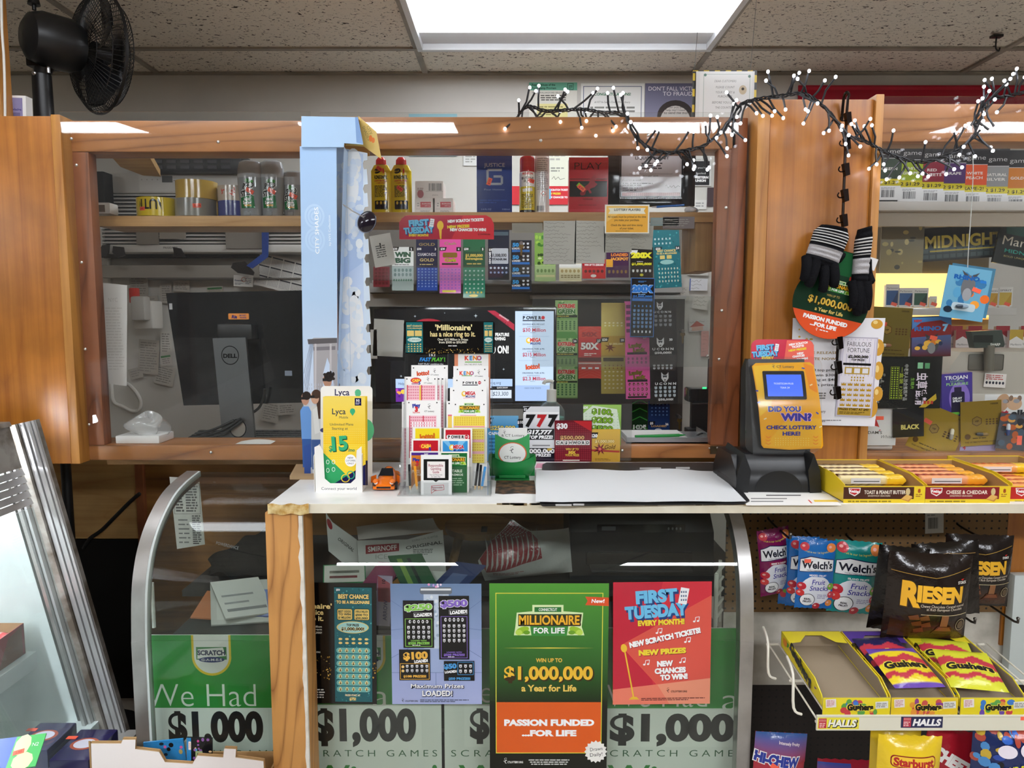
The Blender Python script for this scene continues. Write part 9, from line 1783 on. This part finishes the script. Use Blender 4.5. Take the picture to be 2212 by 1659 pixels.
for k,(dx,dy,lb)in enumerate(((0,0,'blue mixed fruit snack bag in front with an orange tag'),(-20,-4,'blue mixed fruit snack bag, second from the front'),(-36,-8,'blue fruit snack bag at the back of the blue ones'))):
    bag(1724+dx,1166+dy,1798+dx,1314+dy,1.79+k*.045,'1f6ab4',welch('1f6ab4','2a6ab8','MIXED FRUIT')if k<2 else(lambda s:s.blobs(1690,1250,1720,1300,6,['c8283a','f0f0f4','7ab03a'],4,8)),lb,2,.012,FS)
sh(1738,1208,1752,1216,1.768,'ff6a50',name='price_tag',label='orange price sticker on the front blue fruit snack bag',cat='tag')
bag(1798,1168,1892,1324,1.80,'178a86',welch('178a86','1a8a8a',"ISLAND FRUITS"),'teal island fruit snack bag beside the black chocolate bags',5,.02,FS)
def riesen(s):
    x0,y0,x1,y1=s.x0,s.y0,s.x1,s.y1;w_,h=x1-x0,y1-y0;X=lambda u:x0+w_*u;Yy=lambda v:y0+h*v
    s.grad(X(.06),Yy(.72),X(.95),Yy(.95),'2a170c','4a2a12');s.line([(X(.03),Yy(.2)),(X(.5),Yy(.24)),(X(.97),Yy(.14))],1.2,'a8843a');s.t_('STORCK',X(.84),Yy(.285),h*.03,'f0ece4',b=.03,w=w_*.13);s.poly([(X(.82),Yy(.25)),(X(.84),Yy(.265)),(X(.87),Yy(.245))],'d8302a')
    s.t_('R',X(.24),Yy(.43),h*.26,'3a2408',b=.09,w=w_*.22);s.t_('R',X(.235),Yy(.425),h*.26,'f0b42c',b=.06,w=w_*.2);s.t_('IESEN',X(.58),Yy(.42),h*.17,'3a2408',b=.09,w=w_*.58);s.t_('IESEN',X(.575),Yy(.415),h*.17,'f2b830',b=.06,w=w_*.56)
    s.t_('Chewy Chocolate Caramel covered',X(.62),Yy(.545),h*.032,'e8dcc8',w=w_*.56,rot=-1);s.t_('in Rich European Chocolate',X(.64),Yy(.58),h*.032,'e8dcc8',w=w_*.46,rot=-1);s.rect(X(.35),Yy(.645),X(.97),Yy(.652),'c8b890')
    for u,v in((.22,.68),(.34,.68),(.26,.75),(.37,.76),(.3,.83)):s.poly([(X(u),Yy(v)),(X(u+.1),Yy(v-.03)),(X(u+.13),Yy(v+.03)),(X(u+.02),Yy(v+.04))],'6a3a1c')
    s.rect(X(.6),Yy(.65),X(.69),Yy(.8),'8a5a34');s.poly([(X(.52),Yy(.88)),(X(.58),Yy(.78)),(X(.74),Yy(.78)),(X(.8),Yy(.88))],'4a2410');s.poly([(X(.55),Yy(.84)),(X(.6),Yy(.79)),(X(.72),Yy(.79)),(X(.76),Yy(.84))],'7a4220');s.ring(X(.88),Yy(.77),w_*.075,w_*.075,1.5,'9a8a6a');s.ell(X(.88),Yy(.77),w_*.05,w_*.05,'5a4a34')
CB='chocolate bags on pegs'
bag(2042,1154,2178,1308,1.80,'1c120e',riesen,'black chocolate bag hanging further back at the pegboard end',2,.03,CB);bag(1975,1170,2110,1330,1.74,'17100c',lambda s:s.line([(1985,1200),(2040,1190),(2100,1196)],1.5,'8a6a3a'),'black chocolate bag squeezed between the other two',-4,.025,CB);bag(1890,1180,1990,1362,1.70,'140e0b',lambda s:None,'black chocolate bag seen edge-on beside the teal bag',6,.03,CB)
bag(1916,1194,2086,1382,1.64,'1e130e',riesen,'large black chocolate bag in front with an orange tag',3,.035,CB);sh(1990,1320,2008,1334,1.622,'ff6a50',name='price_tag',label='orange price sticker on the front chocolate bag',cat='tag',rot=30)
s=Sheet(2000,1106,2037,1152,1.93,'c9c8c4','paper',rot=-3);s.bars(2006,1118,2026,1142,'3a3a3a');s.micro(2004,1110,2030,1115,1,'8a8a8a');s.done('hang_tag','white barcode tag hanging on the pegboard','tag')
g=G();a,b=at(2176,1480,1.935),at(2260,1243,1.935);g.box(a.x,1.935,a.z,1.74,1.965,b.z,m='enamel',bev=.004);tag(g.build('shelf_upright'),'pale metal shelf upright at the view edge beside the rear chocolate bag','upright')
# wire shelf with three open candy boxes
F0,F1=at(1765,1577,1.40),at(1765,1546,1.40);zw=F0.z
r=thing('wire_shelf','white wire shelf with a price rail carrying the open candy boxes','shelf',(F0.x+.3,1.5,zw))
g=G();
for i in range(22):x=F0.x+.004+i*.026;g.tube([(x,1.405,zw+.016),(x,1.70,zw+.045)],.002,'e6e2d4','plastic',6)
for y in(1.41,1.55,1.70):g.tube([(F0.x,y,zw+.012+(y-1.4)*.1),(1.18,y,zw+.012+(y-1.4)*.1)],.003,'e6e2d4','plastic',6)
for y0,y1 in((1.45,1.52),(1.60,1.67)):g.tube([(F0.x-.012,y0,zw+.005),(F0.x-.03,y0,zw+.02),(F0.x-.03,y0+.01,zw+.09),(F0.x-.02,y1,zw+.10)],.003,'e6e2d4','plastic',6,smooth=4)
g.build('wire_frame',r)
s=Sheet(1765,1546,2390,1578,1.40,'dcd8c4','plastic',.004);s.rect(1765,1548,2390,1550,'c8c4b0');s.rect(1767,1550,1856,1575,'e8dc3a');s.rect(1769,1552,1786,1573,'c02a3c');s.cells(1770,1553,1785,1560,5,1,'f0e0d0',.3,.9,'p');s.micro(1771,1561,1784,1572,3,'f0d8d0');s.t_('HALLS',1821,1563,15,'1a1a1c',b=.09,w=66,sh=.2);s.t_('HALLS',1820,1562,15,'f4f2e4',b=.04,w=62,sh=.2)
s.rect(1946,1548,2036,1572,'1a2048');s.rect(1951,1550,1968,1570,'b82a44');s.cells(1952,1550,1967,1557,5,1,'f0e0d0',.3,.9,'p');s.micro(1952,1558,1966,1569,3,'f0d8d0');s.t_('HALLS',2002,1560,14,'f4f2f0',b=.05,w=62,sh=.2);price(s,2209,1552,0,12,8);s.done('price_rail',parent=r)
def gbox(px0,px1,c,label,side,k):
    y0,y1=1.425,1.665;A,B=at(px0,1545,y0),at(px1,1545,y0);x0,x1=A.x,B.x;z0=zw+.032;za,zb_=at(1,1508,y0).z,at(1,1363,y1).z;sl=(zb_-za)/(y1-y0);z1=z0+.024
    r=thing('candy_box',label,'candy box',((x0+x1)/2,1.54,z0),'open candy boxes on the wire shelf')
    g=G()
    for x,e in((x0,1),(x1-.002,-1)):g.prism([(y0,z0),(y1,z1),(y1,zb_),(y0+.05,za+.05*sl+.012),(y0+.012,za)],0,x,x+.002,c,'card');g.prism([(y0+.003,z0+.003),(y1-.003,z1+.003),(y1-.003,zb_-.002),(y0+.05,za+.05*sl+.010),(y0+.014,za-.002)],0,x+(.002 if e>0 else-.0008),x+(.0028 if e>0 else 0),'9a8a74','board')
    g.add([(x0,y0,z0),(x1,y0,z0),(x1,y1,z1),(x0,y1,z1)],[(0,1,2,3)],'9a8a74','board');g.box(x0,y1-.002,z1,x1,y1,zb_,'9a8a74','board');w_=x1-x0
    g.add([(x0,y1,zb_),(x0,y1-.05,zb_-.05*sl),(x0+w_*.2,y1-.045,zb_-.045*sl),(x0+w_*.36,y1-.018,zb_-.018*sl),(x1-w_*.36,y1-.018,zb_-.018*sl),(x1-w_*.2,y1-.045,zb_-.045*sl),(x1,y1-.05,zb_-.05*sl),(x1,y1,zb_)],[tuple(range(8))],side,'card');random.seed(k+3)
    for i in range(14):
        y=random.uniform(y0+.02,y1-.02);f_=(y-y0)/(y1-y0);z=z0+.02+.02*f_+random.uniform(0,.5)*(za-z0+.02+f_*.02);rr_=random.uniform(.006,.014)
        g.add([(x0-.0006-.00008*i,y+rr_*math.cos(t*math.pi/5)*random.uniform(.7,1.2),min(z+rr_*math.sin(t*math.pi/5),za+(y-y0)*sl-.004))for t in range(10)],[tuple(range(10))],random.choice(['c03a4a','3a6ab8','5aa03a','e08a2a','6a3a9a']),'card')
    vs,fs,lo,hi=glyphs('Gushers',.05,0,1);kk=.12/(hi-lo);sl2=.26
    g.add([(x0-.0022,y1-.06-(x-lo)*kk,z0+.010+z*kk*1.0+(.12-(x-lo)*kk)*sl2)for x,z in vs],fs,'17171a','card');g.build('carton',r)
    s=Sheet(px0,1507,px1,1546,y0-.0005,c,'card',.002,back='9a8a74');s.blobs(px0+45,1514,px1-30,1542,18,['c8404a','6a4aa8','5aa04a','e0963a','3a7ac8']if k!=1 else['8a3a8a','c8504a','e0963a'],4,9);s.t_('Gushers',(px0+px1)/2+8,1527,13,'f0e04a',b=.12,w=60);s.t_('Gushers',(px0+px1)/2+8,1527,13,'17171a',b=.06,w=56);s.rect(px0+6,1510,px0+28,1528,'e6dcdc',-4);s.micro(px0+8,1512,px0+26,1526,5,'b86a6a');s.rect(px1-32,1515,px1-5,1530,'e0e0dc',-4);s.micro(px1-30,1517,px1-7,1528,3,'7a7a7a');s.done('front_print',parent=r);return x0,x1,y0,y1,z0,zb_
def gpack(b,k,c,label,u,v,rz):
    x0,x1,y0,y1,z0,zb_=b;cx,cy=x0+(x1-x0)*u,y0+(y1-y0)*v;w_,L=(x1-x0)*.80,.125;c_,n_=math.cos(R(rz)),math.sin(R(rz));sl=.24
    r=thing('candy_pouch',label,'candy bag',(cx,cy,z0+.02),'fruit candy pouches');g=G()
    P=lambda u,v,o=0:(lambda a,b_:(cx+a*c_-b_*n_,cy+(a*n_+b_*c_)*.94,z0+.020+(b_+L/2)*sl+.014*k+.010*max(0,1-abs(2*u-1)**3)*max(0,1-abs(2*v-1)**4)+o))((u-.5)*w_,(v-.5)*L)
    g.grid(P,30,30,c,'film',lambda u,v:hx('6a4aa8')if(v>.86 or v<.1)and c=='e8d02c' else hx('c03a48')if abs(v-.62-.05*math.sin(u*12))<.1 or abs(v-.26-.04*math.sin(u*14))<.06 else hx(c));g.build('pouch',r)
    vs,fs,lo,hi=glyphs('Gushers',.05,0,1);q=G();ks=.84/(hi-lo)
    for bo,cc,o in((.13,'f0e04a',.0008),(.05,'17171a',.0014)):vs,fs,l2,h2=glyphs('Gushers',bo,0,1);q.add([P(.08+(x-lo)*ks,.40+z*ks*.9,o)for x,z in vs],fs,cc,'card')
    q.build('lettering',r)
b0=gbox(1778,1922,'e6d42a','empty yellow candy box, first on the wire shelf','e6d42a',0);b1=gbox(1926,2068,'e6c82a','yellow candy box with a purple back edge and one pouch on top','5a3a9a',1);b2=gbox(2076,2220,'e6d42a','yellow candy box of green and red pouches at the view edge','e6d42a',2)
gpack(b1,.6,'2a2450','dark pouch underneath at the back of the purple-edged box',.5,.62,4);gpack(b1,1.2,'e8d02c','yellow and purple fruit pouch on top in the purple-edged box',.47,.32,3);gpack(b2,.4,'c8cc34','yellow pouch at the back of the box at the view edge',.42,.62,-16);gpack(b2,1.0,'d2d236','yellow and green pouch lying in front in the box at the view edge',.42,.30,-12)
# bags hanging below the wire shelf
def hi_(s):s.grad(s.x0,s.y0,s.x1,s.y0+60,'3a6ab0','a82a38');s.t_('HI-CHEW',s.x0+45,s.y0+52,20,'f4f2f0',b=.14,w=92,rot=5);s.t_('HI-CHEW',s.x0+45,s.y0+52,20,'2a3a9a',b=.07,w=88,rot=5);s.t_('Intensely Fruity',s.x0+68,s.y0+18,6,'f0e0e4',b=.02,w=44,rot=6);price(s,s.x0+40,s.y0+66,30,18,10);s.t_('Sour',s.x0+30,s.y0+84,12,'2a4a9a',b=.03)
LB='bags hanging below the wire shelf'
bag(1628,1582,1734,1730,1.70,'b03040',hi_,'red and blue chew bag beside the case end frame',3,.02,LB);bag(1764,1640,1892,1760,1.72,'a8283a',lambda s:s.grad(1764,1646,1830,1680,'3a5ab0','a8283a'),'top of a red and blue bag low under the first candy box',2,.02,LB)
bag(1895,1588,2024,1740,1.46,'f0cc2a',lambda s:(s.rrect(1914,1620,2004,1644,8,'8a1c1c'),s.rrect(1916,1622,2002,1642,7,'f4c83a'),s.t_('Starburst',1959,1632,16,'b82a24',b=.05,w=80),s.t_('AIRS',1958,1654,14,'3a8a4a',b=.1,w=52),s.t_('AIRS',1958,1654,14,'e8f4e0',b=.05,w=50)),'yellow chew bag in front below the purple-edged box',2,.03,LB);bag(1880,1574,1980,1730,1.56,'d8b82a',lambda s:None,'yellow bag directly behind the front yellow chew bag',1,.02,LB)
bag(1990,1576,2118,1740,1.54,'a81c2a',lambda s:(s.t_('CHEEZ-IT',2056,1640,24,'f4f0ec',b=.07,w=108,rot=20),s.rect(2010,1668,2040,1690,'5ab03a')),'red cracker bag tilted behind the yellow chew bag',10,.02,LB)
bag(2100,1566,2260,1740,1.48,'1c2a5a',lambda s:(s.blobs(2104,1572,2210,1650,26,['17171c','3a6ac8','2a4aa0','4a8ac8','c8a83a','b04a3a'],5,12),s.ell(2156,1610,18,13,'e8e0ec'),s.ell(2196,1606,16,14,'e8e0ec'),s.t_('SOUR BRITE',2180,1641,12,'e0dc3a',b=.04,w=76,rot=-14),s.t_('Crawlers',2190,1656,13,'e0c43a',b=.05,w=64,rot=-14),price(s,2206,1622,80,16,10)),'blue sour candy bag at the corner of the view',2,.03,LB)
